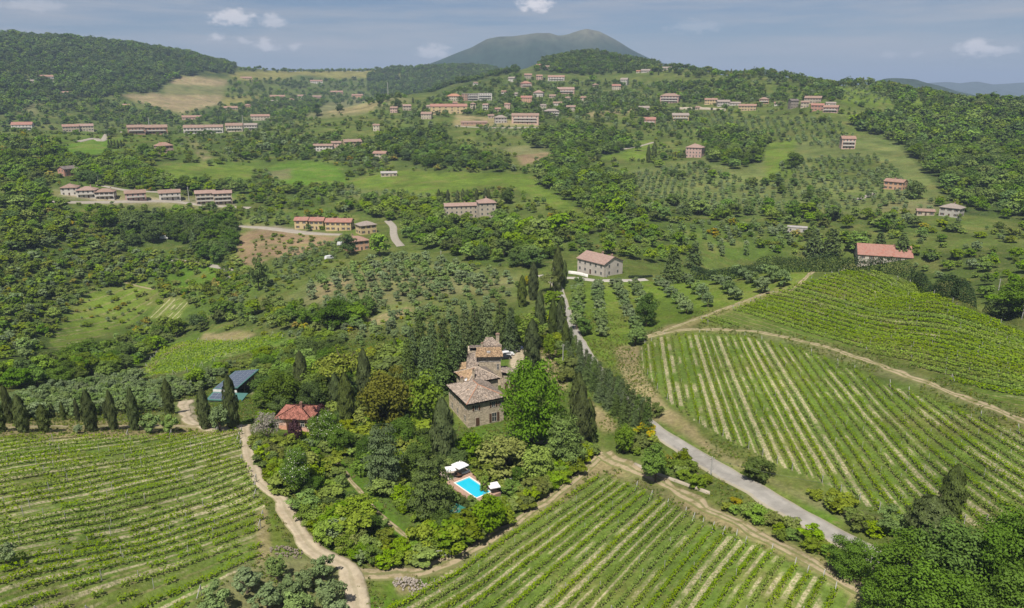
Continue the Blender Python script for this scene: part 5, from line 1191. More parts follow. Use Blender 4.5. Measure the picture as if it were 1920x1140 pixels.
b = MB(); b.box(-5.0, -2.21, -1.5, 8.0, -4, 5.2); b.box(-2.2, 4.2, 6.01, 9.5, -4, HT - .2); b.box(-5.0, -2.21, 3.6, 7.9, 5.2, HT + .2); b.build('wing_wall', M_STONE, tw)
slab(tw, 'wing_roof', [(-5.6, -2.0, 5.1), (-2.21, -2.0, 6.2), (-2.21, 3.58, 9.2), (-5.2, 3.58, 8.4)], M_TILE)
slab(tw, 'wing_roof', [(-8.4, 1.6, 4.4), (-5.1, 1.6, 5.0), (-5.1, 6.6, 5.0), (-8.4, 6.6, 4.4)], M_TILEO)
b = MB(); b.box(-8.0, -5.01, 2.0, 6.4, -4, 4.35); b.build('wing_wall', M_STONE, tw)
b = MB(); b.box(4.6, 7.6, -2.4, 1.6, -3, 4.2); b.box(4.01, 4.59, -1.6, 1.4, -3, 5.0); b.build('porch_wall', M_STONE, tw)
slab(tw, 'porch_roof', [(4.02, -2.7, 5.3), (8.1, -2.7, 4.3), (8.1, 2.0, 4.3), (4.02, 2.0, 5.3)], M_TILE)
for x, z in ((5.4, 1.2), (6.8, 1.2)): q = MB(); q.box(-.45, .45, -.03, .1, 0, 2.1); q.build('door', M_SHUT, tw, loc=(x, -2.403, z - 1.0))
near_window(tw, (3.2, -.003, HT - 3.2), 0, .5, 1.6, False); near_window(tw, (-.4, -.003, HT - .95), 0, .5, .6, False)
near_window(tw, (-3.6, -1.503, 2.6), 0, .8, 1.2); chimney(tw, (3.4, 7.4, HT + 1.6), 1.9, .9); chimney(tw, (-1.0, 4.4, HT + 1.0), .9, .6)
b = MB(); b.box(.2, 1.2, .6, 1.5, HT + .2, HT + .95); b.build('skylight', plain_cache('skylight_zinc', (.30, .28, .26)), tw)
for p_, r_ in ((oA, 9), (TW, 8), (TW + Vector((0, 5, 0)), 8), (at(950, 690), 7), (at(945, 700), 6)): KEEP_OUT.append((p_.x, p_.y, r_))
# terrace canopy left of the tower
def canopy(name, label, c, size, h, rz, mat, group=None, tilt=.25, cat='parasol', pole=True):
    e = empty(name, c, rz); tag(e, label, cat, group); s = size / 2; n = 6; b = MB()
    for i in range(n):
        for j in range(n):
            def hh(a, b_): return h + tilt * (1 - max(abs(a), abs(b_)) / s)
            xs = [-s + size * k / n for k in (i, i + 1)]; ys = [-s + size * k / n for k in (j, j + 1)]
            b.poly([(xs[0], ys[0], hh(xs[0], ys[0])), (xs[1], ys[0], hh(xs[1], ys[0])), (xs[1], ys[1], hh(xs[1], ys[1])), (xs[0], ys[1], hh(xs[0], ys[1]))])
    for a, b_, c_, d_ in ((-s, -s, s, -s), (s, -s, s, s), (s, s, -s, s), (-s, s, -s, -s)): b.poly([(a, b_, h), (c_, d_, h), (c_, d_, h - .18), (a, b_, h - .18)])
    b.build('canopy', mat, e)
    if pole:
        q = MB(); q.tube((0, 0, 0), (0, 0, h + tilt + .08), .04, .035, 8); q.build('pole', M_WOODPOST, e)
        q = MB(); q.tube((0, 0, 0), (0, 0, .12), .4, .36, 12); q.build('base', plain_cache('parasol_base', (.25, .24, .23)), e)
        q = MB()
        for k in range(8): a = k * math.pi / 4; l = s * (1 if k % 2 == 0 else 1.38); q.tube((0, 0, h + tilt - .04), (math.cos(a) * l * .96, math.sin(a) * l * .96, h - .03), .018, .014, 4)
        q.build('ribs', M_WOODPOST, e)
    else:
        for sx in (-1, 1):
            for sy in (-1, 1): q = MB(); q.tube((sx * s * .94, sy * s * .94, -.4), (sx * s * .94, sy * s * .94, h), .06, .05, 6); q.build('post', M_WOODPOST, e)
    KEEP_OUT.append((c[0], c[1], size * .9)); KEEP_OUT.append((c[0] * .985, c[1] * .985, 1.9)); return e
M_CANVAS = plain('white_canvas', (.74, .73, .71), .9, .1, .05, 2)
canopy('canopy', 'beige canvas canopy on posts left of the tower house', (TW.x - 8.6, TW.y - 4.6, tzw), 3.0, 2.6, .15, plain('beige_canvas', (.58, .46, .33), .9, .1, .06, 2), tilt=.02, cat='canopy', pole=False)

# ------------------------------------------------------------------ pool
pT = at(880, 899); pz = max(at(880, 899).z, at(857, 908).z, at(893, 925).z, at(902, 911).z, at(875, 905).z, at(878, 914).z) + .35
pd = Vector((.63, -.777, 0)); pe = Vector((-pd.y * -1, pd.x * -1, 0)); pe = Vector((-.777, -.63, 0))
PL, PWD = 7.4, 3.6
pc = Vector((pT.x, pT.y, 0)) + pd * PL / 2 + pe * PWD / 2; rzp = math.atan2(pd.y, pd.x)
pool = empty('swimming_pool', (pc.x, pc.y, pz), rzp); tag(pool, 'small rectangular swimming pool with bright blue water and white rim', 'pool')
M_WATER, nt_, b_ = mat_base('pool_water', .06, .5); b_.inputs['Base Color'].default_value = (.015, .43, .58, 1)
nw = noise_node(nt_, 1.6, 3, .5); bpw = nt_.nodes.new('ShaderNodeBump'); bpw.inputs['Strength'].default_value = .12; nt_.links.new(nw.outputs['Fac'], bpw.inputs['Height']); nt_.links.new(bpw.outputs[0], b_.inputs['Normal'])
b = MB(); b.poly([(-PL / 2, -PWD / 2, -.12), (PL / 2, -PWD / 2, -.12), (PL / 2, PWD / 2, -.12), (-PL / 2, PWD / 2, -.12)]); b.build('water', M_WATER, pool)
def rim(w0, w1, z0, z1, name, mat):
    b = MB(); X, Y = PL / 2, PWD / 2
    b.box(-X - w1, X + w1, -Y - w1, -Y - w0, z0, z1); b.box(-X - w1, X + w1, Y + w0, Y + w1, z0, z1); b.box(-X - w1, -X - w0, -Y - w0, Y + w0, z0, z1); b.box(X + w0, X + w1, -Y - w0, Y + w0, z0, z1); b.build(name, mat, pool)
rim(0, .28, -1.2, .06, 'coping', plain('pool_coping', (.66, .62, .56), .8, .2, .06, 2)); rim(.285, 1.5, -1.2, .03, 'terracotta_deck', plain('terracotta_paving', (.36, .23, .17), .9, .1, .15, 2, col2=(.30, .205, .155)))
b = MB(); 
for s in (-.22, .22): b.tube((PL / 2 - .1, s, -.1), (PL / 2 + .35, s, .85), .025, .025, 6); b.tube((PL / 2 + .35, s, .85), (PL / 2 + .6, s, .03), .025, .025, 6)
b.build('ladder', plain_cache('steel', (.55, .55, .56), metal=.8, rough=.3), pool)
KEEP_OUT += [(pc.x + pd.x * k, pc.y + pd.y * k, 4.2) for k in (-4, -2, 0, 2)] + [(pc.x - pd.x * 5 , pc.y - pd.y * 5, 5.0)]
g_ = at(863, 894); canopy('parasol', 'large square white parasol behind the pool', (g_.x, g_.y, pz - .02), 2.7, 2.5, .75, M_CANVAS, 'white parasols by the pool')
g_ = at(845, 899); canopy('parasol', 'smaller white parasol half hidden by the dark conifer', (g_.x, g_.y, pz - .02), 2.0, 2.3, .3, M_CANVAS, 'white parasols by the pool')
g_ = at(926, 928); canopy('parasol', 'white parasol right of the pool', (g_.x, g_.y, float(zat(g_.x, g_.y))), 2.2, 2.3, .35, M_CANVAS, 'white parasols by the pool')
pav = at(860, 891); b = MB(); b.box(-3.4, 1.0, -3.2, 2.6, -1.0, 0)
o = b.build('terrace_paving', plain('terrace_slabs', (.40, .33, .27), .9, .1, .15, 1.5), loc=(pav.x, pav.y, pz - .04), rz=rzp); tag(o, 'paved terrace under the parasols behind the pool', kind='structure')
def lounger(p, rz, label):
    e = empty('sun_lounger', p, rz); tag(e, label, 'sun lounger', 'sun loungers around the pool')
    b = MB(); b.box(-.95, .45, -.32, .32, .28, .34); b.solid([(.45, -.32, .28), (.45, .32, .28), (1.0, .32, .72), (1.0, -.32, .72), (.45, -.32, .34), (.45, .32, .34), (.96, .32, .76), (.96, -.32, .76)], [(0, 1, 2, 3), (7, 6, 5, 4), (0, 4, 5, 1), (2, 6, 7, 3), (0, 3, 7, 4), (1, 5, 6, 2)]); b.build('seat', plain_cache('lounger_white', (.72, .72, .70)), e)
    for x in (-.85, .4):
        for y in (-.28, .28): q = MB(); q.box(x - .03, x + .03, y - .03, y + .03, 0, .28); q.build('leg', M_WOODPOST, e)
for px_, py_, a_, lb in ((873, 892, .6, 'white sun lounger under the large parasol'), (935, 926, .2, 'white sun lounger beneath the right parasol'), (1010, 884, 1.1, 'white sun lounger among shrubs below the cedar'), (954, 901, .4, 'white sun lounger in the shrubs above the right parasol')):
    g_ = at(px_, py_); lounger((g_.x, g_.y, max(float(zat(g_.x, g_.y)), pz if py_ < 900 and px_ < 900 else -99) + .02), a_, lb); KEEP_OUT.append((g_.x, g_.y, 1.8))
g_ = at(860, 898); e = empty('garden_table', (g_.x, g_.y, pz)); tag(e, 'dark round garden table under the large parasol', 'table'); b = MB(); b.tube((0, 0, .7), (0, 0, .75), .7, .7, 16); b.build('tabletop', M_SHUT, e, ); b = MB(); b.tube((0, 0, 0), (0, 0, .7), .06, .05, 8); b.tube((0, 0, 0), (0, 0, .04), .35, .3, 12); b.build('pedestal', M_SHUT, e)
# green-roofed pump shed
g_ = at(858, 975); e = empty('pool_shed', (g_.x, g_.y, float(g_.z)), math.radians(-38)); tag(e, 'low garden shed with mossy brown and green sheet roof below the pool', 'shed')
b = MB(); e.location.z -= .7; b.box(-2.5, 2.5, -1.5, 1.5, -.8, 2.0); b.build('wall', M_WOODPOST, e)
M_GREENROOF = plain('green_sheet', (.03, .15, .115), .5, .3, .15, 1, col2=(.20, .165, .13), thr=(.50, .54))
b = MB()
for k in range(18):
    x = -2.8 + 5.6 * k / 18; b.solid([(x, -1.8, 2.0), (x + .29, -1.8, 2.0), (x + .29, 1.8, 2.65), (x, 1.8, 2.65), (x + .04, -1.8, 2.06), (x + .25, -1.8, 2.06), (x + .25, 1.8, 2.71), (x + .04, 1.8, 2.71)], [(0, 3, 2, 1), (4, 5, 6, 7), (0, 1, 5, 4), (1, 2, 6, 5), (2, 3, 7, 6), (3, 0, 4, 7)])
b.build('roof', M_GREENROOF, e); KEEP_OUT.append((g_.x, g_.y, 3.4))

# ------------------------------------------------------------------ small red house
P0 = at(555, 808); e = empty('cottage', (P0.x, P0.y + 3.4, P0.z), R(-4)); tag(e, 'small orange-pink cottage with red tiled hip roof beside the gravel track', 'cottage')
w, d, H = 7.6, 6.8, 3.3; b = MB(); b.box(-w / 2, w / 2, -d / 2, d / 2, -2, H); b.build('wall', plain('cottage_wall', (.60, .30, .20), .9, .1, .12, .8, col2=(.62, .42, .34)), e)
rs_ = 1.35; roof_hip(w, d, H + .02, rs_, .55).build('roof', M_TILER, e)
W3, D3 = w / 2 + .55, d / 2 + .55; e0 = H + .21 - rs_ * .55 / (d / 2); zt = H + rs_ + .21; rx3 = W3 - D3
for q4 in ([(-W3, -D3, e0), (W3, -D3, e0), (rx3, 0, zt), (-rx3, 0, zt)], [(W3, -D3, e0), (W3, D3, e0), (rx3, 0, zt)], [(W3, D3, e0), (-W3, D3, e0), (-rx3, 0, zt), (rx3, 0, zt)], [(-W3, D3, e0), (-W3, -D3, e0), (-rx3, 0, zt)]): tile_plane(q4, 0, M_TILER, e)
b = MB(); b.tube((-rx3, 0, zt + .06), (rx3, 0, zt + .06), .13, .13, 6)
for sx in (-1, 1):
    for sy in (-1, 1): b.tube((sx * rx3, 0, zt + .06), (sx * W3, sy * D3, e0 + .06), .12, .12, 6)
b.build('ridge_tiles', M_TILER, e)
for y in (-1.6, 1.6): near_window(e, (-w / 2 - .003, y, 1.8), -math.pi / 2, .8, 1.2)
near_window(e, (1.9, -d / 2 - .003, 1.8), 0, .8, 1.2); q = MB(); q.box(-.5, .5, -.06, .1, 0, 2.1); q.build('door', M_SHUT, e, loc=(-1.4, -d / 2 - .003, .1))
chimney(e, (.9, -.6, H + 1.4), 1.0, .55, plain_cache('chimney_brick', (.22, .12, .09))); KEEP_OUT.append((P0.x - 2.2, P0.y + 3.6, 5.6)); KEEP_OUT.append((P0.x - 2, P0.y - 1.6, 3.5))

# ------------------------------------------------------------------ barn with solar roof
S0 = Vector((-77.2, 190.6, 0)); S0.z = float(zat(S0.x, S0.y)); e = empty('solar_barn', S0, -1.665); tag(e, 'open timber barn with blue solar-panel mono-pitch roof and green lean-to', 'barn')
M_GREENM = plain('green_flashing', (.06, .15, .13), .5, .4, .06, 2); M_PANEL = plain('solar_cell', (.075, .092, .125), .22, .5, .1, 2); M_PANELF = plain('solar_frame', (.25, .28, .31), .4, .5, .05)
M_BARN = plain('barn_wall', (.40, .36, .29), .9, .1, .1, 1)
bw, bd, z0_, z1_ = 12.5, 6.3, 3.7, 4.4           # local +y is the high open side, local +x the near end
def rz__(y): return z0_ + (z1_ - z0_) * (y + bd / 2) / bd
b = MB(); b.box(-bw / 2, bw / 2, -bd / 2, -bd / 2 + .2, -2, z0_ - .1); b.box(-bw / 2, -bw / 2 + .2, -bd / 2 + .21, bd / 2 - 1, -2, z0_); b.box(bw / 2 - .2, bw / 2, -bd / 2 + .21, .5, -2, z0_); b.build('wall', M_BARN, e)
for x in (-bw / 2 + .4, -2.0, 2.0, bw / 2 - .3):
    for y in (.8, bd / 2 - .3): q = MB(); q.box(x - .13, x + .13, y - .13, y + .13, -1, rz__(y) - .05); q.build('post', M_WOODPOST, e)
def pitched(name, x0, x1, y0, y1, fz, th, mat):
    b = MB(); c4 = ((x0, y0), (x1, y0), (x1, y1), (x0, y1)); b.solid([(x, y, fz(x, y)) for x, y in c4] + [(x, y, fz(x, y) + th) for x, y in c4], [(0, 3, 2, 1), (4, 5, 6, 7), (0, 1, 5, 4), (1, 2, 6, 5), (2, 3, 7, 6), (3, 0, 4, 7)]); return b.build(name, mat, e)
pitched('roof', -bw / 2 - .5, bw / 2 + .5, -bd / 2 - .5, bd / 2 + .5, lambda x, y: rz__(y), .25, M_GREENM)
def solar(x0, x1, y0, y1, fz, nx, ny, th):
    pw, ph = (x1 - x0) / nx, (y1 - y0) / ny; me = None
    for i in range(nx):
        for j in range(ny):
            xa, ya = x0 + pw * i, y0 + ph * j; o0 = fz(xa, ya)
            if me is None:
                q = MB(); f4 = lambda x, y: fz(xa + x, ya + y) - o0; a, c = pw * .985, ph * .975; c4 = ((0, 0), (a, 0), (a, c), (0, c)); t = .04; i4 = ((t, t), (a - t, t), (a - t, c - t), (t, c - t))
                q.solid([(x, y, f4(x, y)) for x, y in c4] + [(x, y, f4(x, y) + .05) for x, y in c4], [(4, 5, 6, 7), (0, 1, 5, 4), (1, 2, 6, 5), (2, 3, 7, 6), (3, 0, 4, 7)], 1); q.poly([(x, y, f4(x, y) + .056) for x, y in i4], 0); me = q.mesh('solar_panel', [M_PANEL, M_PANELF])
            link('solar_panel', me, e, (xa, ya, o0 + th + .01))
solar(-bw / 2 - .2, bw / 2 + .2, -bd / 2 - .2, bd / 2 + .1, lambda x, y: rz__(y), 8, 4, .25)
lz = lambda x, y: 3.0 - .14 * (x - bw / 2 - .6)
pitched('lean_to_roof', bw / 2 + .6, bw / 2 + 4.6, -bd / 2 - .4, bd / 2 + 3.2, lz, .18, M_GREENM)
solar(bw / 2 + 1.1, bw / 2 + 4.2, -bd / 2 + .1, 1.5, lz, 2, 3, .18)
b = MB(); b.box(bw / 2 + 4.0, bw / 2 + 4.2, -bd / 2, bd / 2 + 3, -2, 2.45); b.box(bw / 2 + .7, bw / 2 + 4.0, -bd / 2, -bd / 2 + .2, -2, 2.4); b.build('lean_to_wall', plain_cache('barn_white', (.50, .47, .42)), e)
b = MB(); b.box(bw / 2 + .51, bw / 2 + .56, -bd / 2 - .4, bd / 2, 3.2, 3.9); b.build('fascia', plain_cache('white_fascia', (.66, .64, .60)), e)
KEEP_OUT += [(S0.x, S0.y - 3, 7.5), (S0.x, S0.y + 4, 6), (S0.x - 1, S0.y - 9, 5), (S0.x + 7, S0.y, 4.5)]
SB = e

# ------------------------------------------------------------------ cars
M_TYRE = plain('tyre', (.02, .02, .02), .9, .1, .1); M_RIM = plain('wheel_rim', (.45, .45, .46), .35, .5, .05, metal=.8); M_GLASS = plain('car_glass', (.02, .025, .03), .08, .6, .05); M_LAMP = plain('head_lamp', (.75, .75, .72), .2, .5, .03); M_TAIL = plain('tail_lamp', (.40, .02, .02), .3, .5, .03)
def car(p, rz, paint, label, van=False, group='cars parked at the farmhouse'):
    e = empty('parked_van' if van else 'parked_car', p, rz); tag(e, label, 'van' if van else 'car', group)
    L, W, H = (5.0, 1.95, 2.15) if van else (4.2, 1.75, 1.45)
    prof = [(-L / 2, .35), (-L / 2, .95), (-L / 2 + .15, 1.05), (-L / 2 + .35, H), (L / 2 - 1.3, H), (L / 2 - .75, 1.15), (L / 2 - .1, .95), (L / 2, .6), (L / 2, .35)] if van else [(-L / 2, .35), (-L / 2, .85), (-L / 2 + .2, .95), (-L / 2 + .6, 1.38), (-.1, H), (.55, 1.36), (1.1, .95), (L / 2 - .15, .80), (L / 2, .6), (L / 2, .35)]
    b = MB(); b.prism(prof, -W / 2, W / 2); zt = 1.0
    b.v = [(x, y * (1 - .16 * max(0, z - .95) / (H - .95)), z) for x, y, z in b.v]; b.build('body', plain('paint_' + label.split()[0], paint, .25, .5, .03), e)
    q = MB()
    def gl(a, c): return (a, W / 2 * (1 - .16 * max(0, c - .95) / (H - .95)) + .012, c)
    wins = [[(-L / 2 + .5, 1.2), (L / 2 - 1.5, 1.2), (L / 2 - 1.5, H - .15), (-L / 2 + .55, H - .15)][0:0] or [(L / 2 - 2.2, 1.15), (L / 2 - .95, 1.15), (L / 2 - 1.35, H - .15), (L / 2 - 2.2, H - .15)]] if van else [[(-L / 2 + .5, .98), (.95, .98), (.5, 1.3), (-L / 2 + .75, 1.3)]]
    for wv in wins:
        q.poly([gl(*t) for t in wv]); q.poly([(x, -y, z) for x, y, z in [gl(*t) for t in wv]][::-1])
    q.build('side_window', M_GLASS, e)
    q = MB(); a, c = (prof[5], prof[4]) if van else (prof[6], prof[5]); n_ = Vector((c[1] - a[1], 0, a[0] - c[0])).normalized() * .012
    q.poly([(a[0] * .97 + n_.x, -W * .40, a[1] + .04 + n_.z), (a[0] * .97 + n_.x, W * .40, a[1] + .04 + n_.z), (c[0] + .04 + n_.x, W * .36, c[1] - .04 + n_.z), (c[0] + .04 + n_.x, -W * .36, c[1] - .04 + n_.z)]); q.build('windscreen', M_GLASS, e)
    for x in (-L / 2 + .8, L / 2 - .8):
        for y in (-W / 2 + .08, W / 2 - .08):
            q = MB(); q.tube((0, -.1, 0), (0, .1, 0), .32, .32, 14); o = q.build('wheel', M_TYRE, e, loc=(x, y, .32)); q = MB(); q.tube((0, -.105, 0), (0, .105, 0), .19, .19, 10); q.build('rim', M_RIM, o)
    for y in (-W * .36, W * .36):
        q = MB(); q.box(L / 2 - .03, L / 2 + .015, y - .2, y + .2, .6, .75); q.build('headlight', M_LAMP, e); q = MB(); q.box(-L / 2 - .015, -L / 2 + .03, y - .16, y + .16, .7, .85); q.build('tail_light', M_TAIL, e)
    KEEP_OUT.append((p[0], p[1], 3.0))
for px_, py_, rz, col, lb, vn in ((946, 673, .3, (.02, .022, .025), 'black car parked in tree shade behind the tower house', False), (957, 661, .2, (.10, .10, .11), 'grey car parked beside the forecourt trees', False), (951, 667, .25, (.65, .65, .65), 'white car between the two dark cars at the tower house', False), (970, 656, .1, (.04, .05, .09), 'dark blue car at the back of the forecourt', False)):
    g_ = at(px_, py_); car((g_.x, g_.y, float(zat(g_.x, g_.y)) + .05), rz, col, lb, vn)
g_ = at(308, 448, 390); car((g_.x, g_.y, g_.z), .2, (.7, .7, .68), 'white van parked among the dark pines on the left slope', True, 'vans parked on the slopes')
g_ = at(617, 486, 330); car((g_.x, g_.y, g_.z), .9, (.66, .66, .64), 'white camper van parked below the terracotta house', True, 'vans parked on the slopes')
g_ = at(640, 460, 330); car((g_.x, g_.y, g_.z), .4, (.7, .7, .7), 'white van in the yard beside the terracotta house', True, 'vans parked on the slopes')

# ------------------------------------------------------------------ poles, cable, gate, wall, rubble
def pole(px, base, top, label, mat=M_POST, arm=True, rmin=0.0):
    p = at(px, base, rmin); s = slant(p); h = CAMZ + math.hypot(p.x, p.y) * float(ray(px, top)[1]) - p.z; k = max(1.0, s / 330)
    e = empty('utility_pole', p, random.uniform(-.5, .5)); tag(e, label, 'utility pole', 'utility poles'); b = MB(); b.tube((0, 0, -.5), (0, 0, h), .17 * k, .11 * k, 8); b.build('mast', mat, e)
    if arm:
        b = MB(); b.box(-.6, .6, -.05, .05, h - .6, h - .5); b.build('crossarm', M_WOODPOST, e)
        for x in (-.5, .5): b = MB(); b.tube((x, 0, h - .5), (x, 0, h - .25), .05, .03, 6); b.build('insulator', plain_cache('insulator', (.5, .5, .48)), e)
    return p + Vector((0, 0, h))
t1 = pole(1333, 890, 856, 'grey utility pole at the roadside bushes')
t2 = pole(1055, 690, 645, 'pale utility pole on the dry bank by the cypress hedge')
pole(1038, 520, 486, 'white pole beside the lane bend'); pole(827, 488, 470, 'white concrete pole at the edge of the big olive grove', rmin=300); pole(821, 434, 412, 'thin pole below the convent', rmin=380); pole(185, 346, 330, 'thin pole above the white villas', rmin=450); pole(355, 378, 350, 'tall mast by the tan block', rmin=450); pole(1916, 598, 570, 'pole at the right edge beyond the crest hedge', rmin=255); pole(1872, 545, 522, 'white pole among trees right of the crest hedge', rmin=300); pole(1137, 520, 505, 'slim lamp pole before the pinkish house', arm=False); pole(728, 186, 154, 'distant lattice-thin mast behind the dry hilltop', rmin=1200, arm=False)
pole(281, 245, 220, 'slim mast behind the brown terraces', rmin=800, arm=False); pole(457, 246, 216, 'slim mast behind the balconied row', rmin=800, arm=False)
def cable(a, b_, sag, label):
    m = MB(); n = 14; pr = None
    for i in range(n + 1):
        t = i / n; p = a.lerp(b_, t) - Vector((0, 0, sag * 4 * t * (1 - t)))
        if pr: m.tube(pr, p, .022, .022, 4, cap=False)
        pr = p
    tag(m.build('cable', plain_cache('cable_black', (.10, .10, .10))), label, 'cable')
far_ = at(1735, 1000) + Vector((0, 0, 7)); cable(t1 - Vector((0, 0, .4)), far_, 1.2, 'overhead cable from the roadside pole towards the big trees')
cable(t2 - Vector((0, 0, .4)), t1 - Vector((0, 0, .4)), 1.8, 'overhead cable between the bank pole and roadside pole')
g_ = at(826, 1046); e = empty('gate', g_, R(8)); tag(e, 'grey wooden field gate with diagonal brace at the garden corner', 'gate')
for x in (-1.7, 1.7): b = MB(); b.box(x - .09, x + .09, -.09, .09, -.4, 1.7); b.build('gate_post', M_POST, e)
for z in (.5, 1.45): b = MB(); b.box(-1.6, 1.6, -.04, .04, z - .06, z + .06); b.build('rail', M_POST, e)
for s in (-1, 1): b = MB(); b.solid([(0, -.03, 1.38), (0, .03, 1.38), (s * .14, .03, 1.38), (s * .14, -.03, 1.38), (s * 1.45, -.03, .57), (s * 1.45, .03, .57), (s * 1.58, .03, .57), (s * 1.58, -.03, .57)], [(0, 1, 2, 3), (4, 7, 6, 5), (0, 4, 5, 1), (1, 5, 6, 2), (2, 6, 7, 3), (3, 7, 4, 0)]); b.build('brace', M_POST, e)
KEEP_OUT.append((g_.x, g_.y, 2.6))
def wall_line(name, label, pts, h, th, mat, rmin=0, cat='wall'):
    c = smooth_line([at(a, b_, rmin) for a, b_ in pts], 1.5); t = np.gradient(c, axis=0); t /= np.linalg.norm(t, axis=1)[:, None]; nn = np.stack([-t[:, 1], t[:, 0]], 1) * th / 2; z = zat(c[:, 0], c[:, 1]); n = len(c)
    hv = h * (1 + (vnoise(np.arange(n) * .7, np.zeros(n), 5) - .5) * .15)
    V = np.stack([np.c_[c - nn, z - .4], np.c_[c - nn, z + hv], np.c_[c + nn, z + hv], np.c_[c + nn, z - .4]], 1).reshape(-1, 3); i = np.arange(n - 1)[:, None] * 4
    F = np.concatenate([i + np.array(f) for f in ((0, 4, 5, 1), (1, 5, 6, 2), (2, 6, 7, 3))]); F = np.r_[F, [[0, 1, 2, 3], [n * 4 - 4, n * 4 - 1, n * 4 - 2, n * 4 - 3]]]
    return tag(link(name, new_mesh(name, V, F, mat)), label, cat)
M_WALLP = plain('pale_wall_top', (.36, .31, .24), .9, .1, .15, .8)
wall_line('retaining_wall', 'low pale retaining wall between dirt track and asphalt road', [(1190, 872), (1235, 892), (1280, 908), (1330, 927)], .6, .35, M_WALLP)
wall_line('garden_wall', 'curved pale garden wall below the lime tree', [(968, 812), (990, 824), (1015, 833), (1035, 828)], .8, .3, M_WALLP)
wall_line('stone_wall', 'long dry stone wall under the village road on the right', [(1262, 206), (1290, 205), (1330, 206), (1360, 208)], 3, .6, M_WALLP, 800)
wall_line('boundary_wall', 'pale forecourt wall left of the pinkish house', [(1066, 513), (1078, 514), (1092, 517), (1102, 520)], 1.3, .3, plain_cache('white_wall', (.6, .57, .52)))
def rubble(px, py, label, r, n, mat):
    p = at(px, py); b = MB()
    for k in range(n):
        a, q = random.uniform(0, 6.28), math.sqrt(random.random()) * r; s = random.uniform(.06, .19); x, y = math.cos(a) * q * 1.5, math.sin(a) * q; z = float(zat(p.x + x, p.y + y)) - p.z + max(0, (1 - q / r)) * .7
        pts = [(x + dx * s * random.uniform(.6, 1.2), y + dy * s * random.uniform(.6, 1.2), z + dz * s * random.uniform(.5, 1.0)) for dx in (-1, 1) for dy in (-1, 1) for dz in (-.6, 1)]
        b.solid(pts, [(0, 1, 3, 2), (4, 6, 7, 5), (0, 4, 5, 1), (2, 3, 7, 6), (0, 2, 6, 4), (1, 5, 7, 3)])
    tag(b.build('rubble_heap', mat, loc=p), label, 'rubble heap')
rubble(768, 1096, 'heap of pale stone rubble at the front vineyard corner', 1.9, 150, plain('rubble_stone_grey', (.29, .25, .21), .95, .1, .25, 2))
rubble(536, 1036, 'low heap of grey cuttings beside the gravel track', 1.8, 90, plain('cuttings', (.19, .16, .12), .95, .1, .3, 2))
p_ = at(679, 833); b = MB(); b.box(-.45, .45, -.4, .4, -.5, 3.0); b.prism([(-.55, 3.0), (.55, 3.0), (0, 3.45)], -.5, .5); tag(b.build('stone_pillar', plain_cache('pillar_stone', (.48, .44, .38)), loc=p_), 'pale stone pillar among the garden trees', 'pillar')
# ------------------------------------------------------------------ single trees
CYP = 'cypresses along the dirt track above the left vineyard'
for px, b_, t_, w, lb in ((3, 809, 752, 18, 'cypress at the far left edge of the track row'), (20, 793, 721, 15, 'tall slim cypress set back behind the left end of the row'), (44, 810, 738, 22, 'broad cypress third from the left in the track row'), (85, 810, 757, 20, 'short stout cypress fourth from the left in the track row'),
                          (172, 808, 730, 23, 'tall full cypress nearest the small olive bush on the track'), (214, 806, 730, 17, 'slim cypress between two stouter ones on the track'), (254, 806, 726, 19, 'tall cypress just left of the grey olive by the track'), (318, 776, 710, 20, 'cypress standing back from the track beside the gravel fork'),
                          (386, 804, 727, 23, 'dark cypress left of the bushy olive at the track junction'), (437, 802, 702, 28, 'tallest cypress, in front of the solar barn')): T('cypress_tree', px, b_, t_, lb, w * .86, CYP)
for px, b_, t_ in ((120, 787, 752), (147, 790, 746), (199, 784, 752), (235, 777, 754), (100, 783, 757), (178, 786, 757), (60, 784, 758)): T('cypress_tree', px, b_, t_, 'thin young cypress behind the track row', 7, 'young cypresses behind the row')
for px, b_, t_, w, lb in ((283, 810, 772, 40, 'grey olive tree between the tall cypress and the gravel fork'), (321, 811, 774, 34, 'round olive tree beside the gravel fork'), (412, 808, 757, 42, 'bushy olive tree between the two junction cypresses'), (147, 812, 795, 18, 'small olive bush on the track verge'), (15, 1058, 1015, 34, 'lone small tree in the left vineyard')): T('olive_tree', px, b_, t_, lb, w)
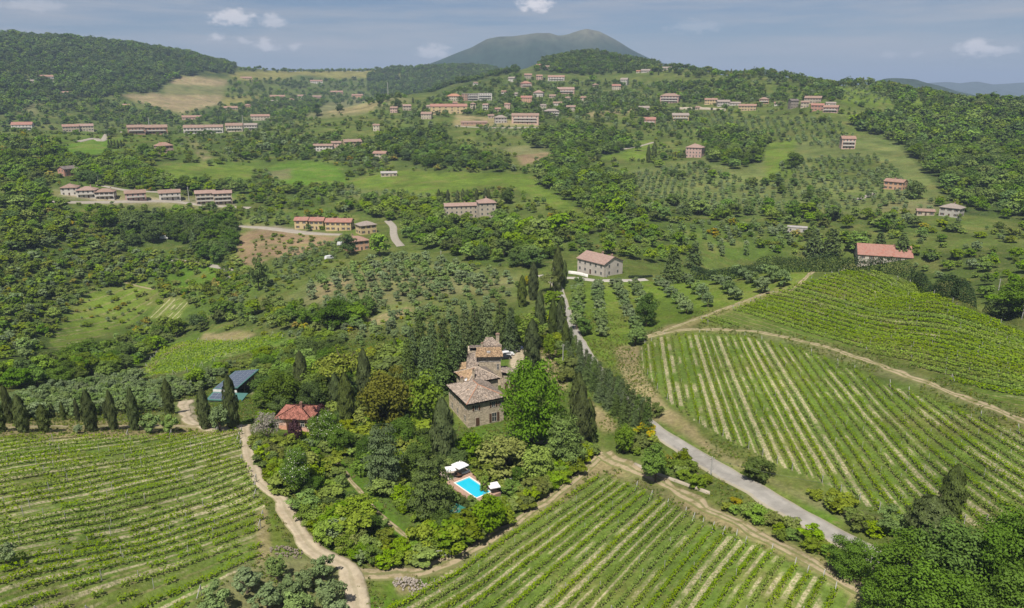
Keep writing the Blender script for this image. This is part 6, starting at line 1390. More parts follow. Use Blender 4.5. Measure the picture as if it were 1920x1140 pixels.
# garden
GT = [('bare_tree', 505, 838, 768, 62, 'grey leafless tree left of the red cottage'), ('plum_tree', 556, 840, 785, 36, 'dark purple plum tree before the red cottage'), ('plum_tree', 603, 800, 757, 34, 'purple-leaved tree right of the red cottage'), ('green_bush', 500, 800, 765, 40, 'dark bush behind the leafless tree'),
 ('blossom_tree', 560, 925, 838, 62, 'bright green tree flecked with white blossom'), ('blossom_tree', 612, 835, 772, 62, 'fresh green tree with white flowers beside the cottage'), ('cypress_tree', 652, 800, 700, 30, 'dark garden cypress under the umbrella pine'), ('cypress_tree', 686, 760, 655, 26, 'slim cypress behind the golden oak'), ('cypress_tree', 632, 775, 700, 26, 'cypress left of the dark garden group'),
 ('umbrella_pine', 641, 750, 652, 98, 'flat-topped yellow-green umbrella pine'), ('dark_tree', 530, 770, 690, 80, 'large round dark tree right of the solar barn'), ('cypress_tree', 568, 745, 658, 25, 'tall cypress rising from the trees right of the barn'), ('dark_tree', 585, 775, 715, 55, 'dark tree between barn grove and umbrella pine'), ('dark_tree', 500, 765, 715, 48, 'dark tree at the barn corner'),
 ('holm_oak', 725, 815, 690, 112, 'golden-brown holm oak in the middle of the garden'), ('yellow_tree', 792, 812, 692, 88, 'yellow-green oak left of the farmhouse'), ('dark_tree', 755, 850, 785, 70, 'dark tree under the golden oak'), ('cypress_tree', 832, 868, 748, 42, 'big dark cypress at the farmhouse corner'), ('dark_conifer', 722, 915, 786, 74, 'dark drooping conifer below the golden oak'),
 ('dark_conifer', 810, 968, 845, 84, 'large dark conifer beside the swimming pool'), ('green_bush', 880, 856, 806, 62, 'clipped round green shrub below the farmhouse'), ('pale_tree', 945, 888, 816, 92, 'feathery pale yellow-green tree above the pool'), ('broadleaf_tree', 1008, 900, 832, 72, 'olive-green tree in the garden hedge corner'), ('lime_tree', 1000, 836, 676, 142, 'great bright green lime tree beside the farmhouse'),
 ('cedar_tree', 1056, 872, 772, 78, 'pale layered cedar beside the lime tree'), ('cypress_tree', 1088, 842, 725, 34, 'dark cypress right of the cedar'), ('cypress_tree', 1083, 790, 700, 30, 'dark cypress above the cedar'), ('cypress_tree', 1102, 835, 750, 28, 'cypress nearest the straw bank'), ('broadleaf_tree', 917, 1000, 925, 74, 'olive-green tree beside the green-roofed shed'), ('dark_tree', 775, 880, 830, 50, 'dark bushy tree left of the big cypress'),
 ('yellow_shrub', 848, 1035, 985, 66, 'yellow-green shrub below the pool shed'), ('yellow_shrub', 790, 1030, 985, 58, 'yellow-green shrub at the terrace foot'), ('yellow_shrub', 905, 905, 880, 26, 'bright yellow shrub above the pool'), ('green_bush', 910, 925, 893, 22, 'dark bush hiding the pool corner'), ('dark_tree', 640, 850, 800, 50, 'dark tree by the terraced garden strip'), ('dark_tree', 690, 875, 815, 50, 'dark tree at the top of the terraced strip'),
 ('broadleaf_tree', 990, 655, 590, 66, 'dark broad tree behind the forecourt'), ('dark_tree', 965, 640, 592, 56, 'dark round tree between firs and forecourt'), ('yellow_tree', 1030, 675, 625, 30, 'small yellowish tree on the bank'), ('broadleaf_tree', 1228, 905, 838, 66, 'round dark-green roadside tree by the track corner'), ('round_bush', 1419, 897, 857, 58, 'round dark bush on the grass beside the road'),
 ('cypress_tree', 1778, 972, 868, 34, 'tall leaning cypress at the foot of the striped vineyard'), ('cypress_tree', 1740, 1003, 928, 62, 'stout cypress below the tall leaning one'), ('olive_tree', 1670, 1000, 952, 54, 'grey-green olive beside the stout cypress'), ('broadleaf_tree', 1170, 850, 795, 45, 'tree at the foot of the cypress hedge'), ('cypress_tree', 1205, 812, 752, 16, 'last thin cypress by the asphalt road'), ('green_bush', 1230, 782, 752, 26, 'bush on the verge right of the road'),
 ('cypress_tree', 1045, 545, 462, 20, 'tall cypress at the lane bend'), ('cypress_tree', 1058, 533, 488, 10, 'slim cypress left of the pinkish house'), ('cypress_tree', 979, 575, 517, 17, 'cypress on the olive grove edge with yellow broom behind'), ('cypress_tree', 1000, 562, 492, 18, 'cypress above the dark trees at the lane'), ('cypress_tree', 1012, 620, 545, 18, 'cypress behind the forecourt bank'), ('cypress_tree', 998, 690, 600, 30, 'tall cypress over the forecourt'), ('cypress_tree', 1036, 640, 560, 16, 'thin cypress on the dry bank'), ('broom_bush', 985, 535, 515, 18, 'yellow broom behind the cypress on the grove edge'),
 ('umbrella_pine', 1030, 548, 510, 46, 'spreading tree over the lane bend'), ('dark_tree', 1212, 612, 545, 46, 'dark round tree in the right olive rows'), ('olive_tree', 1190, 648, 612, 38, 'large round olive at the edge of the dry bank'), ('round_bush', 1096, 628, 588, 34, 'dark bush by the road in the olive rows'),
 ('fir_tree', 1260, 528, 458, 58, 'big dark conifer right of the pinkish house'), ('fir_tree', 1300, 505, 452, 50, 'reddish dark conifer behind the olive rows'), ('dark_tree', 640, 610, 560, 90, 'big bright round tree at the foot of the olive grove'), ('broadleaf_tree', 672, 608, 566, 56, 'round tree beside the big one below the olive grove'), ('dark_tree', 487, 545, 480, 34, 'tall dark tree in the gully'), ('dark_tree', 655, 478, 436, 36, 'dark tree before the terracotta house'), ('broadleaf_tree', 712, 480, 435, 48, 'tree by the bend of the lane'), ('broadleaf_tree', 878, 436, 398, 40, 'tree in front of the convent tower'),
 ('dark_tree', 200, 430, 388, 44, 'dark lone round tree on the left slope'), ('dark_tree', 595, 218, 190, 20, 'lone tree on the pale hilltop field'), ('dark_tree', 637, 212, 194, 16, 'second lone tree on the pale hilltop field'), ('dark_tree', 712, 196, 181, 14, 'third lone tree on the pale hilltop field'), ('dark_tree', 747, 200, 184, 18, 'round tree beside the small pinkish house'),
 ('dark_tree', 1195, 283, 264, 13, 'round tree beside the thin white path'), ('dark_tree', 1487, 316, 284, 34, 'dark round tree in the right meadow'), ('dark_tree', 1714, 372, 338, 32, 'dark round tree right of the orange farmhouse'), ('dark_tree', 950, 382, 352, 30, 'dark tree on the green spur'), ('cypress_tree', 1215, 305, 272, 7, 'dark cypress left of the rose villa'), ('cypress_tree', 1226, 300, 265, 8, 'second dark cypress left of the rose villa'),
 ('fir_tree', 1525, 478, 428, 50, 'dark conifer left behind the crest hedge'), ('fir_tree', 1558, 476, 424, 50, 'dark conifer second behind the crest hedge'), ('cedar_tree', 1608, 470, 430, 44, 'lighter conifer behind the red-roofed house'), ('fir_tree', 1648, 470, 432, 34, 'conifer just behind the long red roof'), ('fir_tree', 1690, 476, 434, 40, 'conifer at the gable of the red-roofed house'), ('dark_tree', 1905, 590, 520, 70, 'dark tree group at the right edge beyond the hill'), ('dark_tree', 1878, 600, 556, 50, 'dark tree under the right edge pole')]
for sp, px, b_, t_, w, lb in GT: T(sp, px, b_, t_, lb, w, rmin=315 if (px > 1500 and b_ < 480) else 0)
BIG = 'big roadside trees at the lower right corner'
for px, b_, t_, w, lb in ((1700, 1130, 1000, 150, 'leafy tree at the left of the lower right group'), (1800, 1120, 975, 150, 'leafy tree in the middle of the lower right group'), (1885, 1120, 955, 130, 'tallest leafy tree at the right frame edge'), (1760, 1190, 1050, 150, 'leafy tree in front of the lower right group'), (1660, 1150, 1050, 100, 'smaller tree nearest the track at lower right'), (1900, 1200, 1060, 130, 'tree filling the lower right corner'), (1590, 1075, 1010, 84, 'bushy tree leaning over the asphalt road')): T('big_tree', px, b_, t_, lb, w, BIG)
# firs behind the villa
FIRX = sorted((775, 790, 812, 835, 855, 872, 892, 915, 940, 800, 830, 765, 905, 958, 850))
for i, (px, b_, t_, w) in enumerate(((775, 705, 625, 44), (790, 690, 600, 46), (812, 700, 612, 50), (835, 712, 606, 54), (855, 690, 598, 50), (872, 670, 590, 48), (892, 662, 585, 48), (915, 655, 580, 50), (940, 650, 572, 50), (800, 725, 640, 56), (830, 735, 650, 60), (765, 720, 645, 44), (905, 640, 588, 40), (958, 660, 588, 44), (850, 715, 650, 50))):
    T('fir_tree', px, b_, t_ - 18, 'dark fir, %s counted from the left in the dense belt behind the tower house' % ORD(FIRX.index(px) + 1), w, 'firs behind the tower house')
# conifer hedge along the road
line = [(1060, 640), (1084, 676), (1110, 712), (1138, 744), (1166, 772), (1192, 797), (1212, 812)]
ln_ = dense(line, 9.5, False)
for k, (a, b_) in enumerate(ln_):
    T('hedge_conifer', a + random.uniform(-4, 4), b_ + random.uniform(-2, 4), b_ - (random.uniform(30, 40) + 38 * k / len(ln_)), 'tall dark conifer, %s down the row lining the asphalt road' % ORD(k + 1), random.uniform(20, 26) + 15 * k / len(ln_), 'conifers lining the asphalt road')
    if k % 2 == 0: T('hedge_conifer', a - random.uniform(8, 16), b_ + random.uniform(4, 10), b_ - (random.uniform(18, 30) + 16 * k / len(ln_)), 'shorter conifer on the house side of the %s roadside conifer' % ORD(k + 1), random.uniform(26, 34), 'conifers lining the asphalt road')
for i, (px, b_, t_) in enumerate(((1053, 600, 556), (1048, 622, 566), (1052, 640, 585), (1060, 662, 600))): T('cypress_tree', px, b_, t_, 'slim dark cypress, %s from the top of the road row' % ORD(i + 1), 14, 'cypresses at the top of the road row')
for px in (1256, 1261, 1266, 1271, 1276, 1281, 1285): T('cypress_tree', px, 296, 287, 'slim little cypress in the row beside the rose villa', 2.6, 'slim cypresses beside the rose villa')
for px in (823, 829, 840, 858, 868, 876, 894, 910, 916): T('cypress_tree', px, 378 + random.uniform(-3, 2), 352 + random.uniform(0, 10), 'cypress on the crest behind the convent, %s from the left' % ORD((823, 829, 840, 858, 868, 876, 894, 910, 916).index(px) + 1), 7, 'cypresses behind the convent', rmin=470)
for px in (205, 210, 216, 222, 228): T('cypress_tree', px, 278, 262, 'slim cypress in the row on the left terrace field', 3, 'cypresses on the left terrace', rmin=800)
# bottom olives
for i, (px, b_, t_, w) in enumerate(((405, 1148, 1095, 56), (462, 1112, 1064, 56), (519, 1085, 1042, 40), (572, 1105, 1066, 40), (608, 1086, 1040, 46), (545, 1120, 1080, 50), (620, 1140, 1085, 62), (500, 1142, 1095, 56), (560, 1160, 1110, 60), (640, 1170, 1120, 40))):
    T('olive_tree', px, b_, t_, ['bright leafy olive at the lower left corner of the bottom grove', 'large olive at the vineyard corner in the bottom grove', 'grey round olive nearest the vineyard end posts', 'slender grey olive before the gravel track', 'olive beside the gravel track bend', 'olive in the middle of the bottom grove', 'large olive beside the gravel track at the frame bottom', 'spreading olive left of the middle of the bottom grove', 'olive cut by the bottom frame edge', 'olive at the very bottom by the gravel track'][i], w, 'olive trees at the bottom of the picture')
# right olive rows: lines through the photo
for r_, (pa, pb, n, lb) in enumerate((((1087, 540), (1078, 618), 9, 'first olive row beside the road'), ((1120, 540), (1130, 632), 9, 'second olive row from the road'), ((1155, 540), (1200, 640), 9, 'third olive row from the road'), ((1190, 540), (1212, 590), 5, 'fourth olive row from the road'), ((1235, 535), (1290, 590), 6, 'fifth olive row from the road'), ((1285, 530), (1330, 575), 5, 'sixth olive row from the road'), ((1335, 522), (1380, 562), 5, 'seventh olive row from the road'), ((1380, 515), (1430, 548), 5, 'eighth olive row from the road'), ((1425, 510), (1470, 538), 4, 'last olive row below the crest hedge'))):
    for k in range(n):
        t = k / (n - 1); a, b_ = pa[0] + (pb[0] - pa[0]) * t + random.uniform(-3, 3), pa[1] + (pb[1] - pa[1]) * t + random.uniform(-2, 2)
        T('olive_tree', a, b_, b_ - random.uniform(20, 30) * (.8 + .4 * t), '%s olive from the top in the %s' % (ORD(k + 1), lb), random.uniform(24, 34), 'olive rows right of the road')
# crest hedge: one clipped hedge
def hedge(name, label, pts, h, w, rmin=0):
    def near(a, b_):
        q = at(a, b_)
        while math.hypot(q.x, q.y) > 345: b_ += 1.5; q = at(a, b_)
        return q
    c = smooth_line([near(a, b_) for a, b_ in pts], .5); t = np.gradient(c, axis=0); t /= np.linalg.norm(t, axis=1)[:, None]; nn = np.stack([-t[:, 1], t[:, 0]], 1)
    n = int(len(c) * 60); i = RNG.integers(0, len(c), n); lump = .75 + .5 * vnoise(i * .13, np.zeros(n), 12)
    a = RNG.uniform(0, math.pi, n); off = np.cos(a) * w / 2 * lump; z = np.sin(a) ** .6 * h * lump * RNG.uniform(.75, 1.0, n); z = np.where(RNG.random(n) < .4, RNG.random(n) * z, z)
    xy = c[i] + nn[i] * off[:, None]; p = np.stack([xy[:, 0], xy[:, 1], zat(xy[:, 0], xy[:, 1]) + z], 1)
    nr = np.stack([nn[i, 0] * np.cos(a), nn[i, 1] * np.cos(a), np.sin(a) + .2], 1) + RNG.normal(size=(n, 3)) * .4
    v, f = leaf_quads(p, nr, np.full(n, .3), RNG); tag(link(name, new_mesh(name, v, f, LM['hedge'], tint=np.repeat(RNG.uniform(.7, 1.3, n), 4))), label, 'hedge')
hedge('hedge', 'tall dark clipped hedge curving along the crest of the vineyard hill', [(1300, 522), (1340, 512), (1390, 505), (1450, 500), (1520, 499), (1590, 500), (1650, 508), (1720, 530), (1790, 560), (1858, 590)], 6.2, 4.5)
hedge('hedge', 'low bright hedge right of the pinkish house', [(1180, 521), (1200, 521), (1222, 519)], 1.2, 1.2)

# ------------------------------------------------------------------ groves, scrub and woods
GARDEN = [(478, 835), (560, 850), (600, 790), (690, 770), (760, 800), (850, 870), (930, 830), (1040, 870), (1110, 835), (1122, 852), (1000, 940), (870, 1038), (805, 1060), (690, 1062), (600, 1035), (525, 940)]
patch([('shrub', 5), ('green_bush', 3), ('yellow_shrub', .4), ('dark_tree', 1.4), ('broadleaf_tree', .9), ('olive_tree', .6)], GARDEN, 3.1, (2.2, 5.0), 'shrub in the dense garden around the pool', 'garden shrubs', prob=1.0)
patch([('shrub', 4), ('green_bush', 4), ('yellow_shrub', .6)], [(472, 830), (505, 835), (520, 880), (560, 950), (622, 1020), (690, 1040), (800, 1036), (808, 1062), (690, 1066), (600, 1040), (522, 950), (480, 880)], 2.2, (2.6, 4.0), 'shrub in the boundary hedge above the gravel track', 'shrubs of the boundary hedge')
patch([('shrub', 4), ('green_bush', 4)], [(840, 1030), (990, 925), (1100, 838), (1126, 848), (1010, 952), (875, 1048)], 1.9, (2.4, 3.6), 'shrub in the boundary hedge beside the front vineyard', 'shrubs of the boundary hedge')
patch([('shrub', 4), ('broadleaf_tree', 2), ('dark_tree', 1.5)], [(700, 780), (800, 800), (800, 850), (700, 860), (640, 830)], 4.0, (4, 6.5), 'tree in the dense garden wood', 'trees of the garden wood')
patch([('dark_tree', 4), ('broadleaf_tree', 3), ('shrub', 2), ('yellow_tree', .8)], [(470, 690), (520, 660), (620, 650), (660, 690), (640, 760), (560, 790), (500, 780), (480, 740)], 5.0, (4.5, 7.5), 'leafy tree in the grove behind the red cottage', 'trees behind the red cottage')
patch([('broadleaf_tree', 4), ('yellow_tree', 1.5), ('shrub', 3)], [(365, 715), (440, 690), (520, 664), (600, 640), (640, 640), (560, 690), (480, 695), (400, 708), (385, 735), (350, 735)], 5.5, (4, 7), 'leafy tree on the bank behind the solar barn', 'trees behind the solar barn')
patch([('shrub', 4), ('broadleaf_tree', 1), ('cypress_tree', .5)], [(660, 690), (760, 650), (780, 720), (700, 740)], 5, (4, 7), 'tree between umbrella pine and firs', 'trees left of the firs')
patch([('shrub', 5), ('green_bush', 3), ('broom_bush', .7)], [(1150, 820), (1195, 805), (1330, 900), (1340, 930), (1290, 915), (1200, 870)], 3.0, (2.0, 3.6), 'bush on the bank between hedge row and road', 'roadside bushes')
patch([('shrub', 5), ('green_bush', 3), ('broom_bush', 1.2)], [(1335, 930), (1440, 965), (1540, 1010), (1620, 1055), (1610, 1075), (1500, 1035), (1380, 980), (1330, 950)], 2.7, (1.8, 3.2), 'bush between track and asphalt road', 'roadside bushes')
patch([('shrub', 5), ('green_bush', 3), ('broom_bush', .8)], [(1500, 930), (1540, 930), (1640, 985), (1690, 1000), (1650, 1015), (1560, 970)], 2.7, (1.8, 3.4), 'bush on the verge above the road bend', 'roadside bushes')
patch([('shrub', 3), ('broadleaf_tree', 1)], [(1000, 600), (1040, 560), (1055, 640), (1090, 700), (1060, 720), (1040, 660), (1005, 650)], 4.5, (2.5, 5), 'bush on the wooded bank beside the road', 'bushes on the road bank')
# olives
patch([('olive_tree', 1)], [(560, 560), (600, 520), (650, 500), (770, 480), (880, 500), (900, 540), (760, 560), (700, 600), (600, 580)], 6.6, (4.4, 6.0), 'round olive tree in the big terraced grove below the row houses', 'olive trees of the big grove', angle=-.35, row=9.0, jitter=.3, prob=.9)
patch([('olive_tree', 1)], [(880, 500), (972, 520), (965, 575), (900, 590), (760, 640), (560, 650), (540, 630), (700, 610), (770, 560)], 5.4, (2.8, 4.2), 'grey olive tree in the grove sloping to the villa firs', 'olive trees above the firs', angle=.2, row=6.5, jitter=.5, prob=.85)
patch([('olive_tree', 1)], [(0, 755), (200, 715), (330, 700), (440, 690), (400, 730), (330, 755), (300, 775), (0, 790)], 3.4, (3.0, 4.2), 'grey olive tree in the slope grove below the cypress row', 'olive trees below the cypress row', jitter=.5, prob=.9)
patch([('olive_tree', 1), ('shrub', .5)], [(470, 530), (540, 470), (640, 450), (640, 480), (560, 520), (500, 560)], 4.5, (2.4, 3.6), 'olive tree on the bank below the row houses', 'olives below the row houses', prob=.9, rmin=300)
patch([('olive_tree', 1)], [(450, 395), (540, 395), (560, 420), (450, 425)], 8, (3, 4), 'olive tree on the terrace beside the tan block', 'olives by the tan block', rmin=390)
for pl, sp_, pr in (([(1180, 330), (1300, 310), (1430, 350), (1500, 410), (1330, 400), (1200, 375)], 7.5, .8), ([(1470, 300), (1640, 290), (1690, 330), (1740, 375), (1640, 400), (1500, 400), (1440, 350)], 8.5, .85), ([(1340, 225), (1560, 222), (1600, 255), (1560, 280), (1440, 265), (1360, 245)], 8, .8), ([(1080, 170), (1230, 175), (1240, 200), (1100, 205), (1060, 190)], 9, .6), ([(1250, 205), (1380, 215), (1360, 250), (1250, 250), (1200, 240)], 8.5, .7), ([(1560, 165), (1660, 165), (1760, 190), (1600, 200)], 11, .7), ([(910, 236), (1010, 238), (1005, 258), (915, 256)], 9, .8), ([(640, 350), (800, 366), (820, 378), (720, 385), (620, 372)], 8, .5), ([(1220, 430), (1330, 415), (1480, 425), (1500, 465), (1380, 490), (1260, 470)], 7, .5), ([(1660, 380), (1760, 376), (1780, 400), (1640, 410)], 9, .5)):
    patch([('olive_tree', 1)], pl, sp_, (3.8, 5.2), 'small olive tree in the right-hand hillside groves', 'olive trees of the right hillside', jitter=.28, prob=pr, rmin=390)
# woods and scrub of the slopes; (mix, outline, spacing, heights, label, group, extra)
W1 = [('wood_tree', 6), ('broadleaf_tree', 2), ('dark_tree', 2)]
WOODS = []
def wood(poly, s, h, lb, g, mix=W1, **k):
    if k.get('prob', 1) > .7: WOODS.append(poly)
    patch(mix, poly, s, h, lb, g, **k)
wood([(60, 705), (130, 678), (240, 655), (290, 636), (330, 612), (400, 598), (440, 596), (400, 615), (320, 640), (260, 690), (200, 715), (0, 745), (0, 722)], 6.5, (5, 8.5), 'dark leafy tree in the valley wood below the cypress row', 'trees of the left valley wood', rmin=230)
wood([(400, 598), (470, 580), (600, 570), (690, 590), (690, 612), (560, 625), (440, 612)], 6, (4, 7), 'tree in the gully below the big olive grove', 'trees of the gully', rmin=250, mix=[('wood_tree', 3), ('shrub', 3), ('olive_tree', 1), ('broom_bush', .4)])
wood([(0, 560), (110, 520), (90, 640), (130, 670), (60, 700), (0, 715)], 6.5, (3.5, 7), 'bushy tree on the lower left slope', 'trees of the lower left slope', rmin=300, mix=[('wood_tree', 3), ('olive_tree', 2), ('shrub', 4)])
wood([(0, 400), (80, 390), (200, 440), (260, 480), (340, 500), (300, 530), (180, 540), (110, 600), (90, 650), (0, 560)], 5.4, (3.2, 6.5), 'bushy growth on the left valley side', 'trees of the left valley side', rmin=380, mix=[('wood_tree', 1.2), ('broadleaf_tree', 2.5), ('shrub', 5), ('broom_bush', .9), ('yellow_shrub', 3), ('olive_tree', 2)], prob=.95)
wood([(0, 330), (60, 330), (110, 390), (130, 440), (60, 470), (0, 480)], 9, (6, 11), 'bright leafy tree at the left edge', 'trees of the left edge', rmin=400, mix=[('broadleaf_tree', 4), ('yellow_tree', 1), ('wood_tree', 3)])
wood([(215, 425), (300, 415), (440, 420), (440, 470), (420, 495), (380, 490), (330, 460), (230, 462)], 8, (8, 12), 'dark pine in the clump on the left slope', 'dark pines of the left slope', rmin=390, mix=[('dark_tree', 4), ('fir_tree', 1)])
wood([(100, 390), (200, 395), (360, 395), (440, 400), (430, 425), (220, 425), (120, 430)], 9, (4, 8), 'leafy tree under the white villas', 'trees under the white villas', rmin=420, mix=[('wood_tree', 3), ('broadleaf_tree', 3), ('shrub', 2), ('yellow_shrub', 1)])
patch([('shrub', 4), ('olive_tree', 2), ('broom_bush', .5)], [(120, 540), (280, 520), (300, 560), (260, 620), (130, 655), (100, 620)], 3.4, (1.2, 2.6), 'small bush on the grassy left terraces', 'bushes on the left terraces', row=7, angle=math.atan2(VINES[-1][2].y, VINES[-1][2].x), jitter=.6, prob=.5, rmin=380, free=True)
patch([('shrub', 4), ('broadleaf_tree', 1.5), ('broom_bush', .5)], [(300, 500), (420, 490), (470, 530), (440, 590), (370, 590), (300, 545)], 7.5, (2.5, 5), 'bush in the hollow below the dark pines', 'bushes of the left hollow', prob=.65, rmin=330)
patch([('shrub', 1)], [(445, 450), (520, 435), (600, 442), (560, 470), (500, 482), (455, 490)], 6, (1.2, 2.6), 'young shrub on the bare brown slope', 'young shrubs on the brown slope', prob=.55, rmin=390)
wood([(0, 265), (110, 270), (130, 300), (230, 300), (300, 280), (330, 300), (260, 310), (330, 350), (300, 355), (180, 345), (70, 330), (0, 310)], 11, (6, 11), 'leafy tree below the left ridge houses', 'trees below the left ridge', rmin=600, mix=[('wood_tree', 4), ('broadleaf_tree', 3), ('dark_tree', 1.5), ('broom_bush', .6)])
wood([(130, 305), (260, 310), (330, 345), (460, 345), (470, 365), (340, 362), (200, 350), (120, 325)], 9, (6, 10), 'bright leafy tree above the white villas', 'trees above the white villas', rmin=560, mix=[('broadleaf_tree', 4), ('wood_tree', 3)])
wood([(440, 262), (560, 258), (640, 262), (700, 285), (730, 310), (700, 320), (620, 300), (500, 300), (430, 300)], 10, (5, 10), 'tree in the belt before the yellow-gabled house', 'trees of the middle belt', rmin=650, mix=[('wood_tree', 3), ('dark_tree', 2), ('shrub', 2), ('olive_tree', 1.5)])
wood([(340, 258), (500, 250), (560, 262), (460, 300), (380, 295)], 12, (2.5, 6), 'bush on the slope below the balconied row', 'bushes below the balconied row', rmin=650, mix=[('shrub', 4), ('olive_tree', 3), ('wood_tree', 1)], prob=.8)
wood([(520, 225), (720, 210), (800, 235), (740, 262), (560, 258)], 14, (2, 4.5), 'bush on the open green slope', 'bushes of the open slope', rmin=700, mix=[('shrub', 4), ('wood_tree', .6)], prob=.35)
wood([(470, 330), (520, 345), (640, 350), (650, 372), (560, 395), (470, 380)], 9, (4, 8), 'leafy tree right of the tan block', 'trees right of the tan block', rmin=480, mix=[('broadleaf_tree', 3), ('wood_tree', 3), ('yellow_tree', 1), ('fir_tree', .6)], prob=.8)
wood([(640, 385), (760, 372), (830, 385), (835, 415), (770, 425), (720, 410), (640, 400)], 8, (5, 9), 'bright tree behind the row houses', 'trees behind the row houses', rmin=440, mix=[('broadleaf_tree', 4), ('yellow_tree', 1), ('wood_tree', 2)])
wood([(755, 435), (830, 420), (950, 425), (1060, 430), (1050, 480), (1010, 510), (900, 492), (780, 470)], 8, (6, 11), 'dark-crowned tree in the wood between convent and olive grove', 'trees between convent and grove', rmin=330, mix=[('wood_tree', 5), ('dark_tree', 2), ('broadleaf_tree', 3)])
wood([(1040, 410), (1140, 400), (1220, 430), (1300, 470), (1250, 500), (1160, 485), (1070, 478)], 8, (4, 8), 'bright leafy tree in the thicket behind the pinkish house', 'trees behind the pinkish house', rmin=345, mix=[('broadleaf_tree', 5), ('wood_tree', 2), ('yellow_tree', 1.2), ('broom_bush', .5), ('shrub', 2)])
wood([(720, 250), (830, 245), (850, 275), (900, 290), (960, 310), (940, 325), (800, 318), (730, 300), (690, 275)], 10, (6, 11), 'dark tree in the belt below the village', 'trees below the village', rmin=560, mix=[('wood_tree', 4), ('dark_tree', 3), ('broom_bush', .3)])
wood([(980, 258), (1060, 235), (1180, 255), (1190, 280), (1110, 300), (1080, 330), (1010, 345), (1000, 320), (1050, 290), (990, 275)], 10, (7, 12), 'dark leafy tree in the central wood', 'trees of the central wood', rmin=600)
wood([(1010, 345), (1090, 325), (1180, 330), (1190, 370), (1160, 410), (1090, 395), (1050, 370)], 9, (7, 12), 'dark leafy tree in the gully right of the green spur', 'trees of the right gully', rmin=440)
wood([(1120, 400), (1240, 380), (1400, 390), (1540, 400), (1700, 410), (1760, 430), (1700, 440), (1520, 430), (1420, 420), (1300, 410), (1200, 425)], 10, (6, 10), 'tree in the valley belt behind the vineyard hill', 'trees of the belt behind the hill', rmin=410, mix=[('wood_tree', 4), ('broadleaf_tree', 2), ('olive_tree', 2)], prob=.75)
wood([(1310, 255), (1380, 245), (1440, 262), (1435, 300), (1390, 320), (1330, 305)], 9, (7, 12), 'dense tree in the copse above the right meadow', 'trees of the copse above the meadow', rmin=600)
wood([(1200, 290), (1300, 300), (1360, 330), (1480, 350), (1480, 380), (1380, 360), (1220, 330)], 14, (5, 9), 'scattered tree among the right olive groves', 'scattered trees of the right slope', rmin=520, prob=.45)
wood([(1440, 330), (1520, 360), (1620, 395), (1560, 400), (1450, 370)], 12, (6, 10), 'tree among the lower right olive groves', 'scattered trees of the lower right groves', rmin=480, prob=.5)
wood([(1590, 225), (1680, 215), (1800, 205), (1930, 215), (1960, 420), (1880, 410), (1800, 385), (1760, 355), (1720, 310), (1680, 270), (1610, 245)], 9.5, (7, 12), 'tree in the broad wood covering the right slope', 'trees of the broad right wood', rmin=480)
wood([(1700, 480), (1760, 470), (1960, 470), (1960, 600), (1870, 580), (1800, 545), (1720, 510)], 8, (3, 7), 'bushy tree beyond the crest hedge', 'trees beyond the crest hedge', rmin=290, mix=[('wood_tree', 3), ('broadleaf_tree', 3), ('shrub', 3), ('broom_bush', .6), ('olive_tree', 1)], prob=.85)
wood([(1500, 440), (1700, 440), (1900, 470), (1760, 490), (1500, 480)], 9, (3, 6), 'bush on the slope behind the red-roofed house', 'bushes behind the red-roofed house', rmin=340, mix=[('shrub', 3), ('olive_tree', 3), ('wood_tree', 2)], prob=.7)
wood([(700, 200), (760, 195), (840, 175), (960, 140), (1060, 150), (1200, 155), (1400, 160), (1560, 150), (1540, 190), (1260, 195), (1100, 210), (1050, 235), (960, 225), (860, 215), (760, 230)], 14, (5, 10), 'tree among the village gardens', 'trees of the village', rmin=820, mix=[('wood_tree', 5), ('dark_tree', 2), ('olive_tree', 3), ('cypress_tree', .4), ('broadleaf_tree', 1)], prob=.72)
wood([(1080, 185), (1260, 200), (1330, 235), (1250, 250), (1180, 240), (1080, 225)], 12, (6, 10), 'tree in the dark belt below the rose villa', 'trees below the rose villa', rmin=820, prob=.6)
wood([(1240, 165), (1380, 150), (1420, 165), (1390, 195), (1260, 190)], 12, (6, 10), 'tree in the wood above the ridge road', 'trees above the ridge road', rmin=860)
wood([(1410, 165), (1440, 165), (1430, 192), (1405, 185)], 9, (6, 9), 'tree in the clump on the bright clearing', 'trees of the clearing clumps', rmin=860); wood([(1455, 165), (1475, 160), (1470, 190), (1448, 188)], 9, (6, 9), 'tree in the clump on the bright clearing', 'trees of the clearing clumps', rmin=860); wood([(1500, 155), (1570, 158), (1580, 195), (1510, 185)], 11, (6, 10), 'tree behind the stone house on the right ridge', 'trees behind the ridge hamlet', rmin=860)
# wooded hill, skyline trees, far forests
wood([(1000, 132), (1030, 100), (1100, 82), (1170, 90), (1235, 118), (1230, 135), (1100, 142)], 11, (8, 12), 'tree on the wooded hill before the mountain', 'trees of the wooded hill', rmin=1350, mix=[('dark_tree', 4), ('fir_tree', 2), ('wood_tree', 3)])
wood([(1200, 128), (1300, 128), (1390, 132), (1440, 138), (1560, 142), (1640, 155), (1760, 180), (1900, 195), (1960, 200), (1960, 215), (1760, 200), (1640, 175), (1560, 158), (1400, 150), (1200, 140)], 12, (7, 12), 'tree on the right skyline', 'skyline trees on the right', rmin=950, mix=[('wood_tree', 4), ('dark_tree', 2), ('umbrella_pine', .7), ('cypress_tree', .4)], prob=.7)
wood([(1640, 160), (1760, 178), (1960, 192), (1960, 240), (1800, 215), (1680, 215)], 11, (6, 10), 'tree on the right shoulder above the broad wood', 'trees of the right shoulder', rmin=800, prob=.6)
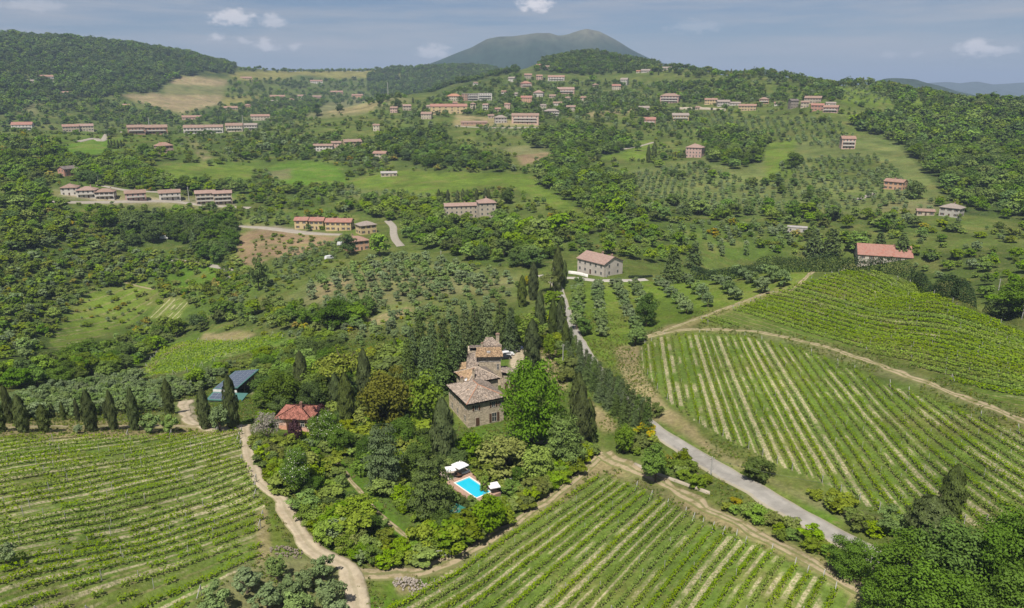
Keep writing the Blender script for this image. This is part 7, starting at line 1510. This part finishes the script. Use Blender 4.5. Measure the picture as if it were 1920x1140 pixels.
wood([(-40, 60), (100, 62), (250, 78), (330, 95), (440, 124), (440, 140), (380, 135), (330, 148), (290, 172), (200, 180), (60, 195), (-40, 225)], 15, (10, 16), 'tree in the dark forest on the left hill', 'trees of the left forest', rmin=1300, mix=[('wood_tree', 5), ('dark_tree', 4)])
wood([(-40, 200), (60, 195), (200, 180), (300, 205), (340, 230), (200, 240), (-40, 240)], 15, (7, 12), 'tree on the far left slopes', 'trees of the far left slopes', rmin=1100, prob=.6)
wood([(690, 140), (760, 122), (960, 124), (980, 140), (860, 175), (760, 180), (690, 172)], 16, (9, 15), 'tree in the dark forest ridge under the mountain', 'trees of the dark forest ridge', rmin=1500, mix=[('dark_tree', 4), ('wood_tree', 2)])
wood([(430, 150), (520, 150), (640, 150), (760, 150), (760, 195), (640, 200), (500, 190), (420, 185)], 18, (7, 12), 'tree among the distant hamlet fields', 'trees of the distant hamlet', rmin=1200, prob=.55)
wood([(400, 205), (480, 190), (620, 192), (560, 225), (420, 235), (320, 235)], 14, (6, 11), 'tree on the slope below the distant hamlet', 'trees below the distant hamlet', rmin=1100, prob=.75)
wood([(450, 128), (560, 130), (640, 132), (760, 128), (760, 134), (560, 138), (450, 134)], 20, (7, 12), 'tree on the distant central skyline', 'trees of the central skyline', rmin=1700, prob=.55)
# scrub and scattered trees over the open slopes, outside the cut fields
def thicket(poly, s, mix, h, prob, rmin, lb, g, spare=()):
    n0 = len(PLANTS); patch(mix, poly, s, h, lb, g, prob=prob, rmin=rmin)
    new = PLANTS[n0:]; px, py = proj(np.array([p['x'] for p in new]), np.array([p['y'] for p in new]), np.array([p['z'] for p in new])); bad = np.zeros(len(new), bool)
    for nm, poly2 in LAND:
        if nm in ('bright', 'tan', 'straw', 'yard', 'soil', 'gold', 'pale', 'lush') or nm in spare: bad |= inpoly(px, py, poly2)
    big = [(300 + (a - 300) * 1.0, b + 14) for a, b in VY_SMALL]; bad |= inpoly(px, py, big) | inpoly(px, py, VY_SMALL)
    cl = vnoise(np.array([p['x'] for p in new]) / 22, np.array([p['y'] for p in new]) / 22, 91) < .36
    PLANTS[n0:] = [p for p, b_, c_ in zip(new, bad, cl) if not b_ and not c_]
MIXS = [('shrub', 5), ('olive_tree', 2), ('wood_tree', 2), ('yellow_shrub', .8), ('broom_bush', .35), ('broadleaf_tree', 1)]
thicket([(-40, 250), (300, 262), (760, 270), (1180, 270), (1960, 260), (1960, 490), (1500, 480), (1060, 420), (840, 400), (640, 440), (440, 430), (-40, 430)], 6.5, MIXS, (2.0, 5.5), .5, 400, 'bush on the open valley slopes', 'bushes of the open slopes', ('olive',))
thicket([(-40, 190), (760, 190), (1400, 170), (1960, 200), (1960, 262), (760, 272), (300, 262), (-40, 250)], 11, [('wood_tree', 4), ('shrub', 3), ('olive_tree', 1.5), ('dark_tree', 1)], (3, 8), .6, 700, 'tree on the upper slopes', 'trees of the upper slopes', ('olive',))
thicket([(250, 620), (480, 560), (560, 480), (960, 500), (760, 650), (460, 690), (300, 700)], 4.0, [('shrub', 5), ('olive_tree', 3), ('broom_bush', .3)], (1.0, 2.4), .4, 220, 'low bush among the olive groves', 'low bushes among the olives')
thicket([(-40, 430), (440, 430), (480, 560), (300, 620), (-40, 700)], 3.8, MIXS, (1.8, 4.0), .9, 330, 'bush on the left valley side', 'bushes of the left valley side')
LANDMARKS += [('red cottage', 548, 800, 0), ('solar barn', 445, 740, 0), ('swimming pool', 880, 915, 0), ('stone farmhouse', 885, 800, 0), ('tower house', 915, 720, 0), ('lime tree', 1000, 830, 0), ('umbrella pine', 641, 745, 0), ('golden oak', 725, 812, 0), ('pinkish house', 1125, 518, 0), ('convent', 865, 411, 400), ('field gate', 828, 1044, 0), ('pool shed', 858, 975, 0), ('poolside conifer', 810, 965, 0), ('bare grey tree', 505, 835, 0), ('layered cedar', 1056, 870, 0), ('stone pillar', 679, 833, 0), ('rubble heap', 768, 1096, 0), ('roadside pole', 1333, 890, 0), ('bank pole', 1055, 690, 0), ('retaining wall', 1260, 900, 0), ('round roadside bush', 1419, 895, 0), ('leaning cypress', 1778, 970, 0), ('row houses', 610, 432, 380), ('terracotta house', 665, 470, 330), ('tan block', 403, 384, 400), ('white villas', 165, 372, 400), ('white cottage', 390, 447, 390), ('brown slope', 540, 460, 380), ('red-roofed house', 1650, 490, 315), ('rose villa', 1300, 295, 390), ('orange farmhouse', 1678, 357, 390), ('round gully tree', 487, 545, 0), ('round grove tree', 640, 608, 0), ('grey farmhouse', 1782, 408, 390), ('pale gravel track bend', 590, 1030, 0), ('lane bend cypress', 1045, 545, 0), ('crest hedge', 1480, 500, 0), ('valley vineyard', 400, 660, 0)]
# the floor under the woods is darker, leafy ground
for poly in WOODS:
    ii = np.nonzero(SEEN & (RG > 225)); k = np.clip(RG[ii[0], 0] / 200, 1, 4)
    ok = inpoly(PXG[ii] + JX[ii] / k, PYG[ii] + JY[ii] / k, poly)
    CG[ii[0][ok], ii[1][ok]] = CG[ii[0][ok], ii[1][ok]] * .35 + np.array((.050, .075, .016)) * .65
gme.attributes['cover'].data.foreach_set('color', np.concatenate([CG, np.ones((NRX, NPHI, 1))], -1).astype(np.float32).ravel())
print('plants', len(PLANTS))
from collections import Counter
print(Counter(p['sp'] for p in PLANTS))
emit_plants({'olive': 290, 'cypress': 150, 'shrub': 290, 'conifer': 150, 'tree': 290})

# grass tufts on the near ground, off the roads and tracks
def tufts():
    n = 70000; ph = RNG.uniform(-.72, .72, n); r = np.sqrt(RNG.uniform(92 ** 2, 262 ** 2, n)); x, y = r * np.sin(ph), r * np.cos(ph); z = zat(x, y)
    px, py = proj(x, y, z); ok = visible(x, y) & (px > -30) & (px < 1950) & (py > 480) & (py < 1180) & (vnoise(x / 5, y / 5, 41) * .6 + vnoise(x / 19, y / 19, 42) * .6 > .48)
    for nm_, poly, d_, s_ in VINES: ok &= ~inpoly(px, py, poly)
    for c, w in ROADC:
        k = np.nonzero(ok)[0]
        if c[:, 1].min() > 300: continue
        d2 = ((x[k][:, None] - c[None, :, 0]) ** 2 + (y[k][:, None] - c[None, :, 1]) ** 2).min(1); ok[k[d2 < w * w]] = False
    for kx, ky, kr in KEEP_OUT: ok &= (x - kx) ** 2 + (y - ky) ** 2 > (kr * .8) ** 2
    x, y, z = x[ok], y[ok], z[ok]; n = len(x); src = bpy.data.collections.new('grass_kinds')
    for v in range(4):
        rng = np.random.default_rng(v); m = 9; a = rng.uniform(0, 6.28, m); q = np.stack([np.cos(a) * .35 * rng.random(m), np.sin(a) * .35 * rng.random(m), rng.uniform(.1, .45, m)], 1)
        vv, ff = leaf_quads(q, np.stack([np.cos(a), np.sin(a), np.full(m, .6)], 1) + rng.normal(size=(m, 3)) * .4, np.full(m, .22), rng, .5)
        src.objects.link(bpy.data.objects.new('grass_form_%d' % v, new_mesh('grass_form', vv, ff, leaf_mat('grass_%d' % v, [(.11, .155, .024), (.085, .135, .02), (.17, .165, .05), (.13, .17, .022)][v], .02, .2), tint=np.repeat(rng.uniform(.8, 1.2, m), 4))))
    return src, x, y, z
g_src, gx, gy, gz = tufts()
instancer('grass', 'rough grass tufts over the near fields and verges', g_src, np.stack([gx, gy, gz], 1), np.repeat(RNG.uniform(.5, 1.15, len(gx))[:, None], 3, 1) * np.array([1, 1, .8]), 4)
# anything that still shares a label: say which one by its order in the picture
for _ in range(3):
    dup = {}
    for o in SC.objects:
        if o.parent is None and o.get('category') and o.get('label'): dup.setdefault(o['label'], []).append(o)
    again = {}
    for lb, lst in dup.items():
        if len(lst) > 1: again.setdefault(fit(lb, '88th from the left').rsplit(', ', 1)[0], []).extend(lst)
    for lb, lst in again.items():
        lst.sort(key=lambda o: float(proj(o.location.x, o.location.y, o.location.z)[0]))
        for i, o in enumerate(lst): o['label'] = '%s, %s from the left' % (lb, ORD(i + 1))

# ------------------------------------------------------------------ the air: one even haze over the land, the sky outside it
hz = MB(); hz.box(-26000, 26000, -3000, 26500, min(float(ZG.min()), -90.0) - 1, 540)
M_HAZE = bpy.data.materials.new('haze_air'); M_HAZE.use_nodes = True; hn = M_HAZE.node_tree; hn.nodes.remove(hn.nodes['Principled BSDF'])
pv = hn.nodes.new('ShaderNodeVolumePrincipled'); pv.inputs['Color'].default_value = (.50, .64, .88, 1); pv.inputs['Density'].default_value = HAZE
hn.links.new(pv.outputs[0], hn.nodes['Material Output'].inputs['Volume'])
tag(hz.build('haze', M_HAZE), 'faint blue haze over the far hills', kind='stuff')
